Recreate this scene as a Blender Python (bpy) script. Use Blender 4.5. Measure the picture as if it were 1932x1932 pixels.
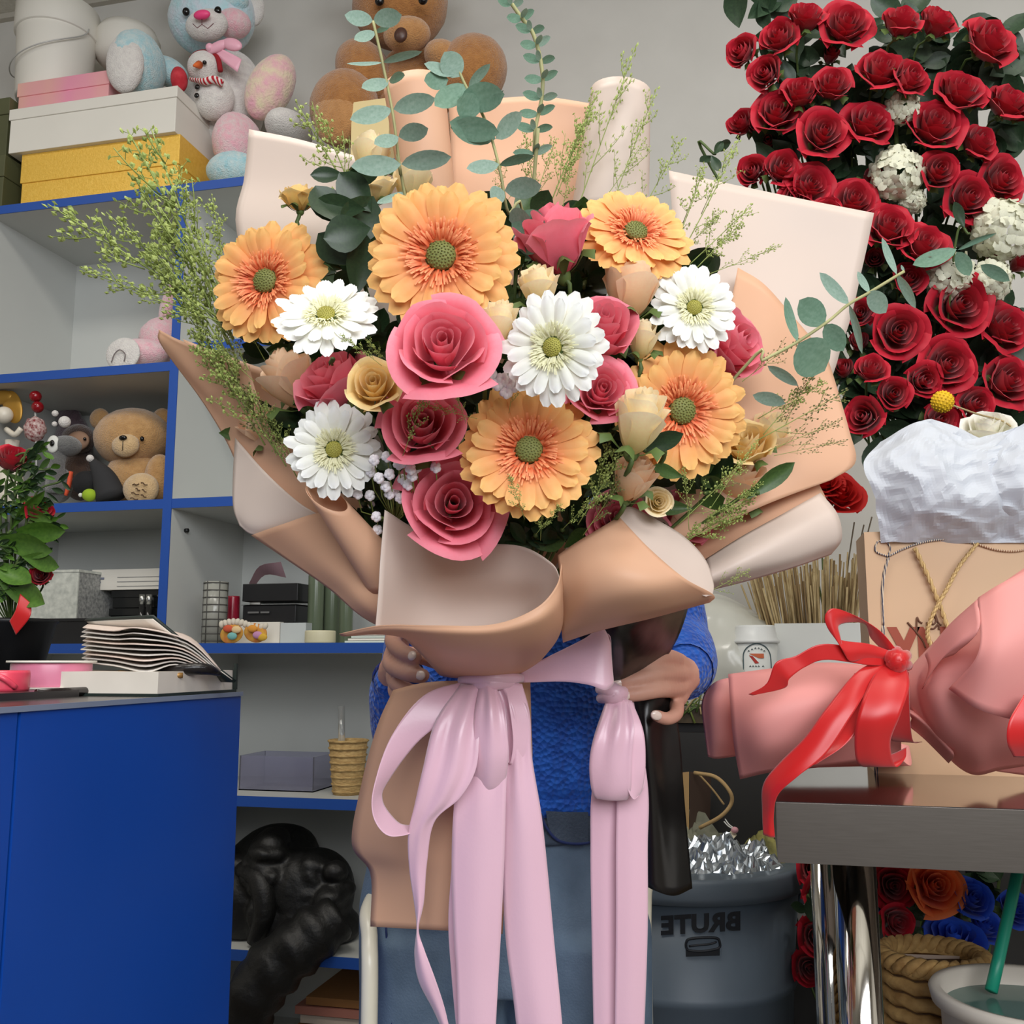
import bpy, bmesh, math, random
from mathutils import Vector, Matrix, noise
random.seed(7)
RND = random.Random(11)
SC = bpy.context.scene
COL = SC.collection
for o in list(bpy.data.objects):
    bpy.data.objects.remove(o)

# ------------------------------------------------------------------ camera
FPX = 1896.0
YAW, PITCH, CAMH = math.radians(13.4), math.radians(8.3), 1.08
cam_d = bpy.data.cameras.new('camera')
cam_d.sensor_width = 36.0
cam_d.sensor_fit = 'HORIZONTAL'
cam_d.lens = 36.0 * FPX / 1932.0
cam_d.clip_start = 0.02
cam = bpy.data.objects.new('camera', cam_d)
COL.objects.link(cam)
cam.location = (0, 0, CAMH)
cam.rotation_euler = (math.pi / 2 + PITCH, 0, YAW)
SC.camera = cam
CR = Vector((math.cos(YAW), math.sin(YAW), 0))
_fh = Vector((-math.sin(YAW), math.cos(YAW), 0))
CF = _fh * math.cos(PITCH) + Vector((0, 0, math.sin(PITCH)))
CU = CR.cross(CF)
CC = Vector((0, 0, CAMH))
def ray(x, y): return CF + CR * ((x - 966) / FPX) - CU * ((y - 966) / FPX)
def at(x, y, d): return CC + ray(x, y) * d                 # pixel + depth
def aty(x, y, Y): r = ray(x, y); return CC + r * (Y / r.y)      # pixel on a wall-parallel plane
def atz(x, y, z): r = ray(x, y); return CC + r * ((z - CAMH) / r.z)   # pixel on a level plane
def camdir(x, y, z): return (CR * x + CU * y - CF * z).normalized()  # right, up, towards viewer

# ------------------------------------------------------------------ light
def s2l(v):
    v /= 255.0
    return v / 12.92 if v <= 0.04045 else ((v + 0.055) / 1.055) ** 2.4
def rgb(r, g, b, a=1.0): return (s2l(r), s2l(g), s2l(b), a)
SC.view_settings.view_transform = 'Standard'
SC.view_settings.look = 'None'
SC.view_settings.exposure = 0.27
SC.view_settings.gamma = 1.0
SC.view_settings.use_curve_mapping = False
world = bpy.data.worlds.new('overcast_day')
SC.world = world
world.use_nodes = True
world.node_tree.nodes['Background'].inputs[0].default_value = (0.90, 0.95, 1.0, 1)
world.node_tree.nodes['Background'].inputs[1].default_value = 0.13
def area(name, loc, rot, sx, sy, power, col):
    d = bpy.data.lights.new(name, 'AREA'); d.shape = 'RECTANGLE'
    d.size, d.size_y, d.energy, d.color = sx, sy, power, col
    o = bpy.data.objects.new(name, d); COL.objects.link(o)
    o.location = loc; o.rotation_euler = rot
    return o
# daylight through the shop front behind the camera
area('shopfront_daylight', (1.1, -1.7, 2.35), (math.radians(68), 0, math.radians(24)), 3.0, 1.7, 100, (0.95, 0.97, 1.0))
# ceiling light panels
area('ceiling_panel_light', (-0.6, 0.55, 3.37), (0, 0, 0), 1.2, 0.6, 24, (1.0, 0.95, 0.87))
area('ceiling_panel_light', (1.3, 0.6, 3.37), (0, 0, 0), 1.2, 0.6, 14, (1.0, 0.95, 0.87))
area('ceiling_panel_light', (-2.4, 0.5, 3.37), (0, 0, 0), 1.2, 0.6, 14, (1.0, 0.95, 0.87))

# ------------------------------------------------------------------ materials
MATS = {}
def mat(name, col, rough=0.6, col2=None, scale=20.0, bump=0.0, bscale=None, metal=0.0, sheen=0.0, coat=0.0,
        trans=0.0, sss=0.0, spec=0.5, alpha=1.0, stretch=None, kind='noise', thin=0.0, emit=None, uvramp=None, detail=3.0):
    if name in MATS: return MATS[name]
    m = bpy.data.materials.new(name); m.use_nodes = True
    nt = m.node_tree; b = nt.nodes['Principled BSDF']
    b.inputs['Base Color'].default_value = col
    b.inputs['Roughness'].default_value = rough
    b.inputs['Metallic'].default_value = metal
    b.inputs['Specular IOR Level'].default_value = spec
    if sheen: b.inputs['Sheen Weight'].default_value = sheen; b.inputs['Sheen Roughness'].default_value = 0.5
    if coat: b.inputs['Coat Weight'].default_value = coat
    if trans: b.inputs['Transmission Weight'].default_value = trans
    if sss:
        b.inputs['Subsurface Weight'].default_value = sss
        b.inputs['Subsurface Radius'].default_value = (0.6, 0.3, 0.2)
        b.inputs['Subsurface Scale'].default_value = 0.01
    if alpha < 1: b.inputs['Alpha'].default_value = alpha
    if emit: b.inputs['Emission Color'].default_value = emit[0]; b.inputs['Emission Strength'].default_value = emit[1]
    csock = None
    if col2 is not None or bump:
        tc = nt.nodes.new('ShaderNodeTexCoord'); mp = nt.nodes.new('ShaderNodeMapping')
        nt.links.new(tc.outputs['Object'], mp.inputs[0])
        if stretch: mp.inputs['Scale'].default_value = stretch
    def tex(sc):
        if kind == 'voronoi':
            t = nt.nodes.new('ShaderNodeTexVoronoi'); t.inputs['Scale'].default_value = sc
            nt.links.new(mp.outputs[0], t.inputs['Vector']); return t.outputs['Distance']
        if kind == 'wave':
            t = nt.nodes.new('ShaderNodeTexWave'); t.inputs['Scale'].default_value = sc
            t.inputs['Distortion'].default_value = 2.0
            nt.links.new(mp.outputs[0], t.inputs['Vector']); return t.outputs['Fac']
        t = nt.nodes.new('ShaderNodeTexNoise'); t.inputs['Scale'].default_value = sc; t.inputs['Detail'].default_value = detail
        nt.links.new(mp.outputs[0], t.inputs['Vector']); return t.outputs['Fac']
    if uvramp is not None:                      # pigment from base to tip of a petal / leaf
        uv = nt.nodes.new('ShaderNodeUVMap'); sp = nt.nodes.new('ShaderNodeSeparateXYZ')
        nt.links.new(uv.outputs[0], sp.inputs[0])
        r = nt.nodes.new('ShaderNodeValToRGB')
        els = r.color_ramp.elements
        while len(els) < len(uvramp): els.new(0.5)
        for e, (p, c) in zip(els, uvramp): e.position = p; e.color = c
        nt.links.new(sp.outputs['Y'], r.inputs[0]); csock = r.outputs[0]
    if col2 is not None:
        f = tex(scale); mr = nt.nodes.new('ShaderNodeMapRange')
        mr.inputs[1].default_value = 0.3; mr.inputs[2].default_value = 0.7
        nt.links.new(f, mr.inputs[0])
        mx = nt.nodes.new('ShaderNodeMix'); mx.data_type = 'RGBA'
        nt.links.new(mr.outputs[0], mx.inputs[0])
        mx.inputs[6].default_value = col; mx.inputs[7].default_value = col2
        if csock is not None:
            mx.blend_type = 'MULTIPLY'; nt.links.new(csock, mx.inputs[6])
        csock = mx.outputs[2]
    if csock is not None: nt.links.new(csock, b.inputs['Base Color'])
    if bump:
        f = tex(bscale or scale); bp = nt.nodes.new('ShaderNodeBump')
        bp.inputs['Strength'].default_value = bump; bp.inputs['Distance'].default_value = 0.004
        nt.links.new(f, bp.inputs['Height']); nt.links.new(bp.outputs[0], b.inputs['Normal'])
    if thin:                                     # light passing through thin petals, paper, leaves
        out = nt.nodes['Material Output']; tr = nt.nodes.new('ShaderNodeBsdfTranslucent')
        ms = nt.nodes.new('ShaderNodeMixShader'); ms.inputs[0].default_value = thin
        if csock is not None: nt.links.new(csock, tr.inputs[0])
        else: tr.inputs[0].default_value = col
        nt.links.new(b.outputs[0], ms.inputs[1]); nt.links.new(tr.outputs[0], ms.inputs[2])
        nt.links.new(ms.outputs[0], out.inputs[0])
    MATS[name] = m
    return m

# ------------------------------------------------------------------ mesh helpers
INV = {}
def thing(name, label, cat, M=None, group=None):
    o = bpy.data.objects.new(name, None); COL.objects.link(o)
    o.empty_display_size = 0.05
    if M is None: M = Matrix.Identity(4)
    if isinstance(M, Vector) or isinstance(M, tuple): M = Matrix.Translation(M)
    o.matrix_world = M; INV[o.name] = M.inverted()
    o['label'] = label; o['category'] = cat
    if group: o['group'] = group
    return o
def tag(o, label, cat, group=None, kind=None):
    if label: o['label'] = label
    if cat: o['category'] = cat
    if group: o['group'] = group
    if kind: o['kind'] = kind
    return o
def mesh(name, V, F, m=None, uv=None, smooth=True):
    me = bpy.data.meshes.new(name)
    me.from_pydata([tuple(v) for v in V], [], F)
    if uv is not None:
        l = me.uv_layers.new(name='UVMap')
        idx = [0] * len(me.loops); me.loops.foreach_get('vertex_index', idx)
        flat = []
        for i in idx: flat.extend(uv[i])
        l.data.foreach_set('uv', flat)
    if smooth: me.polygons.foreach_set('use_smooth', [True] * len(me.polygons))
    if m: me.materials.append(m)
    me.update()
    return me
def link(name, me, parent=None, M=None):
    o = bpy.data.objects.new(name, me); COL.objects.link(o)
    if parent is not None: o.parent = parent; INV[o.name] = INV.get(parent.name, Matrix.Identity(4))
    if M is not None: o.matrix_local = M
    return o
def mk(name, geo, m, parent=None, smooth=True, local=False):
    """geo = (V, F[, uv]) in world space (or the parent's space when local)"""
    V, F = geo[0], geo[1]; uv = geo[2] if len(geo) > 2 else None
    if parent is not None and not local:
        I = INV[parent.name]; V = [I @ Vector(v) for v in V]
    elif parent is None:
        pass
    return link(name, mesh(name, V, F, m, uv, smooth), parent)
def solo(name, geo, m, label, cat, group=None, smooth=True, kind=None):
    """a thing that is one mesh; its origin goes to its base centre"""
    V = [Vector(v) for v in geo[0]]
    c = Vector((sum(v.x for v in V) / len(V), sum(v.y for v in V) / len(V), min(v.z for v in V)))
    g = ([v - c for v in V],) + tuple(geo[1:])
    o = link(name, mesh(name, g[0], g[1], m, g[2] if len(g) > 2 else None, smooth))
    o.location = c
    INV[o.name] = Matrix.Translation(c).inverted()
    return tag(o, label, cat, group, kind)
def copy_tree(o, M, label=None, group=None):
    def rec(s, par):
        c = s.copy(); COL.objects.link(c)
        if par is not None: c.parent = par; INV[c.name] = INV[par.name]
        for ch in s.children: rec(ch, c) if par is None else rec(ch, c)
        return c
    c = o.copy(); COL.objects.link(c); c.matrix_world = M; INV[c.name] = M.inverted()
    for ch in o.children:
        if not ch.name.startswith('stem'): rec(ch, c)
    if label: c['label'] = label
    if group: c['group'] = group
    return c
def solidify(o, t, offset=0.0):
    md = o.modifiers.new('thickness', 'SOLIDIFY'); md.thickness = t; md.offset = offset; return o
def subsurf(o, n=1):
    md = o.modifiers.new('smooth', 'SUBSURF'); md.levels = n; md.render_levels = n; return o
def bevel(o, w, seg=2):
    md = o.modifiers.new('bevel', 'BEVEL'); md.width = w; md.segments = seg; md.limit_method = 'ANGLE'
    return o
def join(*gs):
    V, F, U = [], [], []
    for g in gs:
        n = len(V); V += list(g[0]); F += [tuple(i + n for i in f) for f in g[1]]
        U += list(g[2]) if len(g) > 2 and g[2] is not None else [(0, 0)] * len(g[0])
    return V, F, U
def xf(g, M): return ([M @ Vector(v) for v in g[0]],) + tuple(g[1:])
def box(x0, x1, y0, y1, z0, z1):
    V = [Vector(p) for p in ((x0,y0,z0),(x1,y0,z0),(x1,y1,z0),(x0,y1,z0),(x0,y0,z1),(x1,y0,z1),(x1,y1,z1),(x0,y1,z1))]
    F = [(0,3,2,1),(4,5,6,7),(0,1,5,4),(1,2,6,5),(2,3,7,6),(3,0,4,7)]
    return V, F
def grid(fn, nu, nv, cu=False, cv=False):
    V, UV, F = [], [], []
    for j in range(nv + (0 if cv else 1)):
        for i in range(nu + (0 if cu else 1)):
            u, v = i / nu, j / nv
            V.append(Vector(fn(u, v))); UV.append((u, v))
    W = nu if cu else nu + 1; Hh = nv if cv else nv + 1
    for j in range(nv):
        for i in range(nu):
            a, b = j * W + i, j * W + (i + 1) % W
            c, d = ((j + 1) % Hh) * W + (i + 1) % W, ((j + 1) % Hh) * W + i
            F.append((a, b, c, d))
    return V, F, UV
def cr(p0, p1, p2, p3, t):
    return 0.5 * ((2 * p1) + (p2 - p0) * t + (2 * p0 - 5 * p1 + 4 * p2 - p3) * t * t + (3 * p1 - p0 - 3 * p2 + p3) * t ** 3)
def spl(P, u):
    n = len(P) - 1
    if n < 1: return P[0]
    x = min(max(u, 0), 1) * n; i = min(int(x), n - 1); t = x - i
    a = P[i - 1] if i > 0 else P[i] * 2 - P[i + 1]
    d = P[i + 2] if i + 2 <= n else P[n] * 2 - P[n - 1]
    return cr(a, P[i], P[i + 1], d, t)
def patch(rows, nu=24, nv=24):
    """smooth surface through a net of points; a point may be a pixel triple (x, y, depth)"""
    R = [[p if isinstance(p, Vector) else at(*p) for p in r] for r in rows]
    def fn(u, v): return spl([spl(r, u) for r in R], v)
    return grid(fn, nu, nv)
def frame_z(p, n, up=None, roll=0.0):
    z = Vector(n).normalized(); up = Vector(up) if up is not None else Vector((0, 0, 1))
    x = up.cross(z)
    if x.length < 1e-4: x = Vector((1, 0, 0))
    x.normalize(); y = z.cross(x)
    M = Matrix((x, y, z)).transposed().to_4x4()
    return Matrix.Translation(p) @ M @ Matrix.Rotation(roll, 4, 'Z')
def tube(P, r, n=8, cap=True, steps=None, flat=1.0):
    """swept tube through points; r is a number, or a list of radii"""
    P = [Vector(p) for p in P]
    rr = r if isinstance(r, (list, tuple)) else [r] * len(P)
    if steps:
        Q, q = [], []
        for k in range(steps + 1):
            u = k / steps; Q.append(spl(P, u)); q.append(spl([float(a) for a in rr], u))
        P, rr = Q, q
    V, F = [], []; x = None
    for i, p in enumerate(P):
        t = (P[min(i + 1, len(P) - 1)] - P[max(i - 1, 0)])
        t = t.normalized() if t.length > 1e-9 else Vector((0, 0, 1))
        if x is None:
            x = t.cross(Vector((0.31, 0.12, 0.94)))
            if x.length < 1e-3: x = t.cross(Vector((1, 0, 0)))
        else: x = x - t * x.dot(t)
        x.normalize(); y = t.cross(x)
        for k in range(n):
            a = 2 * math.pi * k / n
            V.append(p + (x * math.cos(a) + y * math.sin(a) * flat) * rr[i])
    for i in range(len(P) - 1):
        for k in range(n):
            F.append((i * n + k, i * n + (k + 1) % n, (i + 1) * n + (k + 1) % n, (i + 1) * n + k))
    if cap:
        F.append(tuple(range(n - 1, -1, -1))); F.append(tuple((len(P) - 1) * n + k for k in range(n)))
    UV = [(k % n / n, (k // n) / max(1, len(P) - 1)) for k in range(len(V))]
    return V, F, UV
def lathe(prof, n=32, M=None, cap0=True, cap1=True):
    V, F = [], []
    for r, z in prof:
        for k in range(n):
            a = 2 * math.pi * k / n; V.append(Vector((r * math.cos(a), r * math.sin(a), z)))
    for i in range(len(prof) - 1):
        for k in range(n):
            F.append((i * n + k, i * n + (k + 1) % n, (i + 1) * n + (k + 1) % n, (i + 1) * n + k))
    if cap0: F.append(tuple(range(n - 1, -1, -1)))
    if cap1: F.append(tuple((len(prof) - 1) * n + k for k in range(n)))
    if M is not None: V = [M @ v for v in V]
    return V, F
def ball(c, rx, ry=None, rz=None, nu=16, nv=10, M=None, wob=0.0, ws=8.0):
    ry = rx if ry is None else ry; rz = rx if rz is None else rz
    c = Vector(c)
    V, F = [], []
    for j in range(nv + 1):
        th = math.pi * j / nv
        for i in range(nu):
            a = 2 * math.pi * i / nu
            v = Vector((rx * math.sin(th) * math.cos(a), ry * math.sin(th) * math.sin(a), rz * math.cos(th)))
            if wob: v *= 1 + wob * noise.noise((v + c) * ws)
            if M is not None: v = M @ v
            V.append(v + c)
    for j in range(nv):
        for i in range(nu):
            F.append((j * nu + i, (j + 1) * nu + i, (j + 1) * nu + (i + 1) % nu, j * nu + (i + 1) % nu))
    return V, F
def text_geo(s, size, bold=0.0, spacing=1.0, extr=0.0, align='CENTER'):
    """letters as mesh in the xy plane, centred"""
    cu = bpy.data.curves.new('t', 'FONT'); cu.body = s; cu.size = size; cu.offset = bold; cu.extrude = extr
    cu.align_x = align; cu.space_character = spacing; cu.resolution_u = 3
    ob = bpy.data.objects.new('t', cu); COL.objects.link(ob)
    dg = bpy.context.evaluated_depsgraph_get(); ev = ob.evaluated_get(dg); me = ev.to_mesh()
    V = [v.co.copy() for v in me.vertices]; F = [tuple(p.vertices) for p in me.polygons]
    ev.to_mesh_clear(); bpy.data.objects.remove(ob); bpy.data.curves.remove(cu)
    cy = (min(v.y for v in V) + max(v.y for v in V)) / 2
    return [Vector((v.x, v.y - cy, v.z)) for v in V], F
def struct(name, geo, m, parent=None):
    o = mk(name, geo, m, parent, smooth=False)
    if parent is None: o['kind'] = 'structure'; INV[o.name] = Matrix.Identity(4)
    return o

# ================================================================== THE ROOM
WALL_Y = 2.86
M_wall = mat('wall_paint', rgb(196, 193, 186), 0.75, rgb(202, 199, 192), 6, bump=0.04, bscale=90)
M_floor = mat('floor_vinyl', rgb(128, 120, 110), 0.5, rgb(112, 104, 96), 5)
M_ceil = mat('ceiling_tile', rgb(206, 202, 190), 0.9, rgb(190, 186, 174), 70, bump=0.3, bscale=120)
M_trim = mat('painted_trim', rgb(178, 172, 160), 0.6)
fl = struct('floor', box(-4.2, 3.2, -3.2, WALL_Y, -0.05, 0.0), M_floor)
wb = struct('wall_back', box(-4.2, 3.2, WALL_Y, WALL_Y + 0.1, 0, 3.45), M_wall)
wl = struct('wall_left', box(-4.3, -4.2, -3.2, WALL_Y + 0.1, 0, 3.45), M_wall)
wr = struct('wall_right', box(3.2, 3.3, -3.2, WALL_Y + 0.1, 0, 3.45), M_wall)
ce = struct('ceiling', box(-4.2, 3.2, -3.2, WALL_Y, 3.43, 3.48), M_trim)
for i in range(12):                                   # mineral tiles hung in the grid
    for j in range(5):
        x0 = -4.19 + i * 0.612; y1 = WALL_Y - 0.02 - j * 1.22
        if x0 + 0.6 > 3.2: continue
        mk('tile', box(x0, x0 + 0.595, y1 - 1.2, y1, 3.405, 3.43), M_ceil, ce, smooth=False)
struct('trim_1', box(-4.2, 3.2, WALL_Y - 0.022, WALL_Y, 3.385, 3.43), M_trim)
struct('baseboard_back', box(-4.2, 3.2, WALL_Y - 0.015, WALL_Y, 0, 0.1), M_trim)

# ================================================================== SHELF UNIT
SY = 2.40
M_mel = mat('white_melamine', rgb(200, 202, 198), 0.45, rgb(195, 197, 193), 3)
M_blue = mat('blue_edge_band', rgb(28, 76, 160), 0.5)
sh = thing('shelf_unit', 'tall white open shelf unit with blue front edges along the back wall', 'shelf', (-1.3, SY, 0))
LV = [2.40, 1.88, 1.495, 1.107, 0.722, 0.351, 0.06]
XL, XM, XR = -2.185, -1.53, -0.42
def board(name, b, blue_axis='y'):
    o = mk(name, box(*b), M_mel, sh, smooth=False)
    x0, x1, y0, y1, z0, z1 = b
    mk('edge_band', box(x0, x1, y0 - 0.003, y0, z0, z1), M_blue, o, smooth=False)
    return o
T = 0.026
for k, z in enumerate(LV):
    for (a, b) in ((XL, XM), (XM, XR)):
        if k == 1 and a == XM: continue
        if k == 0 and a == XM: continue
        x0 = a + T / 2; x1 = b - T / 2
        if k == 0: x0, x1 = XL - T / 2, XR + T / 2
        board('shelf_board', (x0, x1, SY + (0 if k == 0 else 0.001), 2.80, z - T / 2, z + T / 2))
board('shelf_board', (XM + T / 2, XR - T / 2, SY + 0.001, 2.80, 1.93 - T / 2, 1.93 + T / 2))
for x in (XL, XM, XR):
    board('upright', (x - T / 2, x + T / 2, SY, 2.80, 0.0, 2.40 - T / 2))
mk('back_panel', box(XL, XR, 2.80, 2.806, 0.05, 2.39), M_mel, sh, smooth=False)
for (px, py) in ((366, 997),):                         # shelf pin left in its hole
    mk('shelf_pin', tube([Vector((XM + T / 2, 2.47, 1.43)), Vector((XM + T / 2 + 0.01, 2.47, 1.43))], 0.006), mat('pin_metal', rgb(60, 60, 60), 0.4, metal=0.8), sh)
def shelf_z(k): return LV[k] + T / 2

# ================================================================== BLUE COUNTER
CX, CY1, CZ = -0.612, 1.138, 1.04
M_cblue = mat('counter_blue_laminate', rgb(10, 68, 160), 0.42, rgb(8, 64, 152), 4)
M_ctop = mat('counter_top_dark', rgb(52, 50, 50), 0.25, rgb(70, 66, 62), 30)
ct = thing('counter', 'glossy blue shop counter with a dark top, beside the open album', 'counter', (-1.0, 0.6, 0))
mk('side_panel', box(CX - 0.02, CX, 0.755, CY1, 0, CZ - 0.004), M_cblue, ct, smooth=False)
mk('side_panel', box(CX - 0.02, CX - 0.001, 0.30, 0.752, 0, CZ - 0.004), M_cblue, ct, smooth=False)
mk('back_panel', box(-1.5, CX - 0.02, CY1 - 0.02, CY1, 0, CZ - 0.004), M_cblue, ct, smooth=False)
mk('front_panel', box(-1.5, CX - 0.02, 0.30, 0.32, 0, CZ - 0.004), M_cblue, ct, smooth=False)
tp = mk('counter_top', box(-1.5, CX + 0.001, 0.30, CY1 + 0.001, CZ - 0.004, CZ), M_ctop, ct, smooth=False)
mk('edge_trim', box(CX + 0.001, CX + 0.003, 0.30, CY1, CZ - 0.005, CZ), mat('grey_edge', rgb(120, 130, 150), 0.4), tp, smooth=False)

# ================================================================== STEEL TABLE
TX0, TY0, TZ = 0.0175, 1.135, 0.93
M_steel = mat('brushed_stainless', rgb(150, 142, 138), 0.10, rgb(142, 135, 131), 40, metal=1.0, stretch=(1, 30, 30))
M_steel_edge = mat('satin_stainless_edge', rgb(112, 106, 100), 0.42, rgb(106, 100, 94), 30, metal=1.0, stretch=(1, 20, 20))
M_chrome = mat('polished_chrome_leg', rgb(225, 220, 212), 0.08, metal=1.0)
tb = thing('steel_table', 'stainless steel work table with a round chrome leg under the pink wrapped bouquet', 'table', (0.8, 1.45, 0))
o = mk('table_top', box(TX0, 1.55, TY0, TY0 + 0.62, TZ - 0.004, TZ), M_steel, tb, smooth=False)
o2 = mk('front_apron', box(TX0, 1.55, TY0 - 0.0015, TY0 + 0.0015, TZ - 0.062, TZ - 0.001), M_steel_edge, tb, smooth=False)
mk('side_apron', box(TX0, TX0 + 0.003, TY0, TY0 + 0.62, TZ - 0.062, TZ - 0.004), M_steel_edge, tb, smooth=False)
mk('back_apron', box(TX0, 1.55, TY0 + 0.617, TY0 + 0.62, TZ - 0.062, TZ - 0.004), M_steel_edge, tb, smooth=False)
LEG = atz(1613, 1622, TZ - 0.062)
for (x, y) in ((LEG.x, TY0 + 0.045), (LEG.x, TY0 + 0.57), (1.48, TY0 + 0.045), (1.48, TY0 + 0.57)):
    lg = mk('leg', lathe([(0.0225, 0.03), (0.0225, TZ - 0.02)], 28, Matrix.Translation((x, y, 0))), M_chrome, tb)
    mk('foot', lathe([(0.012, 0), (0.018, 0.004), (0.018, 0.03)], 16, Matrix.Translation((x, y, 0))), mat('foot_plastic', rgb(40, 40, 40), 0.6), lg)
for (x, y, x1, y1) in ((LEG.x, TY0 + 0.045, LEG.x, TY0 + 0.57), (1.48, TY0 + 0.045, 1.48, TY0 + 0.57), (LEG.x, TY0 + 0.57, 1.48, TY0 + 0.57)):
    mk('cross_bar', tube([(x, y, 0.22), (x1, y1, 0.22)], 0.014, 14), M_chrome, tb)

# ================================================================== FLOWER TEMPLATES
BIND = at(925, 1272, 1.03)
M_stem = mat('green_stem', rgb(84, 104, 50), 0.6, rgb(70, 90, 44), 60)
M_calyx = mat('calyx_green', rgb(90, 112, 56), 0.6)
def petal_geo(a0, hw, rb, rt, zb, zt, curl, flare=0.0, nu=8, nv=7, point=0.0):
    def fn(u, v):
        t = u * 2 - 1; s = v
        wid = 0.45 + 0.55 * math.sin(min(1.0, s * 1.25) * math.pi / 2)
        a = a0 + t * hw * wid
        drop = 0.22 * abs(t) ** 3 - point * max(0, 1 - abs(t) * 3.0) * 0.25
        r = rb + (rt - rb) * math.sin(min(1, s * 1.02) * math.pi / 2) ** 0.75
        z = zb + (zt - zb) * s * (1 - drop)
        k = max(0.0, s - 0.62) / 0.38
        r += curl * k * k + flare * abs(t) ** 2 * s
        z -= curl * 0.75 * k ** 3
        r *= 1 + 0.05 * math.sin(3 * a + 4 * rt)
        z += 0.035 * math.sin(4.5 * t + 7 * rt + a0) * s ** 3
        return (r * math.cos(a), r * math.sin(a), z)
    return grid(fn, nu, nv)
def rose_template(name, layers, m, nu=8, nv=7, label='', cat='rose', seed=1, sepal=True):
    """unit rose looking along +z; every petal is a part"""
    rn = random.Random(seed)
    t = thing(name, label, cat)
    a = 0.0
    for (n, rt, zt, hw, curl, flare) in layers:
        for i in range(n):
            a0 = a + 2 * math.pi * i / n + rn.uniform(-0.14, 0.14)
            g = petal_geo(a0, math.radians(hw), 0.10 + 0.12 * rt, rt * rn.uniform(0.94, 1.06), -1.05, zt + rn.uniform(-0.03, 0.03),
                          curl * rn.uniform(0.6, 1.3), flare, nu, nv, 0.35 if rt > 0.6 else 0.0)
            mk('petal', g, m, t, local=True)
        a += 1.9
    if sepal:
        S = []
        for k in range(5):
            q = 2 * math.pi * k / 5
            S.append(petal_geo(q, 0.28, 0.10, 0.52, -1.12, -0.62, 0.25, 0, 4, 4))
        S.append(ball((0, 0, -1.1), 0.17, 0.17, 0.2, 10, 6))
        mk('calyx', join(*S), M_calyx, t, local=True)
    return t
OPEN = [(3, .10, .03, 125, 0, 0), (3, .20, .06, 95, .01, 0), (3, .34, .06, 78, .03, 0), (4, .50, .03, 58, .06, .03),
        (5, .68, -.06, 50, .12, .04), (5, .86, -.22, 46, .20, .05)]
HALF = [(3, .10, .05, 125, 0, 0), (3, .22, .08, 90, .01, 0), (4, .38, .06, 66, .03, .0), (4, .54, .0, 60, .08, .03), (5, .70, -.12, 50, .16, .05)]
BUD = [(3, .12, .30, 120, 0, 0), (3, .24, .28, 85, .0, 0), (3, .38, .20, 75, .02, .0), (4, .50, .05, 58, .06, .02)]
def petal_mat(n, c0, c1, c2, thin=0.22):
    return mat(n, c1, 0.55, rgb(255, 246, 246), 14, uvramp=[(0, c0), (0.55, c1), (1.0, c2)], thin=thin, sheen=0.15, spec=0.3)
M_pink = petal_mat('pink_rose_petal', rgb(218, 92, 112), rgb(238, 116, 136), rgb(246, 146, 162))
M_cream = petal_mat('cream_rose_petal', rgb(228, 210, 128), rgb(248, 230, 172), rgb(253, 242, 206))
M_yel = petal_mat('yellow_rose_petal', rgb(226, 184, 88), rgb(246, 214, 130), rgb(252, 230, 170))
M_peach = petal_mat('peach_rose_petal', rgb(228, 176, 120), rgb(244, 205, 160), rgb(250, 224, 190))
M_red = petal_mat('red_rose_petal', rgb(120, 6, 20), rgb(168, 14, 36), rgb(196, 26, 50), thin=0.1)
M_orose = petal_mat('orange_rose_petal', rgb(225, 80, 30), rgb(245, 108, 50), rgb(255, 140, 80))
M_brose = petal_mat('blue_rose_petal', rgb(14, 40, 150), rgb(28, 72, 205), rgb(50, 100, 230), thin=0.1)
M_wrose = petal_mat('white_rose_petal', rgb(225, 228, 190), rgb(246, 248, 228), rgb(252, 253, 244))

USED = set()
def inst(tmpl, M, label, group=None):
    if tmpl.name in USED: return copy_tree(tmpl, M, label, group)
    USED.add(tmpl.name)
    tmpl.matrix_world = M; INV[tmpl.name] = M.inverted()
    tmpl['label'] = label
    if group: tmpl['group'] = group
    return tmpl
def stem_to(o, start, n, end, r=0.0021, bend=0.5, m=None):
    start = Vector(start); end = Vector(end); L = (end - start).length
    nn = Vector(n).normalized()
    p1 = start - nn * L * .06; p2 = start.lerp(end, .28) + CF * min(.07, L * .22) - nn * L * .05
    mk('stem', tube([start, p1, p2, end], r, 6, steps=10), m or M_stem, o)
def flower(tmpl, px, py, wpx, d, n, label, roll=0.0, group=None, sq=1.0, end=None):
    """place a unit flower so its face centre shows at a pixel, wpx wide, at depth d"""
    nv = camdir(*n); R = wpx * d / FPX / 2
    P = at(px, py, d)
    M = frame_z(P, nv, CU, roll) @ Matrix.Diagonal((R, R, R * sq, 1))
    o = inst(tmpl, M, label, group)
    stem_to(o, P - nv * R * sq * 1.1, nv, end if end is not None else BIND + (P - BIND) * 0.04 + Vector((RND.uniform(-.012, .012), RND.uniform(-.012, .012), 0)))
    return o
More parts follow.
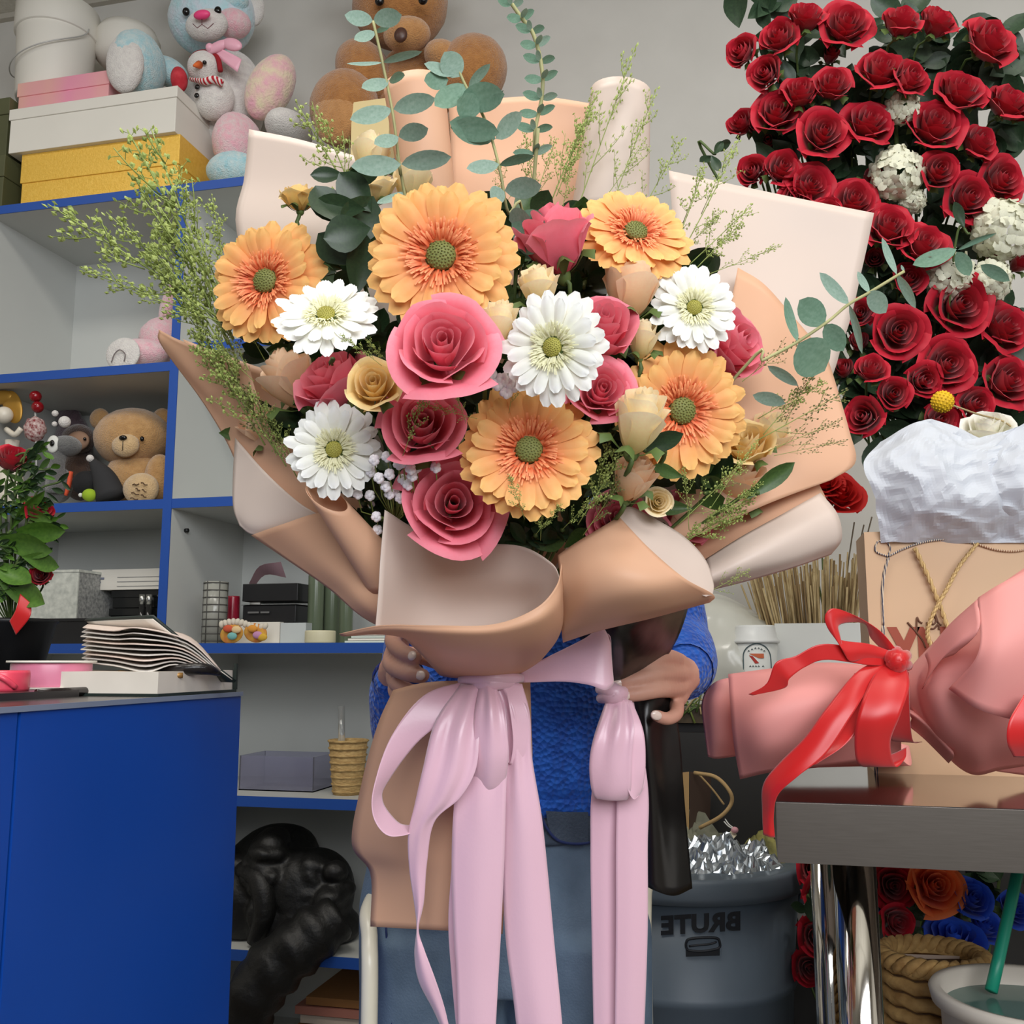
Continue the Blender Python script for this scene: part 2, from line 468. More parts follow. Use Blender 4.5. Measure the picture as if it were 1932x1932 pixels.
# --------------------------------------------------------------- gerbera
def ray_petal(w, L0, L1, rise, seed):
    rn = random.Random(seed); bendy = rn.uniform(-.05, .05); droop = rn.uniform(.02, .1)
    def fn(u, v):
        t = u * 2 - 1
        prof = 0.34 + 0.66 * math.sin(min(1, v / .72) * math.pi / 2)
        if v > .78: prof *= math.sqrt(max(0.05, 1 - ((v - .78) / .235) ** 2))
        x = t * w * prof + bendy * v * v
        z = rise * v - droop * v ** 3 - 0.035 * t * t * prof + 0.012 * math.cos(t * math.pi * 2) * v
        ln = L0 + (L1 - L0) * v
        return (x, ln, z)
    return grid(fn, 4, 8)
def gerbera_template(name, mp, mf, md, seed, np1=26, np2=22, disc=0.19):
    rn = random.Random(seed)
    t = thing(name, '', 'gerbera')
    me_o = [mesh('petal', *[(g := ray_petal(.138, .2, 1.0, .05, seed * 7 + k))[i] for i in (0, 1)], mp, g[2]) for k in range(3)]
    me_i = [mesh('petal', *[(g := ray_petal(.118, .2, .84, .16, seed * 9 + k))[i] for i in (0, 1)], mp, g[2]) for k in range(3)]
    for (cnt, ms, off, z) in ((np1, me_o, 0, -0.06), (np2, me_i, 0.1, -0.02)):
        for i in range(cnt):
            a = 2 * math.pi * i / cnt + off + rn.uniform(-.05, .05)
            M = Matrix.Translation((0, 0, z + rn.uniform(-.012, .012))) @ Matrix.Rotation(a, 4, 'Z') @ Matrix.Rotation(rn.uniform(-.09, .06), 4, 'X') @ Matrix.Rotation(rn.uniform(-.12, .12), 4, 'Y') @ Matrix.Diagonal((rn.uniform(.9, 1.1), rn.uniform(.92, 1.04), 1, 1))
            link('petal', rn.choice(ms), t, M)
    fl = []
    for i in range(190):                                 # short frilly florets round the eye
        a = rn.uniform(0, 6.283); r0 = rn.uniform(disc * .95, disc * 1.9); L = rn.uniform(.10, .19)
        e = Vector((math.cos(a), math.sin(a), 0)); q = Vector((-e.y, e.x, 0)) * 0.013
        b = e * r0 + Vector((0, 0, 0.02)); m1 = e * (r0 + L * .5) + Vector((0, 0, .09)); c = e * (r0 + L) + Vector((0, 0, rn.uniform(.06, .13)))
        fl.append(([b - q, b + q, m1 + q, m1 - q, c + q * .7, c - q * .7], [(0, 1, 2, 3), (3, 2, 4, 5)], [(0, 0), (1, 0), (1, .5), (0, .5), (1, 1), (0, 1)]))
    f = mk('floret_ring', join(*fl), mf, t, local=True); f['kind'] = 'stuff'
    ds = []
    ds.append(ball((0, 0, 0.0), disc * 1.0, disc * 1.0, .10, 18, 8))
    for i in range(70):
        r = disc * .96 * math.sqrt((i + .5) / 70); a = i * 2.39996
        ds.append(ball((r * math.cos(a), r * math.sin(a), .10 * math.sqrt(max(0, 1 - (r / disc) ** 2)) + .004), disc * .075, None, None, 5, 3))
    mk('eye', join(*ds), md, t, local=True)
    cone = lathe([(.30, -.05), (.28, -.12), (.18, -.2), (.05, -.26)], 12, None, True, True)
    mk('calyx', cone, M_calyx, t, local=True)
    return t
M_ger = mat('apricot_gerbera_petal', rgb(240, 165, 100), 0.55, rgb(255, 244, 236), 10, uvramp=[(0, rgb(236, 132, 86)), (0.4, rgb(245, 168, 108)), (1, rgb(249, 202, 126))], thin=0.2, spec=0.3)
M_gerf = mat('coral_floret', rgb(246, 140, 84), 0.6, uvramp=[(0, rgb(230, 96, 50)), (1, rgb(255, 176, 120))], thin=0.2)
M_gerd = mat('olive_flower_eye', rgb(132, 134, 70), 0.7, rgb(112, 118, 62), 30)
M_wger = mat('white_gerbera_petal', rgb(246, 247, 244), 0.55, rgb(252, 252, 248), 10, uvramp=[(0, rgb(236, 232, 190)), (0.3, rgb(246, 246, 234)), (1, rgb(252, 253, 252))], thin=0.2, spec=0.3)
M_wgerf = mat('cream_floret', rgb(240, 238, 200), 0.6, thin=0.2)
M_wgerd = mat('yellow_flower_eye', rgb(178, 172, 84), 0.7, rgb(156, 152, 66), 30)

# ================================================================== FLOWERS OF THE BIG BOUQUET
def dome(px, py, off=0.0):
    return 0.775 + 0.13 * ((px - 930) / 500) ** 2 + 0.09 * ((py - 660) / 380) ** 2 + off
T_ger = gerbera_template('gerbera', M_ger, M_gerf, M_gerd, 3)
T_wger = gerbera_template('white_gerbera', M_wger, M_wgerf, M_wgerd, 5, 22, 16, 0.17)
for (px, py, w, off, n, roll, lab) in [
    (500, 530, 250, .005, (-.28, .10, .9), .2, 'apricot gerbera at the left edge of the big bouquet, above a white gerbera'),
    (832, 482, 302, -.012, (-.05, .04, 1), .0, 'largest apricot gerbera, at the top centre above the big pink rose'),
    (1200, 436, 236, .01, (.18, .50, .85), .5, 'apricot gerbera tilted upwards at the upper right of the bouquet'),
    (1288, 775, 274, .0, (.20, -.06, .95), .9, 'apricot gerbera on the right side, between white gerbera and cream buds'),
    (998, 848, 274, -.005, (-.05, .14, .95), 1.3, 'lowest apricot gerbera in the middle, above the front paper fold')]:
    flower(T_ger, px, py, w, dome(px, py, off), n, lab, roll, 'apricot gerberas of the bouquet')
for (px, py, w, off, n, roll, lab) in [
    (615, 592, 206, -.03, (.02, .62, .78), .1, 'white gerbera on the left, overlapping an apricot gerbera'),
    (1042, 655, 220, -.045, (-.36, -.02, .9), .4, 'white gerbera in the centre beside the two pink roses'),
    (1310, 580, 172, -.015, (.02, .12, .95), .8, 'white gerbera at the right, beside the rightmost pink rose'),
    (630, 848, 186, -.01, (.02, -.02, 1), .3, 'creamy white gerbera at the lower left above the rolled paper')]:
    flower(T_wger, px, py, w, dome(px, py, off), n, lab, roll, 'white gerberas of the bouquet')
T_pink = rose_template('pink_rose', OPEN, M_pink, 10, 8, seed=4)
T_pink2 = rose_template('pink_rose', HALF, M_pink, 9, 8, seed=9)
GP = 'pink roses of the bouquet'
for (T_, px, py, w, off, n, roll, sq, lab) in [
    (T_pink, 834, 636, 194, -.055, (.02, .34, .92), .3, .85, 'largest open pink rose in the centre, under the big apricot gerbera'),
    (T_pink, 858, 944, 186, -.012, (.12, .16, .96), 1.4, .85, 'open pink rose low in front, beside the lowest apricot gerbera'),
    (T_pink2, 797, 788, 166, -.005, (.06, .30, .9), 2.2, .9, 'shaded pink rose between yellow rose and lowest apricot gerbera'),
    (T_pink2, 607, 690, 150, .02, (-.35, .62, .5), .8, 1.0, 'pink rose seen from the side under the left white gerbera'),
    (T_pink2, 1035, 396, 150, -.008, (-.22, .86, .30), .4, 1.25, 'tall pink rose in profile between the two upper apricot gerberas'),
    (T_pink2, 1142, 590, 140, .0, (.12, .55, .75), 1.0, 1.1, 'pink rose right of the central white gerbera, upper of two'),
    (T_pink, 1140, 728, 122, -.01, (.10, .25, .92), 2.0, .9, 'pink rose right of the central white gerbera, lower of two'),
    (T_pink2, 1412, 640, 138, -.01, (.62, .22, .72), .2, .95, 'rightmost pink rose, turned to the right beside eucalyptus'),
    (T_pink2, 1165, 972, 120, .0, (-.1, .40, .85), 1.7, .9, 'pink rose peeping out above the right front paper cone'),
    (T_pink2, 1308, 968, 110, .02, (.35, .35, .8), .9, .9, 'dusky pink rose low on the right under the cream buds')]:
    flower(T_, px, py, w * (1.06 if T_ is T_pink else 1.2), dome(px, py, off), n, lab, roll, GP, sq)
T_yel = rose_template('spray_rose', HALF, M_yel, 8, 7, seed=14)
T_cr = rose_template('spray_rose', BUD, M_cream, 8, 7, seed=15)
T_cro = rose_template('spray_rose', HALF, M_cream, 8, 7, seed=16)
T_pe = rose_template('spray_rose', BUD, M_peach, 8, 7, seed=17)
GC = 'cream and yellow spray roses of the bouquet'
for (T_, px, py, w, off, n, roll, sq, lab) in [
    (T_yel, 703, 716, 112, -.03, (.02, .36, .9), .3, 1.0, 'half open yellow spray rose at the left under the white gerbera'),
    (T_cr, 1015, 520, 96, -.01, (-.1, .85, .4), .8, .9, 'cream spray rose between big apricot gerbera and tall pink rose'),
    (T_cr, 948, 590, 92, -.01, (.25, .85, .35), .1, 1.1, 'cream spray rose squeezed between pink rose and white gerbera'),
    (T_pe, 1195, 512, 120, .015, (.1, .92, .25), .5, 1.0, 'pale peach rose bud under the tilted apricot gerbera'),
    (T_cr, 1216, 762, 122, -.045, (.18, .85, .42), .2, 1.1, 'large cream rose bud in front of the right apricot gerbera'),
    (T_pe, 1205, 880, 92, -.03, (.25, .75, .5), 1.2, 1.1, 'peach rose bud low on the right above the paper cone'),
    (T_cro, 1245, 945, 58, -.03, (.08, .12, .95), .4, .9, 'smallest open cream spray rose above the paper cone'),
    (T_yel, 1405, 822, 112, -.01, (-.3, .6, .6), .4, 1.0, 'yellow rose bud at the right, nearest the apricot gerbera'),
    (T_cr, 1462, 800, 92, .0, (.35, .75, .5), .9, 1.0, 'rightmost pale yellow rose bud beside dark twigs'),
    (T_pe, 1408, 885, 110, -.015, (.2, .62, .7), 1.5, 1.0, 'pale peach bud low at the right with a green leaf'),
    (T_yel, 562, 352, 80, .05, (-.05, .95, .2), 1.0, 1.0, 'yellow bud at the upper left in front of the paper'),
    (T_cro, 700, 330, 100, .06, (-.05, .9, .3), .6, 1.0, 'cream spray rose behind the tall eucalyptus stem'),
    (T_cr, 700, 268, 84, .10, (.05, .95, .2), .1, 1.1, 'topmost cream bud, left of the tall eucalyptus stem'),
    (T_cr, 782, 320, 84, .08, (.1, .95, .2), .7, 1.1, 'cream bud right above the largest apricot gerbera'),
    (T_pe, 530, 688, 120, .04, (-.45, .8, .3), .7, 1.0, 'brownish peach rose in shade at the left edge'),
    (T_pe, 480, 785, 90, .06, (-.5, .8, .3), .2, 1.0, 'tan rose bud low at the left edge, beside greenery'),
    (T_cr, 1215, 620, 76, .02, (.1, .9, .3), .2, 1.0, 'cream bud hidden left of the right white gerbera')]:
    flower(T_, px, py, w * (1.55 if T_ in (T_cr, T_pe) else 1.15), dome(px, py, off), n, lab, roll, GC, sq * .9)

# --------------------------------------------------------------- leaves
def leaf_mesh(name, m, w=0.30, fold=0.10, curve=0.06, tip=0.0, nu=4, nv=8, po=0.75):
    def fn(u, v):
        t = u * 2 - 1
        s = math.sin(math.pi * v ** (1 + tip)) ** po if 0 < v < 1 else 0.0
        return (t * w * s, v, abs(t) * fold * s * w * 2 - curve * math.sin(math.pi * v))
    g = grid(fn, nu, nv)
    return mesh(name, g[0], g[1], m, g[2])
M_euc = mat('eucalyptus_leaf_glaucous', rgb(150, 174, 160), 0.6, rgb(128, 156, 140), 12, thin=0.12, spec=0.3)
M_euc2 = mat('eucalyptus_leaf_dark', rgb(118, 150, 130), 0.55, rgb(100, 134, 112), 12, thin=0.12, spec=0.35)
M_estem = mat('eucalyptus_stem', rgb(176, 172, 120), 0.6, rgb(140, 140, 96), 30)
M_sal = mat('dark_glossy_leaf', rgb(44, 66, 38), 0.38, rgb(32, 52, 30), 20, thin=0.06)
M_sal2 = mat('mid_green_leaf', rgb(70, 98, 44), 0.45, rgb(54, 80, 36), 20, thin=0.1)
L_euc = leaf_mesh('leaf', M_euc, .27, .05, .05, po=.62)
L_euc2 = leaf_mesh('leaf', M_euc2, .33, .05, .07, po=.6)
L_sal = leaf_mesh('leaf', M_sal, .30, .14, .06, .25)
L_sal2 = leaf_mesh('leaf', M_sal2, .24, .16, .08, .3)
def leaf_M(a, b, wpx, turn=0.0, w0=0.27, lean=0.0):
    """a, b = pixel triples of base and tip; wpx = apparent width; turn = roll about the axis"""
    A = a if isinstance(a, Vector) else at(*a); B = b if isinstance(b, Vector) else at(*b)
    y = (B - A); L = y.length; y = y / L
    v = (CC - (A + B) / 2).normalized()
    x = y.cross(v).normalized(); z = x.cross(y)
    q = Matrix.Rotation(turn, 3, y); x = q @ x; z = q @ z
    d = (A - CC).dot(CF)
    W = wpx * d / FPX / 2 / max(.3, math.cos(turn))
    s = W / w0
    M = Matrix((x * s, y * L, z * L)).transposed().to_4x4()
    return Matrix.Translation(A) @ M
def leafed_stem(name, label, cat, path, leaves, group=None, r=0.0013, stem_m=None, sprite=L_euc, w0=.27):
    P = [p if isinstance(p, Vector) else at(*p) for p in path]
    t = thing(name, label, cat, P[-1], group)
    mk('stem', tube(P, [r] * (len(P) - 1) + [r * .5], 6, steps=len(P) * 5), stem_m or M_estem, t)
    I = INV[t.name]
    for lf in leaves:
        a, b, w, turn = lf[:4]; msh = lf[4] if len(lf) > 4 else sprite
        ww = .33 if msh is L_euc2 else (.30 if msh is L_sal else (.24 if msh is L_sal2 else w0))
        link('leaf', msh, t, I @ leaf_M(a, b, w, turn, ww))
    return t
D = .86
GE = 'eucalyptus stems of the bouquet'
E2 = L_euc2
leafed_stem('eucalyptus_stem', 'tall upright eucalyptus stem with oval grey green leaves at the top left', 'eucalyptus',
    [(704, 40, D), (722, 120, D), (742, 220, D), (756, 330, .87), (766, 380, .88), BIND],
    [((704, 40, D), (650, 28, D), 28, .4), ((704, 40, D), (758, 28, .85), 34, .2), ((708, 60, D), (668, 75, .85), 20, .5), ((708, 60, .87), (735, 52, .88), 10, .6, E2),
     ((722, 118, D), (654, 120, .85), 7, .9), ((722, 118, D), (797, 97, .85), 15, .7), ((734, 152, D), (682, 166, .84), 24, .5), ((734, 152, D), (764, 142, .88), 18, .6, E2),
     ((740, 206, D), (660, 226, .84), 32, .3), ((742, 206, D), (822, 186, .86), 36, .3), ((752, 258, D), (706, 272, .84), 26, .5), ((752, 258, D), (808, 242, .85), 34, .4),
     ((757, 310, D), (662, 314, .84), 38, .2), ((757, 310, D), (852, 296, .85), 36, .3), ((764, 362, .88), (710, 384, .87), 14, .8)], GE)
leafed_stem('eucalyptus_stem', 'eucalyptus stem with big round dark leaves right of the tall stem', 'eucalyptus',
    [(862, 125, D), (880, 165, D), (910, 215, D), (930, 270, .86), (945, 330, .85), (958, 400, .86), (985, 470, .9), BIND],
    [((862, 140, D), (800, 120, .85), 22, .6), ((868, 145, D), (838, 98, .85), 46, .2), ((846, 150, D), (800, 152, .85), 34, .3, E2), ((884, 165, D), (925, 120, .85), 18, .6),
     ((880, 160, D), (820, 200, .84), 40, .3, E2), ((908, 205, D), (862, 182, .84), 10, .9, E2), ((908, 212, D), (950, 170, .84), 10, .9, E2), ((905, 212, .85), (862, 190, .84), 50, .1, E2), ((868, 190, .85), (952, 178, .84), 54, .1, E2),
     ((935, 262, D), (848, 230, .84), 48, .1, E2), ((850, 240, .845), (942, 250, .85), 46, .2, E2), ((935, 262, D), (985, 212, .86), 34, .5), ((942, 310, .85), (880, 318, .84), 26, .5),
     ((942, 312, .85), (1008, 294, .84), 18, .7, E2), ((952, 360, .85), (1022, 350, .83), 40, .2), ((952, 362, .85), (925, 372, .84), 34, .2), ((965, 420, .84), (1030, 455, .80), 80, .2, E2), ((960, 415, .84), (1000, 410, .82), 40, .3)], GE)
ls = []
pts = [(966, 8), (985, 35), (1003, 58), (1013, 85), (1020, 115), (1024, 150), (1022, 185), (1016, 215), (1010, 245), (1008, 290), (1008, 330)]
for k, (x, y) in enumerate(pts[:-1]):
    s = 22 + k * 1.4; sg = 1 if k % 2 else -1
    ls.append(((x, y, .90), (x - s - 6, y - 6 + sg * 4, .89), 17, .3, E2)); ls.append(((x, y, .90), (x + s, y - 10 - sg * 5, .91), 15, .5, E2 if k % 3 else L_euc))
    ls.append(((x, y, .90), (x + sg * 8, y - 20, .885), 11, .5, L_euc))
leafed_stem('eucalyptus_stem', 'slender eucalyptus stem with small leaves reaching highest at the top', 'eucalyptus',
    [(x, y, .90) for x, y in pts] + [BIND], ls, GE, 0.0018)
leafed_stem('eucalyptus_stem', 'eucalyptus branch reaching out to the right over the paper corner', 'eucalyptus',
    [(1706, 512, .90), (1640, 552, .90), (1600, 575, .89), (1560, 608, .88), (1500, 648, .87), (1440, 680, .86), (1380, 720, .88), BIND],
    [((1692, 518, .90), (1664, 448, .90), 14, .7), ((1692, 518, .90), (1728, 582, .89), 18, .6), ((1706, 512, .90), (1700, 500, .90), 5, .3), ((1640, 552, .90), (1618, 512, .90), 14, .7), ((1638, 550, .90), (1672, 590, .89), 36, .3),
     ((1602, 574, .89), (1546, 514, .88), 24, .5), ((1602, 574, .89), (1627, 668, .88), 14, .8), ((1556, 612, .88), (1508, 566, .87), 50, .2, E2), ((1556, 612, .88), (1592, 662, .87), 40, .3, E2), ((1505, 645, .87), (1482, 560, .87), 18, .7, E2),
     ((1506, 648, .87), (1556, 700, .85), 78, .2, E2), ((1448, 690, .86), (1506, 728, .86), 20, .6), ((1420, 745, .86), (1482, 762, .86), 26, .5)], GE, .0014)
# dark leaves behind the upper left gerbera
DK = [((700, 400, .86), (640, 325, .86), 62, .1), ((640, 420, .85), (595, 350, .86), 60, .4), ((690, 395, .85), (585, 390, .86), 52, .2), ((700, 430, .85), (610, 450, .85), 70, .3),
      ((650, 470, .86), (705, 370, .86), 80, .1), ((660, 500, .87), (600, 440, .86), 60, -.3), ((670, 560, .87), (690, 440, .86), 56, .2), ((640, 350, .88), (720, 312, .88), 40, .4), ((650, 330, .88), (585, 330, .88), 30, .4)]
leafed_stem('leaf_branch', 'cluster of big dark glossy leaves between the two left apricot gerberas', 'leaves',
            [(650, 340, .89), (660, 450, .88), (700, 650, .92), BIND], DK, None, .003, M_stem, L_sal)
leafed_stem('leaf_branch', 'single dark green leaf under the large cream bud', 'leaves', [(1215, 848, .80), (1230, 900, .84), BIND], [((1208, 850, .80), (1290, 818, .79), 36, .2)], None, .002, M_stem, L_sal)
leafed_stem('leaf_branch', 'pointed green leaf hanging beside the low peach bud on the right', 'leaves', [(1430, 930, .86), (1380, 950, .9), BIND], [((1408, 942, .86), (1500, 872, .86), 34, .4), ((1290, 900, .84), (1230, 880, .82), 26, .3)], None, .002, M_stem, L_sal2)
# filler leaf stems deep inside the bouquet, between the flowers
rn = random.Random(5)
for k in range(80):
    a = rn.uniform(0, 6.283); q = math.sqrt(rn.random())
    px = 940 + 405 * q * math.cos(a); py = 690 + (300 if math.sin(a) > 0 else 290) * q * math.sin(a)
    d0 = dome(px, py, .075 + rn.uniform(0, .05))
    L = []
    for j in range(7):
        bx = px + rn.uniform(-50, 50); by = py + rn.uniform(-40, 60); an = rn.uniform(0, 6.283); ln = rn.uniform(60, 100)
        L.append(((bx, by, d0 + .01), (bx + ln * math.cos(an), by - ln * abs(math.sin(an)) * .8, d0 - rn.uniform(-.02, .02)), rn.uniform(28, 44), rn.uniform(-.9, .9), rn.choice((L_sal, L_sal, L_sal2))))
    leafed_stem('filler_foliage', 'dark leafy filler stem deep between the bouquet flowers', 'foliage', [(px, py, d0), (px, py + 30, d0 + .015), at(px, py + 30, d0).lerp(BIND, .25)], L, 'filler foliage inside the bouquet', .002, M_stem, L_sal)

for (px, py, d0) in ((960, 1000, .87), (1010, 1010, .87), (1060, 1000, .875), (1100, 1010, .88), (930, 960, .88), (720, 980, .90), (690, 950, .90), (740, 1010, .90), (660, 900, .90), (1180, 900, .88), (1240, 880, .88), (1000, 720, .86), (760, 720, .87), (900, 740, .86), (700, 660, .87), (1150, 820, .87), (1330, 930, .89), (600, 700, .92), (590, 800, .92), (1220, 640, .88), (1100, 540, .88), (930, 620, .86), (600, 770, .91)):
    L = []
    for j in range(9):
        bx = px + rn.uniform(-40, 40); by = py + rn.uniform(-30, 40); an = rn.uniform(0, 6.283); ln = rn.uniform(50, 80)
        L.append(((bx, by, d0 + .012), (bx + ln * math.cos(an), by - ln * abs(math.sin(an)) * .8, d0 - rn.uniform(-.015, .015)), rn.uniform(24, 38), rn.uniform(-.9, .9), rn.choice((L_sal, L_sal, L_sal2))))
    leafed_stem('filler_foliage', 'dark leafy filler stem deep between the bouquet flowers', 'foliage', [(px, py, d0), (px, py + 10, d0 + .015), at(px, py + 20, d0).lerp(BIND, .25)], L, 'filler foliage inside the bouquet', .002, M_stem, L_sal)

# --------------------------------------------------------------- pennycress sprigs
M_thg = mat('pennycress_pod', rgb(180, 194, 112), 0.6, rgb(156, 172, 88), 40, thin=0.2)
M_thd = mat('pennycress_seed', rgb(112, 110, 62), 0.6, rgb(90, 84, 50), 40)
M_ths = mat('pennycress_stem', rgb(134, 150, 76), 0.6)
def sprig(seed, airy):
    rn = random.Random(seed)
    st, pod = [tube([(0, 0, 0), (0.01, .5, .01), (0, 1, 0)], [.006, .005, .003], 5, steps=6)], []
    def octa(c, r, l, m3):
        V = [Vector((r, 0, 0)), Vector((0, l, 0)), Vector((-r, 0, 0)), Vector((0, -l, 0)), Vector((0, 0, r * .5)), Vector((0, 0, -r * .5))]
        V = [m3 @ v + c for v in V]
        return V, [(0, 1, 4), (1, 2, 4), (2, 3, 4), (3, 0, 4), (1, 0, 5), (2, 1, 5), (3, 2, 5), (0, 3, 5)]
    nb = 6 if airy else 9
    for b in range(nb):
        y0 = .18 + .75 * b / nb; a = b * 2.4 + rn.uniform(-.4, .4); L = (.30 if airy else .24) * (1 - .6 * b / nb) * rn.uniform(.8, 1.2)
        e = Vector((math.cos(a), 0, math.sin(a)))
        tip = Vector((0, y0, 0)) + e * L * .7 + Vector((0, L * .9, 0))
        st.append(tube([(0, y0, 0), tuple(Vector((0, y0, 0)).lerp(tip, .5) + e * .02), tuple(tip)], [.0035, .003, .002], 4, steps=3))
        n = 9 if airy else 13
        for k in range(n):
            s = .25 + .75 * k / n; p = Vector((0, y0, 0)).lerp(tip, s); an = k * 2.4
            off = (Vector((math.cos(an), .5, math.sin(an))).normalized()) * (.045 if airy else .036) * rn.uniform(.7, 1.2)
            st.append(tube([tuple(p), tuple(p + off)], .0016, 3, False))
            pod.append(octa(p + off, .012 if airy else .014, .016, Matrix.Rotation(an, 3, 'Y') @ Matrix.Rotation(rn.uniform(-1, 1), 3, 'X')))
    for k in range(26):
        s = .55 + .45 * k / 26; an = k * 2.4
        off = Vector((math.cos(an), .6, math.sin(an))).normalized() * .05 * (1.15 - s * .6)
        p = Vector((0, s, 0)); st.append(tube([tuple(p), tuple(p + off)], .0016, 3, False))
        pod.append(octa(p + off, .013, .017, Matrix.Rotation(an, 3, 'Y')))
    return st, pod
SPM = {}
for k in range(4):
    st, pod = sprig(20 + k, k % 2 == 1)
    g = join(*st); SPM[k] = (mesh('stem', g[0], g[1], M_ths, None), mesh('seed_pods', *join(*pod)[:2], M_thg, None, False), mesh('seed_pods', *join(*pod)[:2], M_thd, None, False))
def put_sprig(b, t, kind, label, group, dark=False, w=1.0):
    A, B = at(*b), at(*t); y = B - A; L = y.length; y /= L
    x = y.cross((CC - A).normalized()).normalized(); z = x.cross(y)
    q = Matrix.Rotation(RND.uniform(0, 6.28), 3, y); x, z = q @ x, q @ z
    M = Matrix.Translation(A) @ Matrix((x * L * w, y * L, z * L * w)).transposed().to_4x4()
    o = thing('pennycress_sprig', label, 'greenery', M, group)
    link('stem', SPM[kind][0], o); p = link('seed_pods', SPM[kind][2 if dark else 1], o); p['kind'] = 'stuff'
    return o
ORD = ['first', 'second', 'third', 'fourth', 'fifth', 'sixth', 'seventh', 'eighth', 'ninth', 'tenth', 'eleventh', 'twelfth', 'thirteenth', 'fourteenth', 'fifteenth', 'sixteenth', 'seventeenth', 'eighteenth', 'nineteenth', 'twentieth', 'last']
def sprigs(lst, label, group):
    tall = len(lst) > 20                      # told apart by where the tips end
    order = sorted(range(len(lst)), key=lambda i: lst[i][3] if tall else lst[i][2])
    for i, s in enumerate(lst):
        bx, by, tx, ty, d0, d1, kd = s[:7]
        put_sprig((bx, by, d0), (tx, ty, d1), kd, label + ', tip %s from the %s' % (ORD[order.index(i)], 'top' if tall else 'left'), group, s[7] if len(s) > 7 else False, s[8] if len(s) > 8 else 1.0)
sprigs([(470, 640, 90, 385, .93, .95, 0, 0, .8), (450, 620, 150, 505, .92, .93, 0, 0, .7), (440, 640, 240, 245, .93, .97, 1), (430, 600, 285, 242, .93, .97, 1), (440, 640, 200, 400, .94, .96, 2, 0, .8),
        (450, 700, 290, 440, .92, .94, 0), (470, 760, 330, 520, .92, .94, 2), (480, 780, 330, 560, .93, .94, 0), (500, 840, 360, 620, .92, .93, 2), (420, 560, 340, 350, .93, .95, 2), (430, 560, 400, 370, .93, .95, 0),
        (520, 850, 390, 660, .91, .92, 0), (540, 880, 430, 700, .91, .92, 2, 1), (560, 900, 470, 730, .91, .91, 2), (470, 700, 410, 590, .9, .91, 2, 1), (560, 880, 500, 760, .9, .9, 0), (480, 720, 400, 650, .90, .91, 0), (500, 680, 430, 560, .91, .91, 0, 1),
        (440, 660, 250, 330, .94, .97, 0), (430, 650, 310, 400, .93, .96, 2), (420, 620, 270, 480, .92, .94, 2)],
       'pale pennycress sprig spilling over left paper edge', 'pennycress on the left')
sprigs([(690, 420, 560, 195, .93, .97, 1), (680, 400, 600, 210, .93, .97, 3), (960, 400, 935, 300, .92, .94, 3), (1010, 400, 990, 250, .92, .94, 3)],
       'thin pennycress sprig at the bouquet top left', 'pennycress at the top left')
sprigs([(1040, 380, 1120, 200, .90, .93, 0, 0, .8), (1050, 370, 1100, 230, .90, .93, 2, 0, .8), (1040, 380, 1130, 170, .91, .94, 1, 0, .7), (1080, 420, 1200, 85, .93, .96, 3, 0, .5), (1150, 400, 1240, 165, .92, .95, 3, 0, .6),
        (1130, 390, 1220, 260, .92, .94, 1, 0, .7), (1200, 420, 1290, 260, .92, .95, 1, 0, .8), (1010, 380, 1050, 260, .91, .93, 1), (1060, 400, 1080, 300, .89, .91, 2)],
       'upright pennycress sprig before the right paper roll', 'pennycress at the top right')
sprigs([(1270, 470, 1330, 310, .90, .93, 1), (1290, 470, 1395, 260, .90, .94, 3, 0, .7), (1300, 500, 1420, 385, .89, .92, 3, 0, .8), (1310, 510, 1400, 420, .88, .91, 0), (1330, 520, 1475, 462, .89, .92, 1, 0, .6), (1290, 470, 1360, 400, .89, .91, 2)],
       'airy pennycress sprig above right white gerbera', 'pennycress above the right white gerbera')
sprigs([(1400, 720, 1510, 640, .88, .90, 3, 1, .8), (1430, 830, 1600, 735, .88, .90, 1, 1, .8), (1440, 820, 1540, 700, .88, .90, 0, 1, .8), (1450, 850, 1590, 790, .87, .88, 3, 1, .7), (1460, 860, 1600, 830, .87, .88, 3, 1, .6), (1430, 790, 1560, 720, .89, .9, 2)],
       'dark seeded pennycress sprig below the eucalyptus branch', 'pennycress at the right edge')
sprigs([(1270, 1040, 1430, 930, .88, .88, 2), (1240, 1040, 1410, 965, .88, .88, 2), (1280, 990, 1400, 870, .86, .86, 3), (1330, 1120, 1415, 1075, .85, .86, 1), (1300, 1000, 1290, 880, .84, .83, 3), (1340, 960, 1430, 830, .82, .83, 3, 0, .7), (1330, 980, 1440, 910, .86, .86, 2)],
       'pennycress sprig low right above paper fold', 'pennycress low on the right')
sprigs([(760, 860, 815, 715, .79, .76, 2, 0, .8), (900, 790, 810, 765, .79, .76, 1, 0, .8), (880, 800, 850, 720, .79, .77, 0, 0, .8), (720, 690, 640, 630, .78, .76, 2, 0, .8), (730, 680, 690, 640, .79, .77, 0), (960, 780, 975, 670, .79, .78, 2, 0, .8),
        (1090, 990, 1180, 840, .82, .80, 0), (1120, 960, 1150, 830, .82, .80, 2), (1060, 1000, 1130, 930, .82, .80, 0), (1010, 1010, 1060, 950, .80, .785, 2, 0, 1.1), (1020, 1020, 1020, 940, .81, .79, 0, 0, 1.2), (990, 980, 960, 895, .78, .755, 2, 0, .9), (1100, 1010, 1180, 890, .83, .81, 0, 1)],
       'short pennycress sprig amid the central flowers', 'pennycress in the middle')
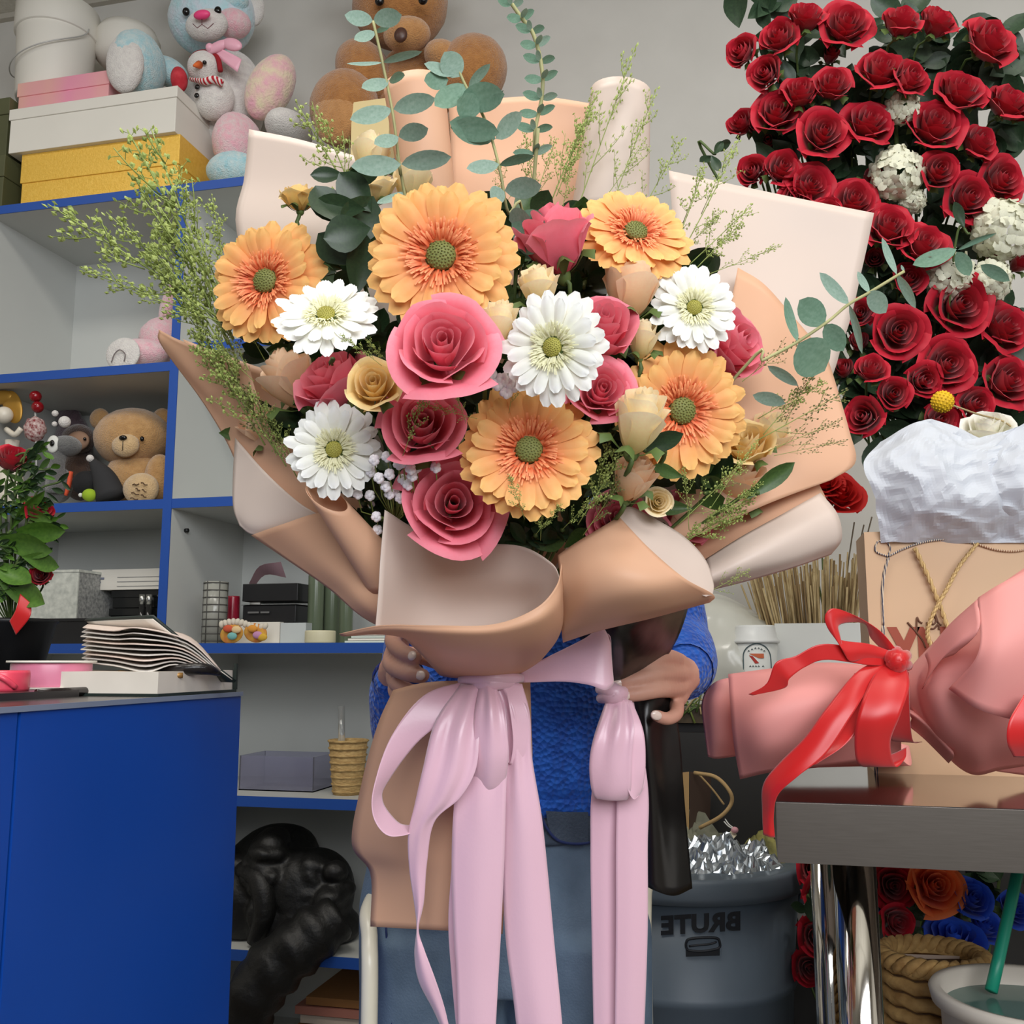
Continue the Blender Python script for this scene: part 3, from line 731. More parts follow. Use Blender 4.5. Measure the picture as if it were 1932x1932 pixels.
# --------------------------------------------------------------- baby's breath
M_bb = mat('white_tiny_blossom', rgb(250, 247, 250), 0.6, rgb(240, 236, 240), 30)
bb = thing('babys_breath', 'spray of tiny white blossoms beside the creamy white gerbera', 'flowers', at(740, 960, .86))
rn = random.Random(3)
for (x, y) in [(706, 868), (730, 862), (752, 876), (772, 868), (786, 882), (735, 895), (715, 902), (760, 905), (778, 898), (728, 918), (745, 925), (675, 932), (698, 935), (735, 932), (710, 975), (760, 872), (822, 882), (748, 850), (770, 915), (700, 890), (712, 1000), (775, 885), (755, 940)]:
    d0 = dome(x, y, -.005 + rn.uniform(-.01, .01)); c = at(x, y, d0); g = []
    for j in range(7):
        a = j * 2.4
        g.append(ball(c + CR * math.cos(a) * .0022 * (j > 0) + CU * math.sin(a) * .0022 * (j > 0) - CF * (.001 if j == 0 else 0), .0028, None, None, 6, 4))
    b = mk('blossom', join(*g), M_bb, bb)
    mk('stalk', tube([c, c + CF * .02 - CU * .015, at(745, 985, .87)], .0006, 4), M_ths, b)
for (x, y) in [(948, 715), (960, 722), (970, 728), (925, 705), (955, 740), (938, 725)]:
    c = at(x, y, dome(x, y, .0)); g = [ball(c + CR * math.cos(j * 2.4) * .0025 + CU * math.sin(j * 2.4) * .0025, .0032, None, None, 6, 4) for j in range(6)]
    mk('blossom', join(*g), M_bb, bb)

# ================================================================== BOUQUET PAPER
M_paper = mat('peach_floral_paper', rgb(234, 190, 158), 0.45, rgb(230, 184, 150), 3, thin=0.28, spec=0.35)
M_paper2 = mat('pale_floral_paper', rgb(226, 210, 198), 0.42, rgb(222, 204, 192), 3, thin=0.25, spec=0.4)
wrap = thing('bouquet_wrap', 'peach and cream floral paper wrapped round the big mixed bouquet, gathered by ribbon', 'wrapping paper', BIND)
def sheet(rows, m=M_paper, nu=22, nv=22, name='paper_sheet', t=0.0006):
    return solidify(mk(name, patch(rows, nu, nv), m, wrap), t)
# back sheets
sheet([[(470, 244, 1.07), (560, 262, 1.06), (650, 288, 1.05), (745, 320, 1.04)], [(461, 335, 1.06), (560, 345, 1.05), (660, 370, 1.04), (760, 400, 1.03)],
       [(447, 440, 1.04), (560, 470, 1.02), (700, 500, 1.00), (800, 520, 1.0)], [(520, 640, 1.03), (620, 660, 1.0), (740, 680, .98), (840, 700, .98)], [(760, 1050, 1.02), (800, 1060, 1.01), (850, 1080, 1.0), (890, 1100, 1.0)]], M_paper2)
sheet([[(845, 188, 1.07), (930, 186, 1.06), (1020, 182, 1.06), (1120, 196, 1.05)], [(850, 260, 1.06), (930, 262, 1.05), (1020, 262, 1.05), (1120, 268, 1.05)],
       [(850, 420, 1.03), (930, 430, 1.02), (1030, 430, 1.02), (1130, 440, 1.02)], [(830, 900, 1.0), (930, 900, 1.0), (1010, 900, 1.0), (1110, 900, 1.01)], [(850, 1160, 1.02), (930, 1160, 1.02), (1010, 1160, 1.02), (1060, 1160, 1.02)]], M_paper)
def rollsheet(c0, w0, c1, w1, dep=.03, m=M_paper, turns=1.05, back=0.0):
    """paper curled into an upright roll, open at the top"""
    A, B = at(*c0), at(*c1)
    ax = (A - B).normalized(); x = (CR - ax * CR.dot(ax)).normalized(); z = x.cross(ax)
    ra, rb = w0 * c0[2] / FPX / 2, w1 * c1[2] / FPX / 2
    def fn(u, v):
        a = (u - .5) * 2 * math.pi * turns * .9 - math.pi / 2
        r = (ra + (rb - ra) * v) * (1 - .18 * max(0, u - .62))
        return A.lerp(B, v) + x * r * math.cos(a) - z * r * math.sin(a) * .85
    return solidify(mk('paper_roll', grid(fn, 32, 12), m, wrap), .0006)
rollsheet((782, 160, 1.0), 116, (815, 420, .98), 100)
rollsheet((1172, 172, 1.0), 112, (1150, 420, .98), 150, m=M_paper2)
# right hand sheets
sheet([[(1262, 322, 1.07), (1400, 352, 1.06), (1520, 377, 1.05), (1649, 402, 1.05)], [(1270, 430, 1.05), (1390, 450, 1.04), (1510, 470, 1.04), (1628, 500, 1.04)],
       [(1280, 600, 1.01), (1380, 610, 1.01), (1490, 620, 1.01), (1592, 640, 1.02)], [(1200, 800, .99), (1300, 800, .99), (1400, 790, .99), (1520, 780, 1.0)], [(1030, 1100, 1.0), (1080, 1100, 1.0), (1130, 1080, .99), (1200, 1060, .99)]], M_paper2)
sheet([[(1392, 505, 1.01), (1440, 535, 1.0), (1490, 590, .995), (1560, 672, .99)], [(1370, 620, .98), (1440, 650, .975), (1500, 690, .975), (1578, 728, .975)],
       [(1340, 780, .95), (1430, 790, .945), (1520, 800, .95), (1602, 812, .955)], [(1300, 900, .93), (1400, 890, .925), (1510, 880, .93), (1614, 872, .945)], [(1240, 1040, .92), (1340, 1000, .91), (1450, 950, .915), (1570, 905, .935)]], M_paper)
sheet([[(1240, 1040, .955), (1350, 980, .95), (1450, 930, .955), (1540, 885, .965)], [(1260, 1080, .94), (1360, 1010, .93), (1460, 955, .935), (1545, 912, .95)], [(1280, 1085, .915), (1380, 1030, .915), (1470, 985, .92), (1560, 945, .94)], [(1300, 1100, .89), (1390, 1060, .89), (1480, 1030, .90), (1575, 1000, .925)]], M_paper)
sheet([[(1330, 1056, .90), (1400, 1012, .895), (1480, 968, .905), (1548, 930, .925)], [(1334, 1078, .872), (1410, 1042, .868), (1495, 1005, .88), (1580, 970, .905)],
       [(1336, 1098, .868), (1410, 1072, .866), (1500, 1046, .88), (1588, 1016, .905)], [(1338, 1114, .885), (1410, 1096, .885), (1500, 1070, .895), (1568, 1046, .92)]], M_paper2)
# left hand sheets
sheet([[(300, 622, 1.02), (335, 640, .99), (400, 665, .965), (470, 690, .95)], [(305, 652, 1.01), (350, 690, .98), (420, 730, .96), (490, 760, .94)], [(385, 762, .985), (430, 795, .965), (480, 820, .945), (530, 840, .93)],
       [(440, 860, .965), (490, 890, .945), (540, 905, .93), (590, 915, .915)], [(470, 960, .95), (520, 975, .93), (570, 982, .92), (640, 985, .905)]], M_paper)
sheet([[(444, 826, .962), (500, 890, .93), (560, 945, .91), (606, 974, .902)], [(440, 890, .95), (490, 935, .925), (550, 972, .91), (602, 984, .904)], [(440, 955, .938), (475, 985, .922), (530, 990, .914), (590, 988, .91)], [(452, 992, .932), (478, 1009, .926), (530, 1003, .918), (580, 993, .914)]], M_paper2)
sheet([[(474, 1010, .925), (530, 990, .90), (600, 968, .895), (640, 975, .888)], [(540, 1055, .92), (580, 1040, .90), (630, 1030, .89), (690, 1035, .882)], [(620, 1110, .91), (650, 1100, .89), (690, 1095, .882), (730, 1100, .876)],
       [(690, 1168, .90), (710, 1165, .885), (730, 1165, .878), (760, 1170, .872)], [(790, 1215, .96), (800, 1220, .945), (810, 1225, .935), (830, 1230, .925)]], M_paper)
sheet([[(345, 640, 1.02), (480, 690, 1.01), (640, 740, 1.01)], [(425, 790, 1.0), (540, 820, 1.0), (680, 860, 1.0)], [(500, 950, .975), (600, 965, .98), (710, 1000, .985)], [(720, 1165, .95), (770, 1180, .96), (830, 1190, .97)]], M_paper)
# small roll at the front left
A, B = at(617, 938, .845), at(730, 1088, .888)
ax = (B - A).normalized(); sx = ax.cross(CF).normalized(); sz = sx.cross(ax)
def fn(u, v):
    a = (u * 1.12) * 2 * math.pi + 2.4; r = (.0115 + .0095 * v) * (1 - .12 * u)
    q = A.lerp(B, v) + sx * r * math.cos(a) + sz * r * math.sin(a)
    return q + ax * (-.016 * math.sin(a - .9)) * (1 - v)
solidify(mk('paper_roll', grid(fn, 36, 14), M_paper, wrap), .0006)
# front collar: inner face, then the lip that folds forward
sheet([[(726, 962, .842), (790, 1000, .868), (880, 1024, .868), (980, 1030, .86), (1040, 1062, .838), (1058, 1095, .815)],
       [(718, 1050, .838), (790, 1068, .875), (880, 1085, .88), (980, 1090, .87), (1035, 1100, .845), (1057, 1110, .815)],
       [(714, 1120, .834), (790, 1130, .885), (880, 1140, .895), (980, 1138, .885), (1030, 1128, .85), (1056, 1120, .815)],
       [(708, 1190, .832), (790, 1200, .885), (880, 1205, .895), (980, 1190, .885), (1030, 1165, .845), (1056, 1128, .814)]], M_paper2, 40, 26)
sheet([[(640, 1196, .85), (720, 1180, .822), (820, 1180, .798), (930, 1178, .79), (1010, 1148, .79), (1050, 1105, .80), (1060, 1062, .818)],
       [(655, 1200, .855), (735, 1192, .825), (830, 1198, .800), (930, 1198, .792), (1010, 1178, .792), (1052, 1150, .805), (1062, 1120, .82)],
       [(738, 1193, .88), (785, 1212, .855), (845, 1230, .835), (930, 1234, .83), (1005, 1222, .835), (1050, 1200, .85), (1060, 1185, .865)],
       [(782, 1222, .945), (815, 1246, .93), (860, 1258, .92), (925, 1264, .915), (990, 1252, .925), (1025, 1238, .94), (1035, 1228, .955)],
       [(830, 1274, 1.0), (850, 1278, .99), (880, 1280, .982), (920, 1282, .98), (960, 1280, .985), (985, 1275, .995), (1000, 1268, 1.005)]], M_paper, 44, 30)
# front right cone
sheet([[(1052, 1048, .855), (1090, 1022, .848), (1130, 998, .845), (1168, 975, .85)], [(1058, 1100, .838), (1110, 1075, .815), (1165, 1055, .808), (1225, 1035, .82)], [(1060, 1150, .848), (1120, 1130, .815), (1200, 1110, .80), (1290, 1090, .812)],
       [(1060, 1192, .87), (1130, 1170, .84), (1230, 1150, .828), (1346, 1122, .842)], [(1062, 1212, .90), (1130, 1190, .875), (1230, 1166, .86), (1340, 1136, .862)]], M_paper, 30, 30)
sheet([[(1166, 978, .85), (1186, 956, .862), (1230, 976, .868), (1290, 1012, .868), (1330, 1055, .86), (1346, 1100, .85), (1344, 1124, .842)],
       [(1166, 986, .852), (1184, 990, .852), (1222, 1010, .85), (1275, 1045, .85), (1312, 1080, .846), (1332, 1108, .842), (1338, 1124, .839)],
       [(1168, 994, .853), (1182, 1022, .838), (1205, 1055, .826), (1250, 1085, .826), (1290, 1108, .83), (1318, 1120, .834), (1332, 1126, .836)]], M_paper2, 34, 14)
# paper tail below the ribbon
sheet([[(742, 1302, 1.035), (800, 1288, 1.005), (870, 1284, .985), (940, 1284, .985), (1000, 1280, 1.01)], [(712, 1370, 1.035), (790, 1370, 1.0), (870, 1370, .985), (940, 1370, .985), (1002, 1360, 1.01)],
       [(682, 1480, 1.04), (770, 1490, 1.0), (860, 1490, .985), (930, 1490, .99), (1002, 1460, 1.02)], [(664, 1592, 1.045), (755, 1600, 1.0), (850, 1610, .985), (920, 1600, .99), (972, 1580, 1.02)], [(699, 1648, 1.035), (770, 1655, 1.0), (850, 1660, .985), (910, 1655, .99), (955, 1650, 1.01)], [(699, 1748, 1.02), (770, 1752, 1.0), (850, 1756, .985), (905, 1759, .99), (948, 1762, 1.005)]], nv=40)

# ================================================================== PINK SATIN RIBBONS
M_satin = mat('pink_satin_ribbon', rgb(246, 204, 220), 0.34, rgb(244, 198, 216), 4, sheen=0.5, spec=0.8, thin=0.12, bump=0.03, bscale=250)
def strip(name, rows, parent, m=M_satin, n=None, cross=12, bow=0.0, pleat=0.0, ph=0.0):
    R = [[at(*a), (at(*a) + at(*b)) / 2 - CF * bow, at(*b)] for a, b in rows]
    def fn(u, v): return spl([spl(r, u) for r in R], v) - CF * (pleat * math.sin(u * 12.6 + ph + 2 * v) * max(0, 1 - v * 2.2) ** 1.3 * min(1, v * 9) + pleat * .25 * math.sin(v * 9 + u * 3 + ph))
    return solidify(mk(name, grid(fn, cross, n or len(rows) * 7), m, parent), .0005)
bow = thing('ribbon_bow', 'long pink satin bow tied round the neck of the big bouquet', 'ribbon', at(915, 1290, .98))
strip('loop', [((880, 1284, .972), (905, 1296, .965)), ((800, 1312, .955), (860, 1345, .95)), ((738, 1390, .94), (790, 1398, .945)), ((706, 1482, .93), (730, 1478, .948)), ((703, 1535, .925), (722, 1510, .945)), ((722, 1570, .925), (740, 1540, .945)), ((750, 1578, .93), (762, 1556, .948)), ((790, 1560, .945), (790, 1545, .955)), ((830, 1480, .962), (850, 1470, .966)), ((880, 1310, .975), (900, 1310, .975))], bow)
strip('loop', [((870, 1290, .965), (912, 1292, .96)), ((822, 1360, .945), (905, 1375, .938)), ((798, 1450, .935), (898, 1450, .93)), ((782, 1520, .935), (868, 1505, .93)), ((770, 1575, .94), (820, 1550, .938)), ((772, 1640, .948), (806, 1625, .948)), ((782, 1710, .952), (800, 1700, .952)), ((786, 1752, .953), (790, 1752, .950)), ((782, 1800, .955), (800, 1790, .945)), ((790, 1850, .955), (820, 1845, .942)), ((818, 1905, .955), (838, 1900, .945)), ((842, 1960, .955), (850, 1950, .95))], bow, bow=.004, pleat=.005)
strip('loop', [((905, 1288, .96), (935, 1290, .958)), ((895, 1350, .945), (950, 1345, .938)), ((890, 1430, .94), (960, 1420, .935)), ((895, 1490, .955), (950, 1480, .95)), ((905, 1450, .962), (940, 1440, .96)), ((905, 1320, .968), (930, 1320, .966))], bow, bow=.008, pleat=.004)
strip('tail', [((900, 1292, .968), (950, 1292, .966)), ((872, 1400, .952), (958, 1400, .948)), ((858, 1500, .948), (955, 1490, .945)), ((852, 1620, .95), (952, 1610, .945)), ((856, 1750, .95), (946, 1745, .946)), ((862, 1850, .95), (940, 1850, .948)), ((866, 2000, .95), (932, 2000, .95))], bow, bow=.004, pleat=.006, ph=1)
strip('tail', [((880, 1300, .972), (900, 1300, .972)), ((862, 1500, .965), (882, 1500, .962)), ((852, 1640, .962), (866, 1640, .958)), ((846, 1740, .962), (864, 1740, .956)), ((852, 1840, .962), (866, 1840, .957)), ((862, 1950, .962), (870, 1950, .958))], bow)
strip('tail', [((932, 1288, .966), (970, 1290, .966)), ((948, 1350, .955), (998, 1345, .958)), ((952, 1450, .952), (1004, 1430, .955)), ((946, 1560, .955), (1022, 1540, .952)), ((948, 1660, .957), (1034, 1650, .952)), ((955, 1780, .957), (1046, 1780, .952)), ((968, 1880, .955), (1056, 1880, .952)), ((980, 1990, .955), (1066, 1990, .952))], bow, bow=.006, pleat=.006, ph=2)
strip('loop', [((950, 1288, .963), (985, 1290, .966)), ((960, 1330, .95), (1000, 1350, .955)), ((968, 1400, .945), (1000, 1420, .953)), ((960, 1440, .95), (985, 1450, .958)), ((950, 1380, .958), (965, 1380, .962))], bow)
K = at(918, 1287, .962)
kn = join(*[tube([at(x0, y0, .972), at((x0 + x1) / 2, (y0 + y1) / 2 - 3, .955), at(x1, y1, .972)], [.004, .0075, .004], 10, steps=8) for (x0, y0, x1, y1) in ((868, 1284, 985, 1280), (878, 1292, 975, 1290), (890, 1276, 960, 1296))])
mk('knot', kn, M_satin, bow)
strip('loop', [((975, 1268, .975), (985, 1288, .972)), ((1040, 1236, .962), (1060, 1286, .955)), ((1100, 1206, .952), (1110, 1292, .942)), ((1136, 1184, .948), (1142, 1302, .94)), ((1152, 1215, .955), (1158, 1288, .952)), ((1140, 1195, .968), (1140, 1275, .968)), ((1060, 1235, .978), (1060, 1262, .978)), ((1010, 1262, .985), (1010, 1280, .985))], bow, bow=-.002)
bow2 = thing('ribbon_bow', 'second pink satin bow with tails hanging under the right hand', 'ribbon', at(1160, 1310, 1.07))
strip('loop', [((1145, 1318, 1.055), (1185, 1318, 1.055)), ((1120, 1390, 1.035), (1196, 1370, 1.03)), ((1112, 1440, 1.03), (1192, 1430, 1.025)), ((1116, 1490, 1.035), (1190, 1490, 1.03)), ((1126, 1506, 1.045), (1180, 1508, 1.045)), ((1130, 1470, 1.06), (1180, 1470, 1.06)), ((1150, 1330, 1.065), (1170, 1330, 1.065))], bow2, bow=.004, pleat=.005)
strip('loop', [((1170, 1318, 1.05), (1192, 1322, 1.055)), ((1176, 1380, 1.035), (1214, 1380, 1.04)), ((1174, 1450, 1.028), (1218, 1440, 1.035)), ((1184, 1490, 1.028), (1214, 1480, 1.037)), ((1198, 1508, 1.032), (1206, 1500, 1.04)), ((1210, 1470, 1.045), (1218, 1460, 1.047)), ((1190, 1330, 1.06), (1196, 1330, 1.06))], bow2)
strip('tail', [((1150, 1320, 1.066), (1180, 1320, 1.066)), ((1118, 1480, 1.066), (1174, 1480, 1.066)), ((1114, 1600, 1.07), (1172, 1600, 1.07)), ((1116, 1750, 1.07), (1166, 1750, 1.07)), ((1120, 1950, 1.07), (1162, 1950, 1.07)), ((1121, 2000, 1.07), (1160, 2000, 1.07))], bow2, bow=.003)
strip('tail', [((1165, 1320, 1.064), (1195, 1320, 1.064)), ((1164, 1480, 1.058), (1222, 1480, 1.062)), ((1162, 1600, 1.058), (1222, 1600, 1.062)), ((1162, 1750, 1.058), (1222, 1750, 1.062)), ((1160, 1950, 1.06), (1216, 1930, 1.064)), ((1160, 2000, 1.06), (1212, 2000, 1.064))], bow2, bow=.003)
mk('knot', join(*[tube([at(x0, y0, 1.07), at((x0 + x1) / 2, (y0 + y1) / 2, 1.05), at(x1, y1, 1.07)], [.005, .009, .005], 10, steps=8) for (x0, y0, x1, y1) in ((1130, 1300, 1188, 1312), (1132, 1318, 1186, 1304), (1150, 1290, 1172, 1326))]), M_satin, bow2)

# ================================================================== PERSON HOLDING THE BOUQUET
PO = at(1000, 1510, 1.27); PO = Vector((PO.x, PO.y, 0))
def pp(x, f, z): return PO + CR * x - _fh * f + Vector((0, 0, z))      # right, towards viewer, up
def ring_tube(secs, n=20):
    """stack of level ellipses: (x, f, z, half width, half depth)"""
    V, F = [], []
    for (x, f, z, a, b) in secs:
        for k in range(n):
            t = 2 * math.pi * k / n; V.append(pp(x + a * math.cos(t), f + b * math.sin(t), z))
    for i in range(len(secs) - 1):
        for k in range(n):
            F.append((i * n + k, i * n + (k + 1) % n, (i + 1) * n + (k + 1) % n, (i + 1) * n + k))
    F.append(tuple(range(n - 1, -1, -1))); F.append(tuple((len(secs) - 1) * n + k for k in range(n)))
    return V, F
def chain(P, R, n=12, steps=None):
    """limb with rounded ends"""
    P = [Vector(p) for p in P]
    P = [P[0] + (P[0] - P[1]).normalized() * R[0] * .9] + P + [P[-1] + (P[-1] - P[-2]).normalized() * R[-1] * .9]
    R = [R[0] * .35] + list(R) + [R[-1] * .35]
    return tube(P, R, n, True, steps or len(P) * 4)
def remesh(o, vox, sm=4, fac=.5):
    m = o.modifiers.new('fuse', 'REMESH'); m.mode = 'VOXEL'; m.voxel_size = vox; m.use_smooth_shade = True
    s = o.modifiers.new('relax', 'SMOOTH'); s.iterations = sm; s.factor = fac
    return o
M_skin = mat('skin', rgb(206, 158, 138), 0.5, rgb(196, 144, 124), 18, sss=0.12, bump=0.06, bscale=160)
M_nail = mat('beige_nail_polish', rgb(226, 204, 192), 0.2, coat=0.4)
M_sweat = mat('blue_knit', rgb(16, 92, 196), 0.85, rgb(12, 78, 178), 60, bump=0.8, bscale=170, sheen=0.25, kind='voronoi')
M_jean = mat('washed_denim', rgb(104, 124, 144), 0.85, rgb(86, 106, 126), 28, bump=0.25, bscale=420, detail=6)
M_jean2 = mat('denim_trim', rgb(70, 84, 100), 0.85, rgb(58, 70, 86), 30, bump=0.3, bscale=300)
M_stitch = mat('dark_stitching', rgb(28, 44, 92), 0.8)
M_hair = mat('dark_brown_hair', rgb(44, 30, 24), 0.5, rgb(30, 20, 16), 40, stretch=(1, 1, .08), bump=.4)
per = thing('person', 'person in blue knit sweater and washed jeans holding the big bouquet with both hands', 'person', PO)
RW, LW = at(1294, 1272, 1.165), at(748, 1262, 1.175)          # wrists
RE, LE = pp(.176, .02, 1.095), pp(-.146, .03, .985)           # elbows
RS, LS = pp(.15, 0, 1.285), pp(-.12, 0, 1.285)                # shoulders
fr = [[(1276, 1246, 1.13), (1252, 1240, 1.095), (1218, 1252, 1.078), (1194, 1264, 1.078)], [(1280, 1272, 1.125), (1244, 1271, 1.082), (1204, 1281, 1.068), (1168, 1288, 1.068)],
      [(1280, 1300, 1.125), (1244, 1301, 1.078), (1208, 1308, 1.064), (1180, 1312, 1.062)], [(1276, 1322, 1.125), (1276, 1346, 1.092), (1258, 1356, 1.075), (1236, 1349, 1.07)]]
fl_ = [[(752, 1186, 1.135), (741, 1210, 1.095), (760, 1230, 1.055), (784, 1240, 1.035)], [(748, 1222, 1.13), (738, 1252, 1.085), (766, 1269, 1.045), (798, 1275, 1.03)],
       [(748, 1258, 1.13), (745, 1285, 1.09), (772, 1304, 1.06), (798, 1304, 1.048)], [(752, 1280, 1.135), (744, 1302, 1.105), (756, 1318, 1.085), (774, 1318, 1.07)]]
def hand(fing, W, thumb):
    g = []
    for i, f in enumerate(fing):
        P = [at(*q) for q in f]; r = (.0092, .0098, .0092, .0078)[i]
        g.append(chain(P, [r * 1.08, r, r * .93, r * .80], 12, 18))
        g.append(chain([W, W.lerp(P[0], .55), P[0]], [.018, .0135, .0105], 12, 10))
    g.append(chain([at(*q) for q in thumb], [.013, .0105, .0095, .0085], 12, 14))
    return g
HG = hand(fr, RW, [(1288, 1262, 1.155), (1268, 1250, 1.16), (1236, 1250, 1.165), (1212, 1258, 1.165)]) + hand(fl_, LW, [(752, 1250, 1.17), (770, 1236, 1.165), (800, 1240, 1.16), (826, 1250, 1.15)])
body = HG + [chain([RE, RE.lerp(RW, .5), RW], [.034, .031, .022], 14), chain([LE, LE.lerp(LW, .5), LW], [.034, .031, .022], 14),
    chain([RS, RS.lerp(RE, .5), RE], [.04, .036, .033], 14), chain([LS, LS.lerp(LE, .5), LE], [.04, .036, .033], 14),
    ring_tube([(0, 0, .80, .12, .08), (0, 0, .95, .12, .075), (0, 0, 1.1, .125, .08), (0, 0, 1.24, .14, .08), (0, 0, 1.31, .10, .06), (0, .0, 1.34, .05, .05)]),
    chain([pp(0, -.005, 1.30), pp(0, .01, 1.36), pp(0, .015, 1.42)], [.055, .047, .047], 14),
    chain([pp(.055, 0, .84), pp(.058, .0, .48), pp(.058, -.01, .09)], [.07, .05, .035], 14), chain([pp(-.12, 0, .84), pp(-.134, .0, .48), pp(-.134, -.01, .09)], [.07, .05, .035], 14),
    chain([pp(.058, -.03, .05), pp(.062, .10, .035)], [.034, .028], 12), chain([pp(-.134, -.03, .05), pp(-.138, .10, .035)], [.034, .028], 12)]
HC = pp(0, .02, 1.505)
HM = Matrix((CR, -_fh, Vector((0, 0, 1)))).transposed()
body += [ball(HC, .072, .088, .105, 22, 16, HM), ball(pp(0, .065, 1.43), .045, .04, .035, 14, 10, HM), chain([pp(0, .10, 1.52), pp(0, .122, 1.487)], [.008, .012], 10, 8),
         ball(pp(.072, .0, 1.495), .012, .02, .03, 10, 8, HM), ball(pp(-.072, .0, 1.495), .012, .02, .03, 10, 8, HM)]
bo = remesh(mk('body', join(*body), M_skin, per), .0024, 3)
for s in (1, -1):
    e = mk('eye', ball(pp(.03 * s, .093, 1.51), .0115, None, None, 14, 10), mat('eye_white', rgb(238, 236, 232), 0.2), bo)
    mk('iris', ball(pp(.03 * s, .101, 1.51), .0062, None, None, 12, 8), mat('brown_iris', rgb(60, 38, 24), 0.2), e)
    mk('eyebrow', tube([pp(.014 * s, .106, 1.533), pp(.03 * s, .105, 1.539), pp(.048 * s, .094, 1.534)], [.002, .0032, .0015], 8, steps=8), M_hair, bo)
mk('lips', tube([pp(-.024, .092, 1.448), pp(-.01, .105, 1.452), pp(.01, .105, 1.452), pp(.024, .092, 1.448)], [.002, .006, .006, .002], 8, steps=12), mat('lip', rgb(184, 96, 96), 0.4), bo)
hg = [ball(pp(0, -.012, 1.53), .083, .093, .098, 22, 14, HM)]
for s in (1, -1):
    hg += [chain([pp(.055 * s, .03, 1.58), pp(.082 * s, .01, 1.48), pp(.085 * s, -.02, 1.36), pp(.075 * s, -.03, 1.26)], [.03, .026, .028, .018], 12)]
hg += [chain([pp(0, -.07, 1.55), pp(0, -.085, 1.42), pp(0, -.085, 1.27)], [.06, .06, .035], 14)]
hv, hf, hu = join(*hg)
remesh(mk('hair', (hv, hf), M_hair, per), .006, 4)
# nails
def nail(f, tilt=0.0):
    P, Q = at(*f[2]), at(*f[3]); ax = (Q - P).normalized(); v = (CC - Q).normalized()
    x = ax.cross(v).normalized(); z = x.cross(ax)
    M3 = Matrix((x, ax, z)).transposed()
    mk('fingernail', ball(Q + z * .0062 + ax * .002, .0052, .0072, .0022, 12, 6, M3), M_nail, bo)
for f in fr + fl_[:3]: nail(f)
# sweater
sw = [ring_tube([(-.015, 0, .90, .154, .112), (-.012, 0, .93, .158, .118), (-.005, 0, 1.0, .152, .115), (0, .01, 1.12, .155, .125), (0, .012, 1.2, .162, .125), (0, 0, 1.28, .155, .10), (0, 0, 1.33, .10, .075), (0, .005, 1.355, .065, .062)], 28),
      chain([RS, RS.lerp(RE, .5), RE], [.058, .054, .052], 16), chain([LS, LS.lerp(LE, .5), LE], [.056, .05, .048], 16),
      chain([RE, RE.lerp(RW, .5), RE.lerp(RW, .82)], [.052, .05, .04], 16), chain([LE, LE.lerp(LW, .5), LE.lerp(LW, .80)], [.048, .044, .036], 16)]
remesh(mk('sweater', join(*sw), M_sweat, per), .005, 6)
for (a, b, r) in ((RE, RW, .036), (LE, LW, .032)):
    mk('sleeve_cuff', tube([a.lerp(b, .80), a.lerp(b, .86), a.lerp(b, .93)], [r * 1.05, r, r * .96], 18, False, 6), M_sweat, per)
mk('hem_band', ring_tube([(-.015, 0, .893, .154, .112), (-.015, 0, .90, .158, .117), (-.015, 0, .915, .158, .117), (-.014, 0, .922, .156, .114)], 40), M_sweat, per)
# jeans
jn = [ring_tube([(-.034, 0, .70, .178, .12), (-.034, -.005, .78, .18, .128), (-.03, -.005, .84, .172, .122), (-.015, 0, .90, .155, .108), (-.012, 0, .915, .152, .104)], 32),
      ring_tube([(.058, 0, .10, .075, .085), (.058, 0, .40, .085, .092), (.057, 0, .60, .092, .105), (.052, 0, .76, .098, .125)], 24), ring_tube([(-.124, 0, .10, .075, .085), (-.124, 0, .40, .083, .09), (-.122, 0, .60, .088, .10), (-.116, 0, .76, .094, .12)], 24)]
je = remesh(mk('jeans', join(*jn), M_jean, per), .007, 5)
mk('waistband', ring_tube([(-.026, 0, .868, .172, .121), (-.026, 0, .872, .174, .124), (-.016, 0, .905, .16, .114), (-.016, 0, .908, .156, .110)], 40), M_jean2, je)
def on_front(px, py, lift=.003):
    r = ray(px, py); A = Vector((r.dot(CR), -r.dot(_fh), r.z)); L = CC - PO; O = Vector((L.dot(CR), -L.dot(_fh), L.z))
    # hit an elliptic cylinder that follows the hips
    O = O + Vector((.034, 0, 0)); a, b = .18 + lift, .126 + lift
    qa = (A.x / a) ** 2 + (A.y / b) ** 2; qb = 2 * (O.x * A.x / a ** 2 + O.y * A.y / b ** 2); qc = (O.x / a) ** 2 + (O.y / b) ** 2 - 1
    dsc = qb * qb - 4 * qa * qc
    t = (-qb - math.sqrt(dsc)) / (2 * qa) if dsc > 0 else -qb / (2 * qa)
    return CC + r * t
pk = [on_front(x, y) for x, y in ((1112, 1590), (1085, 1592), (1052, 1585), (1030, 1560), (1020, 1535))]
mk('pocket_seam', tube(pk, .0018, 6, steps=16), M_stitch, je)
mk('coin_pocket', patch([[on_front(1030, 1530, .004), on_front(1070, 1532, .004), on_front(1110, 1532, .004)], [on_front(1034, 1556, .004), on_front(1070, 1560, .004), on_front(1110, 1562, .004)], [on_front(1044, 1582, .004), on_front(1075, 1592, .004), on_front(1110, 1592, .004)]], 10, 8), M_jean2, je)
mk('side_seam', tube([on_front(728, 1750, .004), on_front(732, 1800, .004), on_front(737, 1860, .004), on_front(742, 1990, .004)], .0013, 6, steps=16), M_stitch, je)
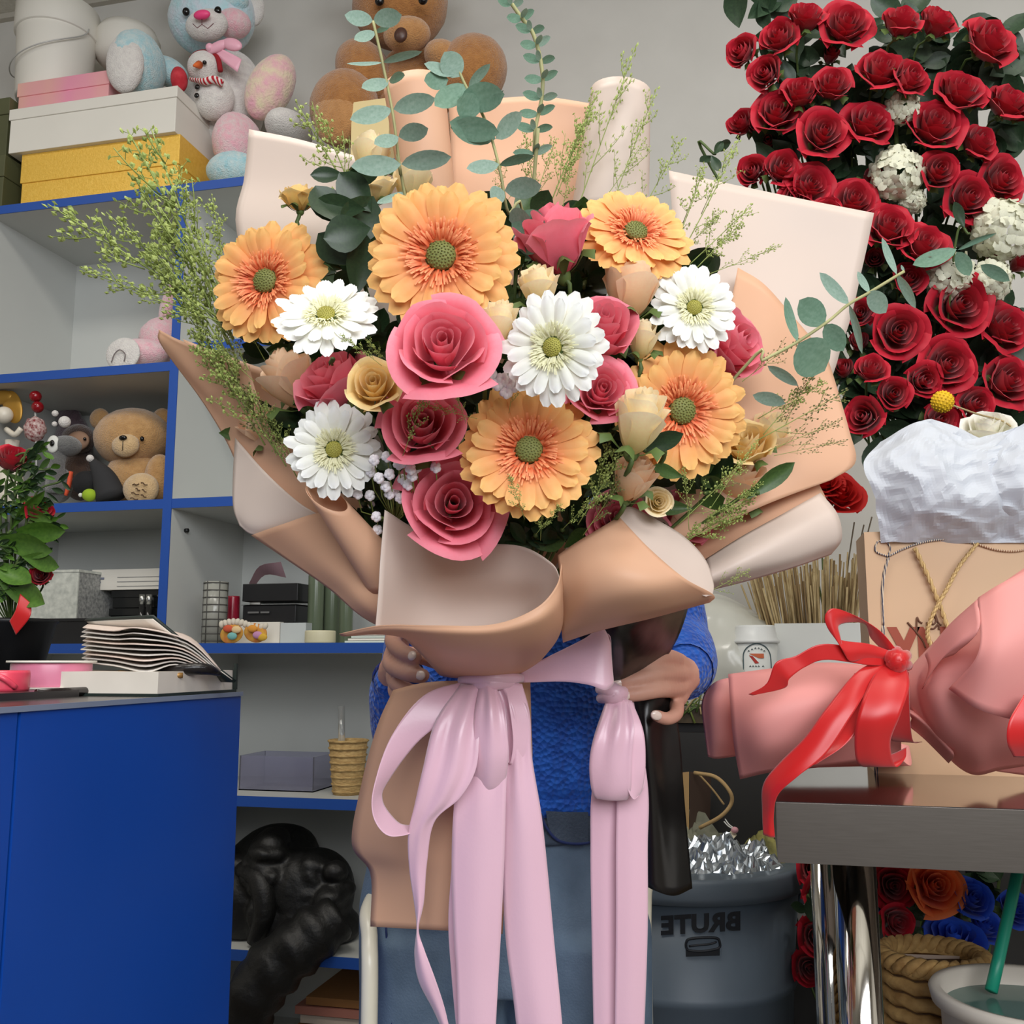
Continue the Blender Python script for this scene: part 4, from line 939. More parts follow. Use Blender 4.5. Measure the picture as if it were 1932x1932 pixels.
for s in (1, -1):
    sh_ = mk('shoe', join(chain([pp(.096 * s - .038, -.06, .045), pp(.098 * s - .038, .03, .05), pp(.10 * s - .038, .12, .035)], [.042, .044, .036], 14)), mat('white_sneaker', rgb(215, 212, 205), 0.6), per)
    mk('sole', join(ring_tube([(.098 * s - .038, .03, 0, .046, .135), (.098 * s - .038, .03, .02, .048, .137)], 24)), mat('rubber_sole', rgb(235, 232, 226), 0.7), sh_)

# ================================================================== BLACK PLASTIC SLEEVE BEHIND
M_blk = mat('black_plastic_film', rgb(24, 22, 20), 0.3, rgb(16, 14, 14), 6, bump=0.5, bscale=14, spec=0.5)
bp = thing('black_plastic_wrap', 'black plastic film held in the right hand behind the bouquet', 'plastic wrap', at(1240, 1330, 1.12))
solidify(mk('upper_film', patch([[(1080, 1170, 1.03), (1160, 1140, 1.0), (1240, 1125, 1.03), (1305, 1100, 1.09)], [(1100, 1215, 1.04), (1170, 1190, .995), (1240, 1170, 1.03), (1297, 1150, 1.09)], [(1130, 1262, 1.05), (1180, 1245, 1.03), (1235, 1222, 1.05), (1280, 1200, 1.09)], [(1150, 1300, 1.07), (1185, 1285, 1.07), (1225, 1262, 1.08), (1258, 1240, 1.09)]], 24, 24), M_blk, bp), .0006)
solidify(mk('lower_film', patch([[(1180, 1300, 1.11), (1215, 1295, 1.10), (1250, 1300, 1.105), (1268, 1320, 1.12)], [(1190, 1400, 1.105), (1220, 1400, 1.08), (1250, 1390, 1.10), (1282, 1385, 1.11)], [(1195, 1520, 1.105), (1230, 1520, 1.08), (1262, 1520, 1.095), (1292, 1520, 1.11)], [(1200, 1660, 1.105), (1235, 1680, 1.085), (1272, 1690, 1.095), (1306, 1676, 1.115)]], 24, 30), M_blk, bp), .0006)
# ================================================================== CREAM TUBULAR CHAIR
M_ctube = mat('cream_enamel_tube', rgb(222, 216, 196), 0.3, rgb(214, 208, 188), 10)
chx = thing('chair', 'cream tubular metal armchair partly hidden behind the legs in jeans', 'chair', pp(-.02, -.2, 0))
def cpt(px, py, d): return at(px, py, d)
La, Ra = at(699, 1800, 1.115), at(1216, 1800, 1.30)
for (q, s) in ((La, -1), (Ra, 1)):
    fwd = -_fh
    top = Vector((q.x, q.y, .80))
    P = [Vector((q.x, q.y, 0.0)), Vector((q.x, q.y, .4)), Vector((q.x, q.y, .70)), Vector((q.x, q.y, .765)) + CR * .004 * s + _fh * .02, Vector((q.x, q.y, .79)) + CR * .012 * s + _fh * .08, Vector((q.x, q.y, .80)) + _fh * .3]
    mk('arm_tube', tube(P, .0095, 14, steps=36), M_ctube, chx)
    mk('leg', tube([Vector((q.x, q.y, 0)) + _fh * .42, Vector((q.x, q.y, .45)) + _fh * .38, Vector((q.x, q.y, .86)) + _fh * .44], .0095, 14, steps=14), M_ctube, chx)
    mk('inner_tube', tube([Vector((q.x, q.y, .02)) + CR * -.016 * s * -1 * -1 + _fh * .03, Vector((q.x, q.y, .50)) - CR * .016 * s + _fh * .03, Vector((q.x, q.y, .70)) - CR * .02 * s + _fh * .12], .005, 10, steps=10), M_ctube, chx)
c0 = (La + Ra) / 2
V8 = []
st0 = Vector((c0.x, c0.y, .45)) + _fh * .22
def seatfn(u, v): return st0 + CR * (u - .5) * .31 + _fh * ((v - .5) * .28 + .06) + Vector((0, 0, -.012 * math.sin(math.pi * u) * math.sin(math.pi * v)))
solidify(mk('seat', grid(seatfn, 10, 10), mat('grey_seat_pad', rgb(120, 116, 110), 0.8, rgb(104, 100, 96), 40), chx), .03)
def backfn(u, v): return Vector((c0.x, c0.y, .62 + .2 * v)) + CR * (u - .5) * .31 + _fh * (.40 + .03 * math.sin(math.pi * u))
solidify(mk('backrest', grid(backfn, 10, 6), MATS['grey_seat_pad'], chx), .02)

# ================================================================== THINGS ON AND IN THE SHELF UNIT
def mpp(px, py, Y): return (aty(px, py, Y) - CC).dot(CF) / FPX          # metres per pixel at that place
def pball(px, py, Y, rx, rz, ry=None, rot=0.0, wob=0.02, nu=26, nv=18, ws=40):
    k = mpp(px, py, Y)
    M3 = Matrix.Rotation(-rot, 3, 'Y')
    return ball(aty(px, py, Y), rx * k, (ry or (rx + rz) / 2) * k, rz * k, nu, nv, M3, wob, ws)
def lidbox(name, label, x0, x1, y0, y1, z0, z1, zl, m, group=None, cat='box', m2=None, proud=.004):
    t = thing(name, label, cat, ((x0 + x1) / 2, (y0 + y1) / 2, z0), group)
    bevel(mk('box_body', box(x0 + proud, x1 - proud, y0 + proud, y1 - proud, z0, z1 - .002), m, t, smooth=False), .0015)
    bevel(mk('lid', box(x0, x1, y0, y1, zl, z1), m2 or m, t, smooth=False), .0015)
    return t
SZ = shelf_z(0)
M_olive = mat('olive_card', rgb(86, 88, 58), 0.6, rgb(76, 78, 50), 8)
M_gold = mat('gold_foil_card', rgb(240, 196, 88), 0.35, rgb(230, 182, 70), 120, metal=0.2, bump=0.25, bscale=260)
M_wcard = mat('white_card', rgb(226, 222, 212), 0.55, rgb(222, 218, 208), 5)
M_iri = mat('iridescent_card', rgb(242, 208, 160), 0.3, rgb(246, 160, 190), 3.2, metal=0.2, stretch=(1, 1, .3))
lidbox('gift_box', 'dark olive gift box at the far left, lower of two', -2.5, -2.17, 2.44, 2.78, SZ, SZ + .19, SZ + .12, M_olive)
lidbox('gift_box', 'dark olive gift box at the far left, upper of two', -2.48, -2.178, 2.45, 2.76, SZ + .19, SZ + .385, SZ + .33, M_olive)
lidbox('gift_box', 'textured gold gift box under the white box on the shelf top', -2.128, -1.588, 2.46, 2.795, SZ, SZ + .193, SZ + .10, M_gold)
lidbox('gift_box', 'large white lidded gift box on top of the gold box', -2.168, -1.592, 2.44, 2.795, SZ + .193, SZ + .335, SZ + .30, M_wcard)
lidbox('gift_box', 'pink and yellow shimmering gift box on top of the white box', -2.172, -1.845, 2.47, 2.78, SZ + .335, SZ + .44, SZ + .395, M_iri)
# white bucket with wire handle
bk = thing('hat_box', 'tall round white bucket box with a wire handle on the shimmering box', 'bucket', aty(100, 140, 2.62))
b0 = aty(103, 140, 2.60); b0.z = SZ + .44
mk('bucket_body', lathe([(.108, 0), (.112, .01), (.122, .27), (.122, .275)], 40, Matrix.Translation(b0)), M_wcard, bk)
mk('lid', lathe([(.126, .225), (.128, .228), (.128, .32), (.122, .325), (.0, .328)], 40, Matrix.Translation(b0), True, False), M_wcard, bk)
hp = []
for k in range(17):
    a = math.pi * k / 16; s = -math.cos(a); ang = -math.pi / 2 + s * 1.25
    hp.append(b0 + Vector((.131 * math.sin(s * 1.45), -.131 * math.cos(s * 1.45), .175 + .05 * s * 1.2 - .06 * math.sin(a))))
mk('wire_handle', tube(hp, .0022, 8, steps=40), mat('grey_wire', rgb(190, 190, 186), 0.4, metal=.3), bk)
wb2 = lathe([(.07, 0), (.10, .03), (.105, .1), (.09, .13), (.0, .135)], 32, Matrix.Translation(aty(238, 130, 2.72)))
solo('round_box', wb2, M_wcard, 'white round box behind the raised plush paw', 'box')
# ---------------------------------------------------------------- rainbow bear
def fur(name, c1, c2, sc=260): return mat(name, c1, 0.95, c2, sc * .25, bump=1.0, bscale=sc, sheen=0.5, detail=5)
M_fw = fur('cream_plush', rgb(230, 226, 220), rgb(216, 210, 206))
M_fp = fur('pink_plush', rgb(240, 176, 190), rgb(228, 206, 206))
M_fb = fur('aqua_plush', rgb(160, 208, 218), rgb(206, 222, 222))
M_fy = fur('pastel_yellow_plush', rgb(232, 222, 184), rgb(236, 176, 190), 120)
M_fl = fur('lilac_plush', rgb(208, 212, 224), rgb(176, 216, 222), 120)
M_bl = mat('black_bead', rgb(14, 12, 12), 0.15)
rb = thing('teddy_bear', 'pastel rainbow plush bear with pink bow sitting on the shelf top', 'teddy bear', aty(420, 340, 2.66))
Y0 = 2.70
mk('body', pball(425, 195, Y0, 78, 105, 62), M_fw, rb)
hd = mk('head', pball(400, 35, Y0 - .06, 84, 72, 66), M_fl, rb)
mk('muzzle', pball(390, 48, Y0 - .155, 42, 30, 26), M_fw, hd)
mk('nose', pball(381, 28, Y0 - .215, 17, 9, 8, wob=0), mat('pink_nose', rgb(238, 70, 130), 0.5), hd)
mk('mouth', tube([aty(364, 45, Y0 - .215), aty(372, 53, Y0 - .215), aty(381, 46, Y0 - .22), aty(381, 36, Y0 - .22), aty(381, 46, Y0 - .22), aty(392, 54, Y0 - .215), aty(403, 44, Y0 - .21)], .0013, 6), mat('brown_thread', rgb(120, 80, 84), 0.8), hd)
for (x, y) in ((351, 22), (411, 20)): mk('eye', pball(x, y, Y0 - .175, 7, 8, 6, wob=0), M_bl, hd)
mk('cheek', pball(440, 45, Y0 - .10, 34, 26, 30), M_fp, hd); mk('brow_patch', pball(430, 5, Y0 - .10, 40, 30, 30), M_fb, hd)
for (x, y, m) in ((330, -30, M_fb), (478, 18, M_fw)): mk('ear', pball(x, y, Y0 - .02, 22, 34, 16), m, hd)
mk('arm', pball(510, 165, Y0 - .08, 42, 66, 40, rot=-.5), M_fy, rb); mk('arm', pball(315, 135, Y0 - .06, 46, 26, 30, rot=-.5), M_fb, rb)
lg = mk('leg', pball(262, 122, 2.53, 44, 62, 60), M_fb, rb); mk('paw_sole', pball(236, 120, 2.465, 38, 60, 22, rot=.1), M_fw, lg)
lg = mk('leg', pball(450, 275, 2.62, 44, 60, 60), M_fp, rb); mk('paw_sole', pball(440, 322, 2.54, 52, 34, 40), M_fb, lg)
lg = mk('leg', pball(545, 245, 2.62, 40, 30, 60), M_fw, rb)
M_bowp = mat('pink_ribbon', rgb(240, 178, 196), 0.4)
bw = mk('bow', join(pball(412, 88, Y0 - .16, 24, 10, 8, rot=.3), pball(438, 84, Y0 - .16, 22, 12, 8, rot=-.4), pball(396, 90, Y0 - .165, 8, 8, 8)), M_bowp, rb)
solidify(mk('bow_tail', patch([[aty(396, 92, Y0 - .16), aty(418, 92, Y0 - .16)], [aty(416, 112, Y0 - .15), aty(446, 106, Y0 - .15)], [aty(448, 136, Y0 - .145), aty(456, 112, Y0 - .145)]], 4, 8), M_bowp, bw), .001)
# snowman plush
sn = thing('plush_snowman', 'small plush snowman with striped scarf leaning on the rainbow bear', 'plush toy', aty(405, 225, 2.58))
sb = mk('body', pball(404, 186, 2.575, 38, 42, 34), M_fw, sn); sh2 = mk('head', pball(386, 128, 2.565, 32, 30, 30), M_fw, sn)
mk('nose', tube([aty(376, 122, 2.52), aty(366, 124, 2.49)], [.012, .004], 10), mat('orange_felt', rgb(226, 110, 50), .8), sh2)
for (x, y) in ((386, 118),): mk('eye', pball(x, y, 2.515, 4, 4, 4, wob=0), M_bl, sh2)
mk('earmuff_band', tube([aty(360, 112, 2.55), aty(372, 101, 2.55), aty(392, 99, 2.55), aty(410, 108, 2.55), aty(416, 134, 2.55)], .008, 8, steps=20), mat('red_felt', rgb(150, 24, 34), .9), sh2)
M_scarf = mat('striped_scarf', rgb(190, 30, 44), .9, rgb(240, 230, 226), 26, kind='wave')
mk('scarf', tube([aty(360, 150, 2.53), aty(384, 154, 2.50), aty(404, 150, 2.51), aty(420, 158, 2.52)], [.008, .012, .013, .012], 10, steps=14, flat=.6), M_scarf, sn)
for (x, y) in ((372, 164), (371, 180)): mk('button', pball(x, y, 2.515, 5, 5, 3, wob=0), M_bl, sb)
mk('mitten', join(pball(338, 150, 2.54, 16, 26, 14, rot=.2)), mat('red_mitten', rgb(170, 26, 40), .9, rgb(200, 60, 70), 40), sn)
# brown bear
M_br = fur('brown_plush', rgb(176, 120, 62), rgb(156, 102, 50))
M_br2 = fur('light_brown_plush', rgb(190, 138, 84), rgb(176, 124, 72))
bb2 = thing('teddy_bear', 'large brown plush bear sitting on the shelf top behind eucalyptus', 'teddy bear', aty(780, 300, 2.62))
Y1 = 2.62
mk('body', pball(790, 190, Y1 + .02, 92, 110, 80, ws=30), M_br, bb2)
hd = mk('head', pball(755, 10, Y1 - .04, 92, 82, 75, ws=30), M_br, bb2)
mk('muzzle', pball(768, 66, Y1 - .16, 46, 32, 34, ws=30), M_br2, hd); mk('nose', pball(756, 66, Y1 - .235, 13, 15, 8, wob=0), mat('brown_nose', rgb(74, 46, 36), .4), hd)
for (x, y) in ((716, 2), (798, 0)): mk('eye', pball(x, y, Y1 - .16, 9, 9, 7, wob=0), M_bl, hd)
for x in (668, 842): mk('ear', pball(x, -60, Y1 - .02, 30, 32, 18, ws=30), M_br, hd)
mk('arm', pball(686, 135, Y1 - .08, 50, 66, 50, rot=.5, ws=30), M_br, bb2); mk('arm', pball(890, 135, Y1 - .10, 66, 70, 60, rot=-.7, ws=30), M_br, bb2); mk('arm', pball(838, 110, Y1 - .12, 40, 30, 40, rot=-.5, ws=30), M_br2, bb2)
lg = mk('leg', pball(650, 205, Y1 - .12, 66, 74, 60, ws=30), M_br, bb2); mk('paw_sole', pball(636, 215, Y1 - .165, 48, 62, 30, ws=30), M_br2, lg)
mk('leg', pball(900, 240, Y1 - .12, 60, 60, 60, ws=30), M_br, bb2)
bp0 = aty(660, 300, 2.47)
lidbox('gift_box', 'pale yellow gift box beside the brown bear', aty(658, 260, 2.43).x, aty(735, 260, 2.43).x, 2.43, 2.52, SZ, SZ + .20, SZ + .155, mat('pale_kraft', rgb(226, 204, 150), .6))
# ---------------------------------------------------------------- pink plush in the upper cubby
pk_ = thing('plush_toy', 'pink plush toy lying half hidden in the upper left cubby', 'plush toy', aty(290, 690, 2.55))
mk('body', pball(318, 640, 2.60, 55, 42, 50), M_fp, pk_); mk('ear', pball(318, 570, 2.60, 14, 44, 10, rot=-.3), M_fp, pk_)
lg = mk('leg', pball(262, 668, 2.52, 60, 28, 36), M_fp, pk_); so = mk('paw_sole', pball(232, 668, 2.455, 36, 32, 10), M_fw, lg)
mk('embroidery', tube([aty(210, 684, 2.438), aty(216, 668, 2.434), aty(226, 660, 2.432), aty(236, 668, 2.432), aty(234, 682, 2.436)], .0016, 6, steps=16), mat('grey_thread', rgb(120, 110, 110), .8), so)
# ---------------------------------------------------------------- middle cubby plushes
z2 = shelf_z(2)
M_tan = fur('tan_plush', rgb(196, 152, 98), rgb(178, 134, 82)); M_tan2 = fur('light_tan_plush', rgb(212, 180, 134), rgb(200, 166, 120))
tn = thing('teddy_bear', 'tan plush bear with printed paw sole in the middle left cubby', 'teddy bear', aty(255, 944, 2.58))
mk('body', pball(262, 905, 2.60, 62, 58, 60), M_tan, tn)
hd = mk('head', pball(250, 826, 2.57, 74, 56, 60), M_tan, tn); mk('muzzle', pball(237, 840, 2.495, 28, 23, 16), M_tan2, hd)
mk('nose', pball(232, 826, 2.47, 8, 5, 5, wob=0), M_bl, hd)
for (x, y) in ((211, 820), (268, 828)): mk('eye', pball(x, y, 2.487, 4, 5, 4, wob=0), M_bl, hd)
mk('mouth', tube([aty(232, 832, 2.468), aty(231, 850, 2.472)], .001, 6), M_bl, hd)
for x in (188, 305): mk('ear', pball(x, 790, 2.60, 20, 20, 12), M_tan, hd)
so = mk('paw', pball(266, 922, 2.47, 36, 30, 22), M_tan2, tn)
for (x0, y0, x1, y1) in ((250, 915, 262, 913), (266, 911, 278, 915), (256, 922, 264, 925), (268, 924, 276, 928), (248, 930, 262, 933), (266, 934, 276, 938), (246, 940, 260, 942)):
    q0, q1 = aty(x0, y0, 2.433), aty(x1, y1, 2.433)
    mk('print', tube([q0, q0.lerp(q1, .3) + Vector((0, 0, .002)), q0.lerp(q1, .6) - Vector((0, 0, .002)), q1], .0018, 6, steps=6), mat('brown_print', rgb(90, 66, 44), .8), so)
mk('arm', pball(300, 900, 2.53, 26, 44, 26), M_tan, tn)
M_gry = fur('grey_plush', rgb(108, 108, 106), rgb(92, 92, 92))
gy = thing('plush_toy', 'grey long necked plush with a round white eye in the middle left cubby', 'plush toy', aty(108, 944, 2.47))
mk('body', pball(112, 915, 2.48, 24, 34, 26), M_gry, gy); mk('neck', tube([aty(106, 930, 2.46), aty(106, 880, 2.45), aty(112, 845, 2.45)], [.03, .024, .026], 14, steps=10), M_gry, gy)
hd = mk('head', pball(124, 842, 2.46, 30, 20, 26), M_gry, gy); e = mk('eye', pball(100, 838, 2.425, 13, 17, 6, wob=0), mat('white_felt', rgb(220, 220, 214), .8), hd); mk('pupil', pball(98, 836, 2.413, 5, 6, 3, wob=0), M_bl, e)
mk('neck_stripe', tube([aty(134, 890, 2.45), aty(130, 915, 2.45), aty(124, 935, 2.45)], [.012, .014, .010], 8, steps=8, flat=.5), mat('orange_felt2', rgb(214, 84, 50), .8), gy)
mo = thing('plush_toy', 'brown plush monkey face between grey plush and tan bear', 'plush toy', aty(150, 944, 2.62))
mk('body', pball(152, 895, 2.64, 30, 50, 36), fur('dark_brown_plush', rgb(86, 62, 48), rgb(70, 50, 40)), mo); hd = mk('head', pball(148, 828, 2.60, 32, 28, 26), MATS['dark_brown_plush'], mo)
mk('face', pball(147, 832, 2.555, 24, 19, 10), mat('beige_felt', rgb(150, 118, 96), .9), hd)
for x in (140, 160): mk('eye', pball(x, 828, 2.54, 3, 3, 3, wob=0), M_bl, hd)
pu = thing('plush_toy', 'purple grey plush at the back of the middle left cubby', 'plush toy', aty(135, 944, 2.74)); mk('body', pball(135, 850, 2.75, 40, 70, 25), fur('mauve_plush', rgb(104, 84, 92), rgb(88, 70, 78)), pu); mk('ear', pball(130, 790, 2.74, 26, 24, 14), MATS['mauve_plush'], pu)
bkp = thing('plush_toy', 'black plush toy with lime green patch low in the middle left cubby', 'plush toy', aty(165, 944, 2.45))
mk('body', pball(163, 912, 2.455, 26, 24, 24), mat('black_plush', rgb(20, 20, 22), .9, rgb(30, 30, 32), 60), bkp); mk('belly', pball(169, 934, 2.43, 14, 12, 12), mat('lime_plush', rgb(150, 180, 40), .9), bkp); mk('eye', pball(152, 934, 2.43, 4, 4, 4, wob=0), mat('white_felt', rgb(220, 220, 214), .8), bkp)
cn = thing('plush_gnome', 'black cone shaped plush leaning beside the tan bear', 'plush toy', aty(205, 944, 2.46))
mk('body', tube([aty(210, 940, 2.46), aty(195, 900, 2.46), aty(172, 866, 2.46)], [.042, .032, .008], 14, steps=10), mat('charcoal_felt', rgb(44, 44, 46), .9), cn); mk('pompom', pball(170, 865, 2.45, 7, 7, 7), M_fw, cn)
orn = thing('ornament', 'red and white striped pompom ornament with red beads in the left cubby', 'ornament', aty(64, 944, 2.44))
mk('pompom', pball(66, 810, 2.44, 20, 24, 18, wob=.15, ws=90), mat('red_white_yarn', rgb(120, 20, 30), .9, rgb(214, 196, 190), 130), orn)
for (x, y) in ((67, 748), (71, 768)): mk('bead', pball(x, y, 2.44, 11, 11, 11, wob=0), mat('red_glass', rgb(130, 14, 24), .15), orn)
mk('rod', tube([aty(66, 740, 2.44), aty(70, 944, 2.44)], .003, 6), mat('grey_wire', rgb(190, 190, 186), .4), orn)
for (x, y, r) in ((104, 780, 6), (122, 796, 11), (103, 800, 5)): mk('white_ball', pball(x, y, 2.46, r, r, r, wob=0), M_fw, orn)
an = thing('figurine', 'gold and white angel figurine at the left frame edge', 'figurine', aty(15, 944, 2.43))
mk('gown', lathe([(.05, 0), (.045, .06), (.03, .12), (.018, .17), (.02, .2)], 20, Matrix.Translation(Vector((aty(14, 900, 2.44).x, 2.45, z2)))), mat('ivory_ceramic', rgb(220, 212, 196), .35), an)
mk('head', pball(8, 783, 2.44, 16, 16, 16, wob=0), mat('ivory_ceramic', rgb(220, 212, 196), .35), an); mk('gold_wings', join(pball(24, 768, 2.46, 20, 34, 5, rot=.4), pball(4, 750, 2.46, 26, 14, 8)), mat('gold_paint', rgb(176, 132, 52), .4, metal=.5), an)
mk('arm', tube([aty(12, 810, 2.42), aty(28, 820, 2.41), aty(40, 808, 2.41)], .008, 8, steps=8), mat('ivory_ceramic', rgb(220, 212, 196), .35), an)
# ---------------------------------------------------------------- lower left cubby
z3 = shelf_z(3)
M_marb = mat('marble_print_card', rgb(216, 218, 208), .5, rgb(176, 180, 172), 60, detail=6)
M_spot = mat('speckle_print_card', rgb(176, 176, 172), .5, rgb(110, 112, 112), 110, detail=6)
M_bk = mat('black_card', rgb(26, 26, 28), .45, rgb(20, 20, 22), 10)
for (a, b, lab) in ((-8, 38, 'black shallow tray at the left, left of two'), (40, 162, 'black shallow tray under the marbled box, right of two')):
    x0, x1 = aty(a, 1190, 2.43).x, aty(b, 1190, 2.43).x
    t = thing('tray', lab, 'tray', ((x0 + x1) / 2, 2.53, z3)); mk('tray_body', box(x0, x1, 2.43, 2.62, z3, z3 + .062), M_bk, t, smooth=False); mk('rim', box(x0 - .003, x1 + .003, 2.427, 2.623, z3 + .062, z3 + .07), M_bk, t, smooth=False)
xa, xb = aty(-10, 1120, 2.45).x, aty(146, 1120, 2.45).x
t = thing('carton', 'marbled white carton with a speckled side behind the red rose arrangement', 'box', ((xa + xb) / 2, 2.55, z3 + .07))
mk('front_face', box(xa, xb, 2.45, 2.455, z3 + .07, z3 + .205), M_marb, t, smooth=False); mk('side_face', box(xb - .004, xb, 2.455, 2.64, z3 + .07, z3 + .205), M_spot, t, smooth=False); mk('carton_body', box(xa, xb - .004, 2.455, 2.64, z3 + .07, z3 + .2), M_spot, t, smooth=False); mk('lid', box(xa - .002, xb + .002, 2.448, 2.642, z3 + .2, z3 + .207), M_marb, t, smooth=False)
xa, xb = aty(206, 1100, 2.56).x, -1.548
for k in range(3):
    lidbox('gift_box', ('shiny black flat box, lowest of three beside the marbled carton', 'shiny black flat box, middle of three beside the marbled carton', 'shiny black flat box, topmost of three beside the marbled carton')[k], xa + .004 * k, xb, 2.56, 2.78, z3 + .052 * k, z3 + .052 * (k + 1) - .001, z3 + .052 * k + .03, mat('shiny_black_card', rgb(22, 24, 24), .18))
xa = aty(176, 1040, 2.55).x
t = thing('label_box', 'flat white box with printed label on top of the black boxes', 'box', ((xa + xb) / 2, 2.66, z3 + .156)); mk('box_body', box(xa, xb, 2.55, 2.75, z3 + .156, z3 + .215), M_wcard, t, smooth=False)
x1_ = aty(222, 1040, 2.549).x
for q in range(3): mk('printed_line', box(x1_ + .004, xb - .01, 2.5485, 2.5495, z3 + .165 + .013 * q, z3 + .1665 + .013 * q), mat('grey_print', rgb(140, 140, 140), .8), t, smooth=False)
for (zz0, zz1, w) in ((.176, .180, .02), (.186, .192, .03), (.198, .206, .012)): mk('printed_mark', box(xa + .012, xa + .012 + w, 2.5485, 2.5495, z3 + zz0, z3 + zz1), mat('blue_grey_print', rgb(120, 124, 140), .8), t, smooth=False)
t = thing('black_bag', 'black folded bag lying on the labelled white box', 'bag', (xb - .05, 2.66, z3 + .215)); mk('folded_film', patch([[Vector((xb - .12, 2.60, z3 + .216)), Vector((xb - .05, 2.58, z3 + .24)), Vector((xb - .003, 2.59, z3 + .217))], [Vector((xb - .11, 2.70, z3 + .216)), Vector((xb - .05, 2.70, z3 + .248)), Vector((xb - .003, 2.70, z3 + .217))]], 8, 6), M_bk, t)
# white cups in front of the black boxes
for (x, lab) in ((268, 'tiny silver jar in front of the black boxes, left of two'), (281, 'tiny silver jar in front of the black boxes, right of two')):
    c = aty(x, 1139, 2.545); k = mpp(x, 1139, 2.545)
    t = thing('jar', lab, 'jar', (c.x, c.y, z3)); mk('jar_body', lathe([(.008, z3), (.0085, z3 + .05), (.008, c.z)], 14, Matrix.Translation((c.x, c.y, 0))), mat('smoke_glass', rgb(40, 40, 40), .1), t); mk('lid', lathe([(.0088, c.z - .002), (.0088, c.z + .026)], 16, Matrix.Translation((c.x, c.y, 0))), mat('silver_lid', rgb(200, 200, 196), .25, metal=.9), t)
# ---------------------------------------------------------------- lower right cubby
def cyl(name, label, cat, px, pyb, pyt, w, Y, m, z0, prof=None, group=None):
    c = aty(px, pyb, Y); top = aty(px, pyt, Y).z; r = w * mpp(px, pyb, Y) / 2
    return solo(name, lathe([(r * .96, z0), (r, z0 + .004), (r, top - .004), (r * .97, top), (r * .9, top), (r * .9, z0 + .008)], 28, Matrix.Translation((c.x, c.y, 0)), True, True), m, label, cat, group)
M_mesh = mat('ribbed_glass', rgb(196, 196, 186), .2, rgb(150, 150, 142), 8, trans=.3)
t = thing('glass_vase', 'small glass cylinder with black wire rings in the lower right cubby', 'vase', aty(403, 1215, 2.47))
c = aty(403, 1215, 2.47); r = 22 * mpp(403, 1200, 2.47); h = aty(403, 1098, 2.47).z - z3
mk('glass', lathe([(r, z3), (r, z3 + h), (r * .92, z3 + h), (r * .92, z3 + .01)], 24, Matrix.Translation((c.x, c.y, 0)), True, True), M_mesh, t)
for k in range(9):
    zz = z3 + .006 + (h - .01) * k / 8; mk('wire_ring', tube([Vector((c.x + r * 1.03 * math.cos(a * .5236), c.y + r * 1.03 * math.sin(a * .5236), zz)) for a in range(13)], .0016, 6, False), mat('dark_wire', rgb(70, 68, 64), .5), t)
for a in range(6): mk('wire_rod', tube([Vector((c.x + r * 1.03 * math.cos(a * 1.047 + .3), c.y + r * 1.03 * math.sin(a * 1.047 + .3), zq)) for zq in (z3, z3 + h)], .0013, 6), MATS['dark_wire'], t)
cyl('candle_glass', 'dark red glass candle beside the black speaker boxes', 'candle', 438, 1175, 1125, 26, 2.56, mat('red_candle_glass', rgb(130, 20, 40), .2, rgb(160, 40, 60), 30), z3)
xa, xb, xc = aty(442, 1190, 2.50).x, aty(520, 1190, 2.50).x, aty(577, 1190, 2.50).x
wz = z3 + .058
solo('carton', box(xa, xb + .012, 2.50, 2.64, z3, wz), M_wcard, 'plain white carton under the black boxes', 'box', smooth=False)
solo('carton', box(xb + .014, xc, 2.50, 2.62, z3, wz - .003), mat('grey_white_card', rgb(190, 196, 196), .5), 'pale grey carton right of the plain white carton', 'box', smooth=False)
xa, xb = aty(455, 1130, 2.515).x, aty(560, 1130, 2.515).x
t = lidbox('black_box', 'matte black box standing on the white carton, lower of two', xa, xb, 2.515, 2.63, wz, wz + .048, wz + .047, M_bk)
for (u0, u1) in ((.022, .055), (.060, .086)): mk('print', box(xa + u0, xa + u1, 2.5135, 2.5145, wz + .024, wz + .029), mat('silver_print', rgb(100, 100, 100), .5), t, smooth=False)
t = lidbox('black_box', 'matte black box standing on the white carton, upper of two', xa + .003, xb + .002, 2.515, 2.63, wz + .056, wz + .105, wz + .057, M_bk)
solo('paper_roll', tube([Vector((xa + .02, 2.53, wz + .052)), Vector((xa + .05, 2.53, wz + .052))], .0042, 10), M_wcard, 'white paper slip between the two matte black boxes', 'paper')
solo('tissue_paper', patch([[aty(470, 1100, 2.58), aty(490, 1068, 2.57), aty(530, 1060, 2.60)], [aty(475, 1115, 2.62), aty(500, 1085, 2.62), aty(540, 1090, 2.63)]], 8, 6), mat('dusty_pink_tissue', rgb(176, 140, 146), .8), 'dusty pink tissue behind the matte black boxes', 'tissue')
M_vg = mat('sage_vase_glass', rgb(110, 120, 98), .25, rgb(84, 96, 76), 14, stretch=(1, 1, .1))
for (x, w, tY, lab) in ((594, 30, 1085, 'tall sage green glass vase, leftmost of three'), (625, 32, 1080, 'tall sage green glass vase, middle of three'), (652, 26, 1100, 'tall sage green glass vase, rightmost of three')):
    cyl('vase', lab, 'vase', x, 1200, tY, w, 2.56 if x != 625 else 2.60, M_vg, z3)
cyl('wax_block', 'small cream candle block in front of the sage vases', 'candle', 604, 1212, 1190, 58, 2.45, mat('cream_wax', rgb(214, 208, 176), .5), z3)
ps = thing('paper_stack', 'small stack of pale papers at the right end of the shelf', 'paper', aty(700, 1214, 2.46))
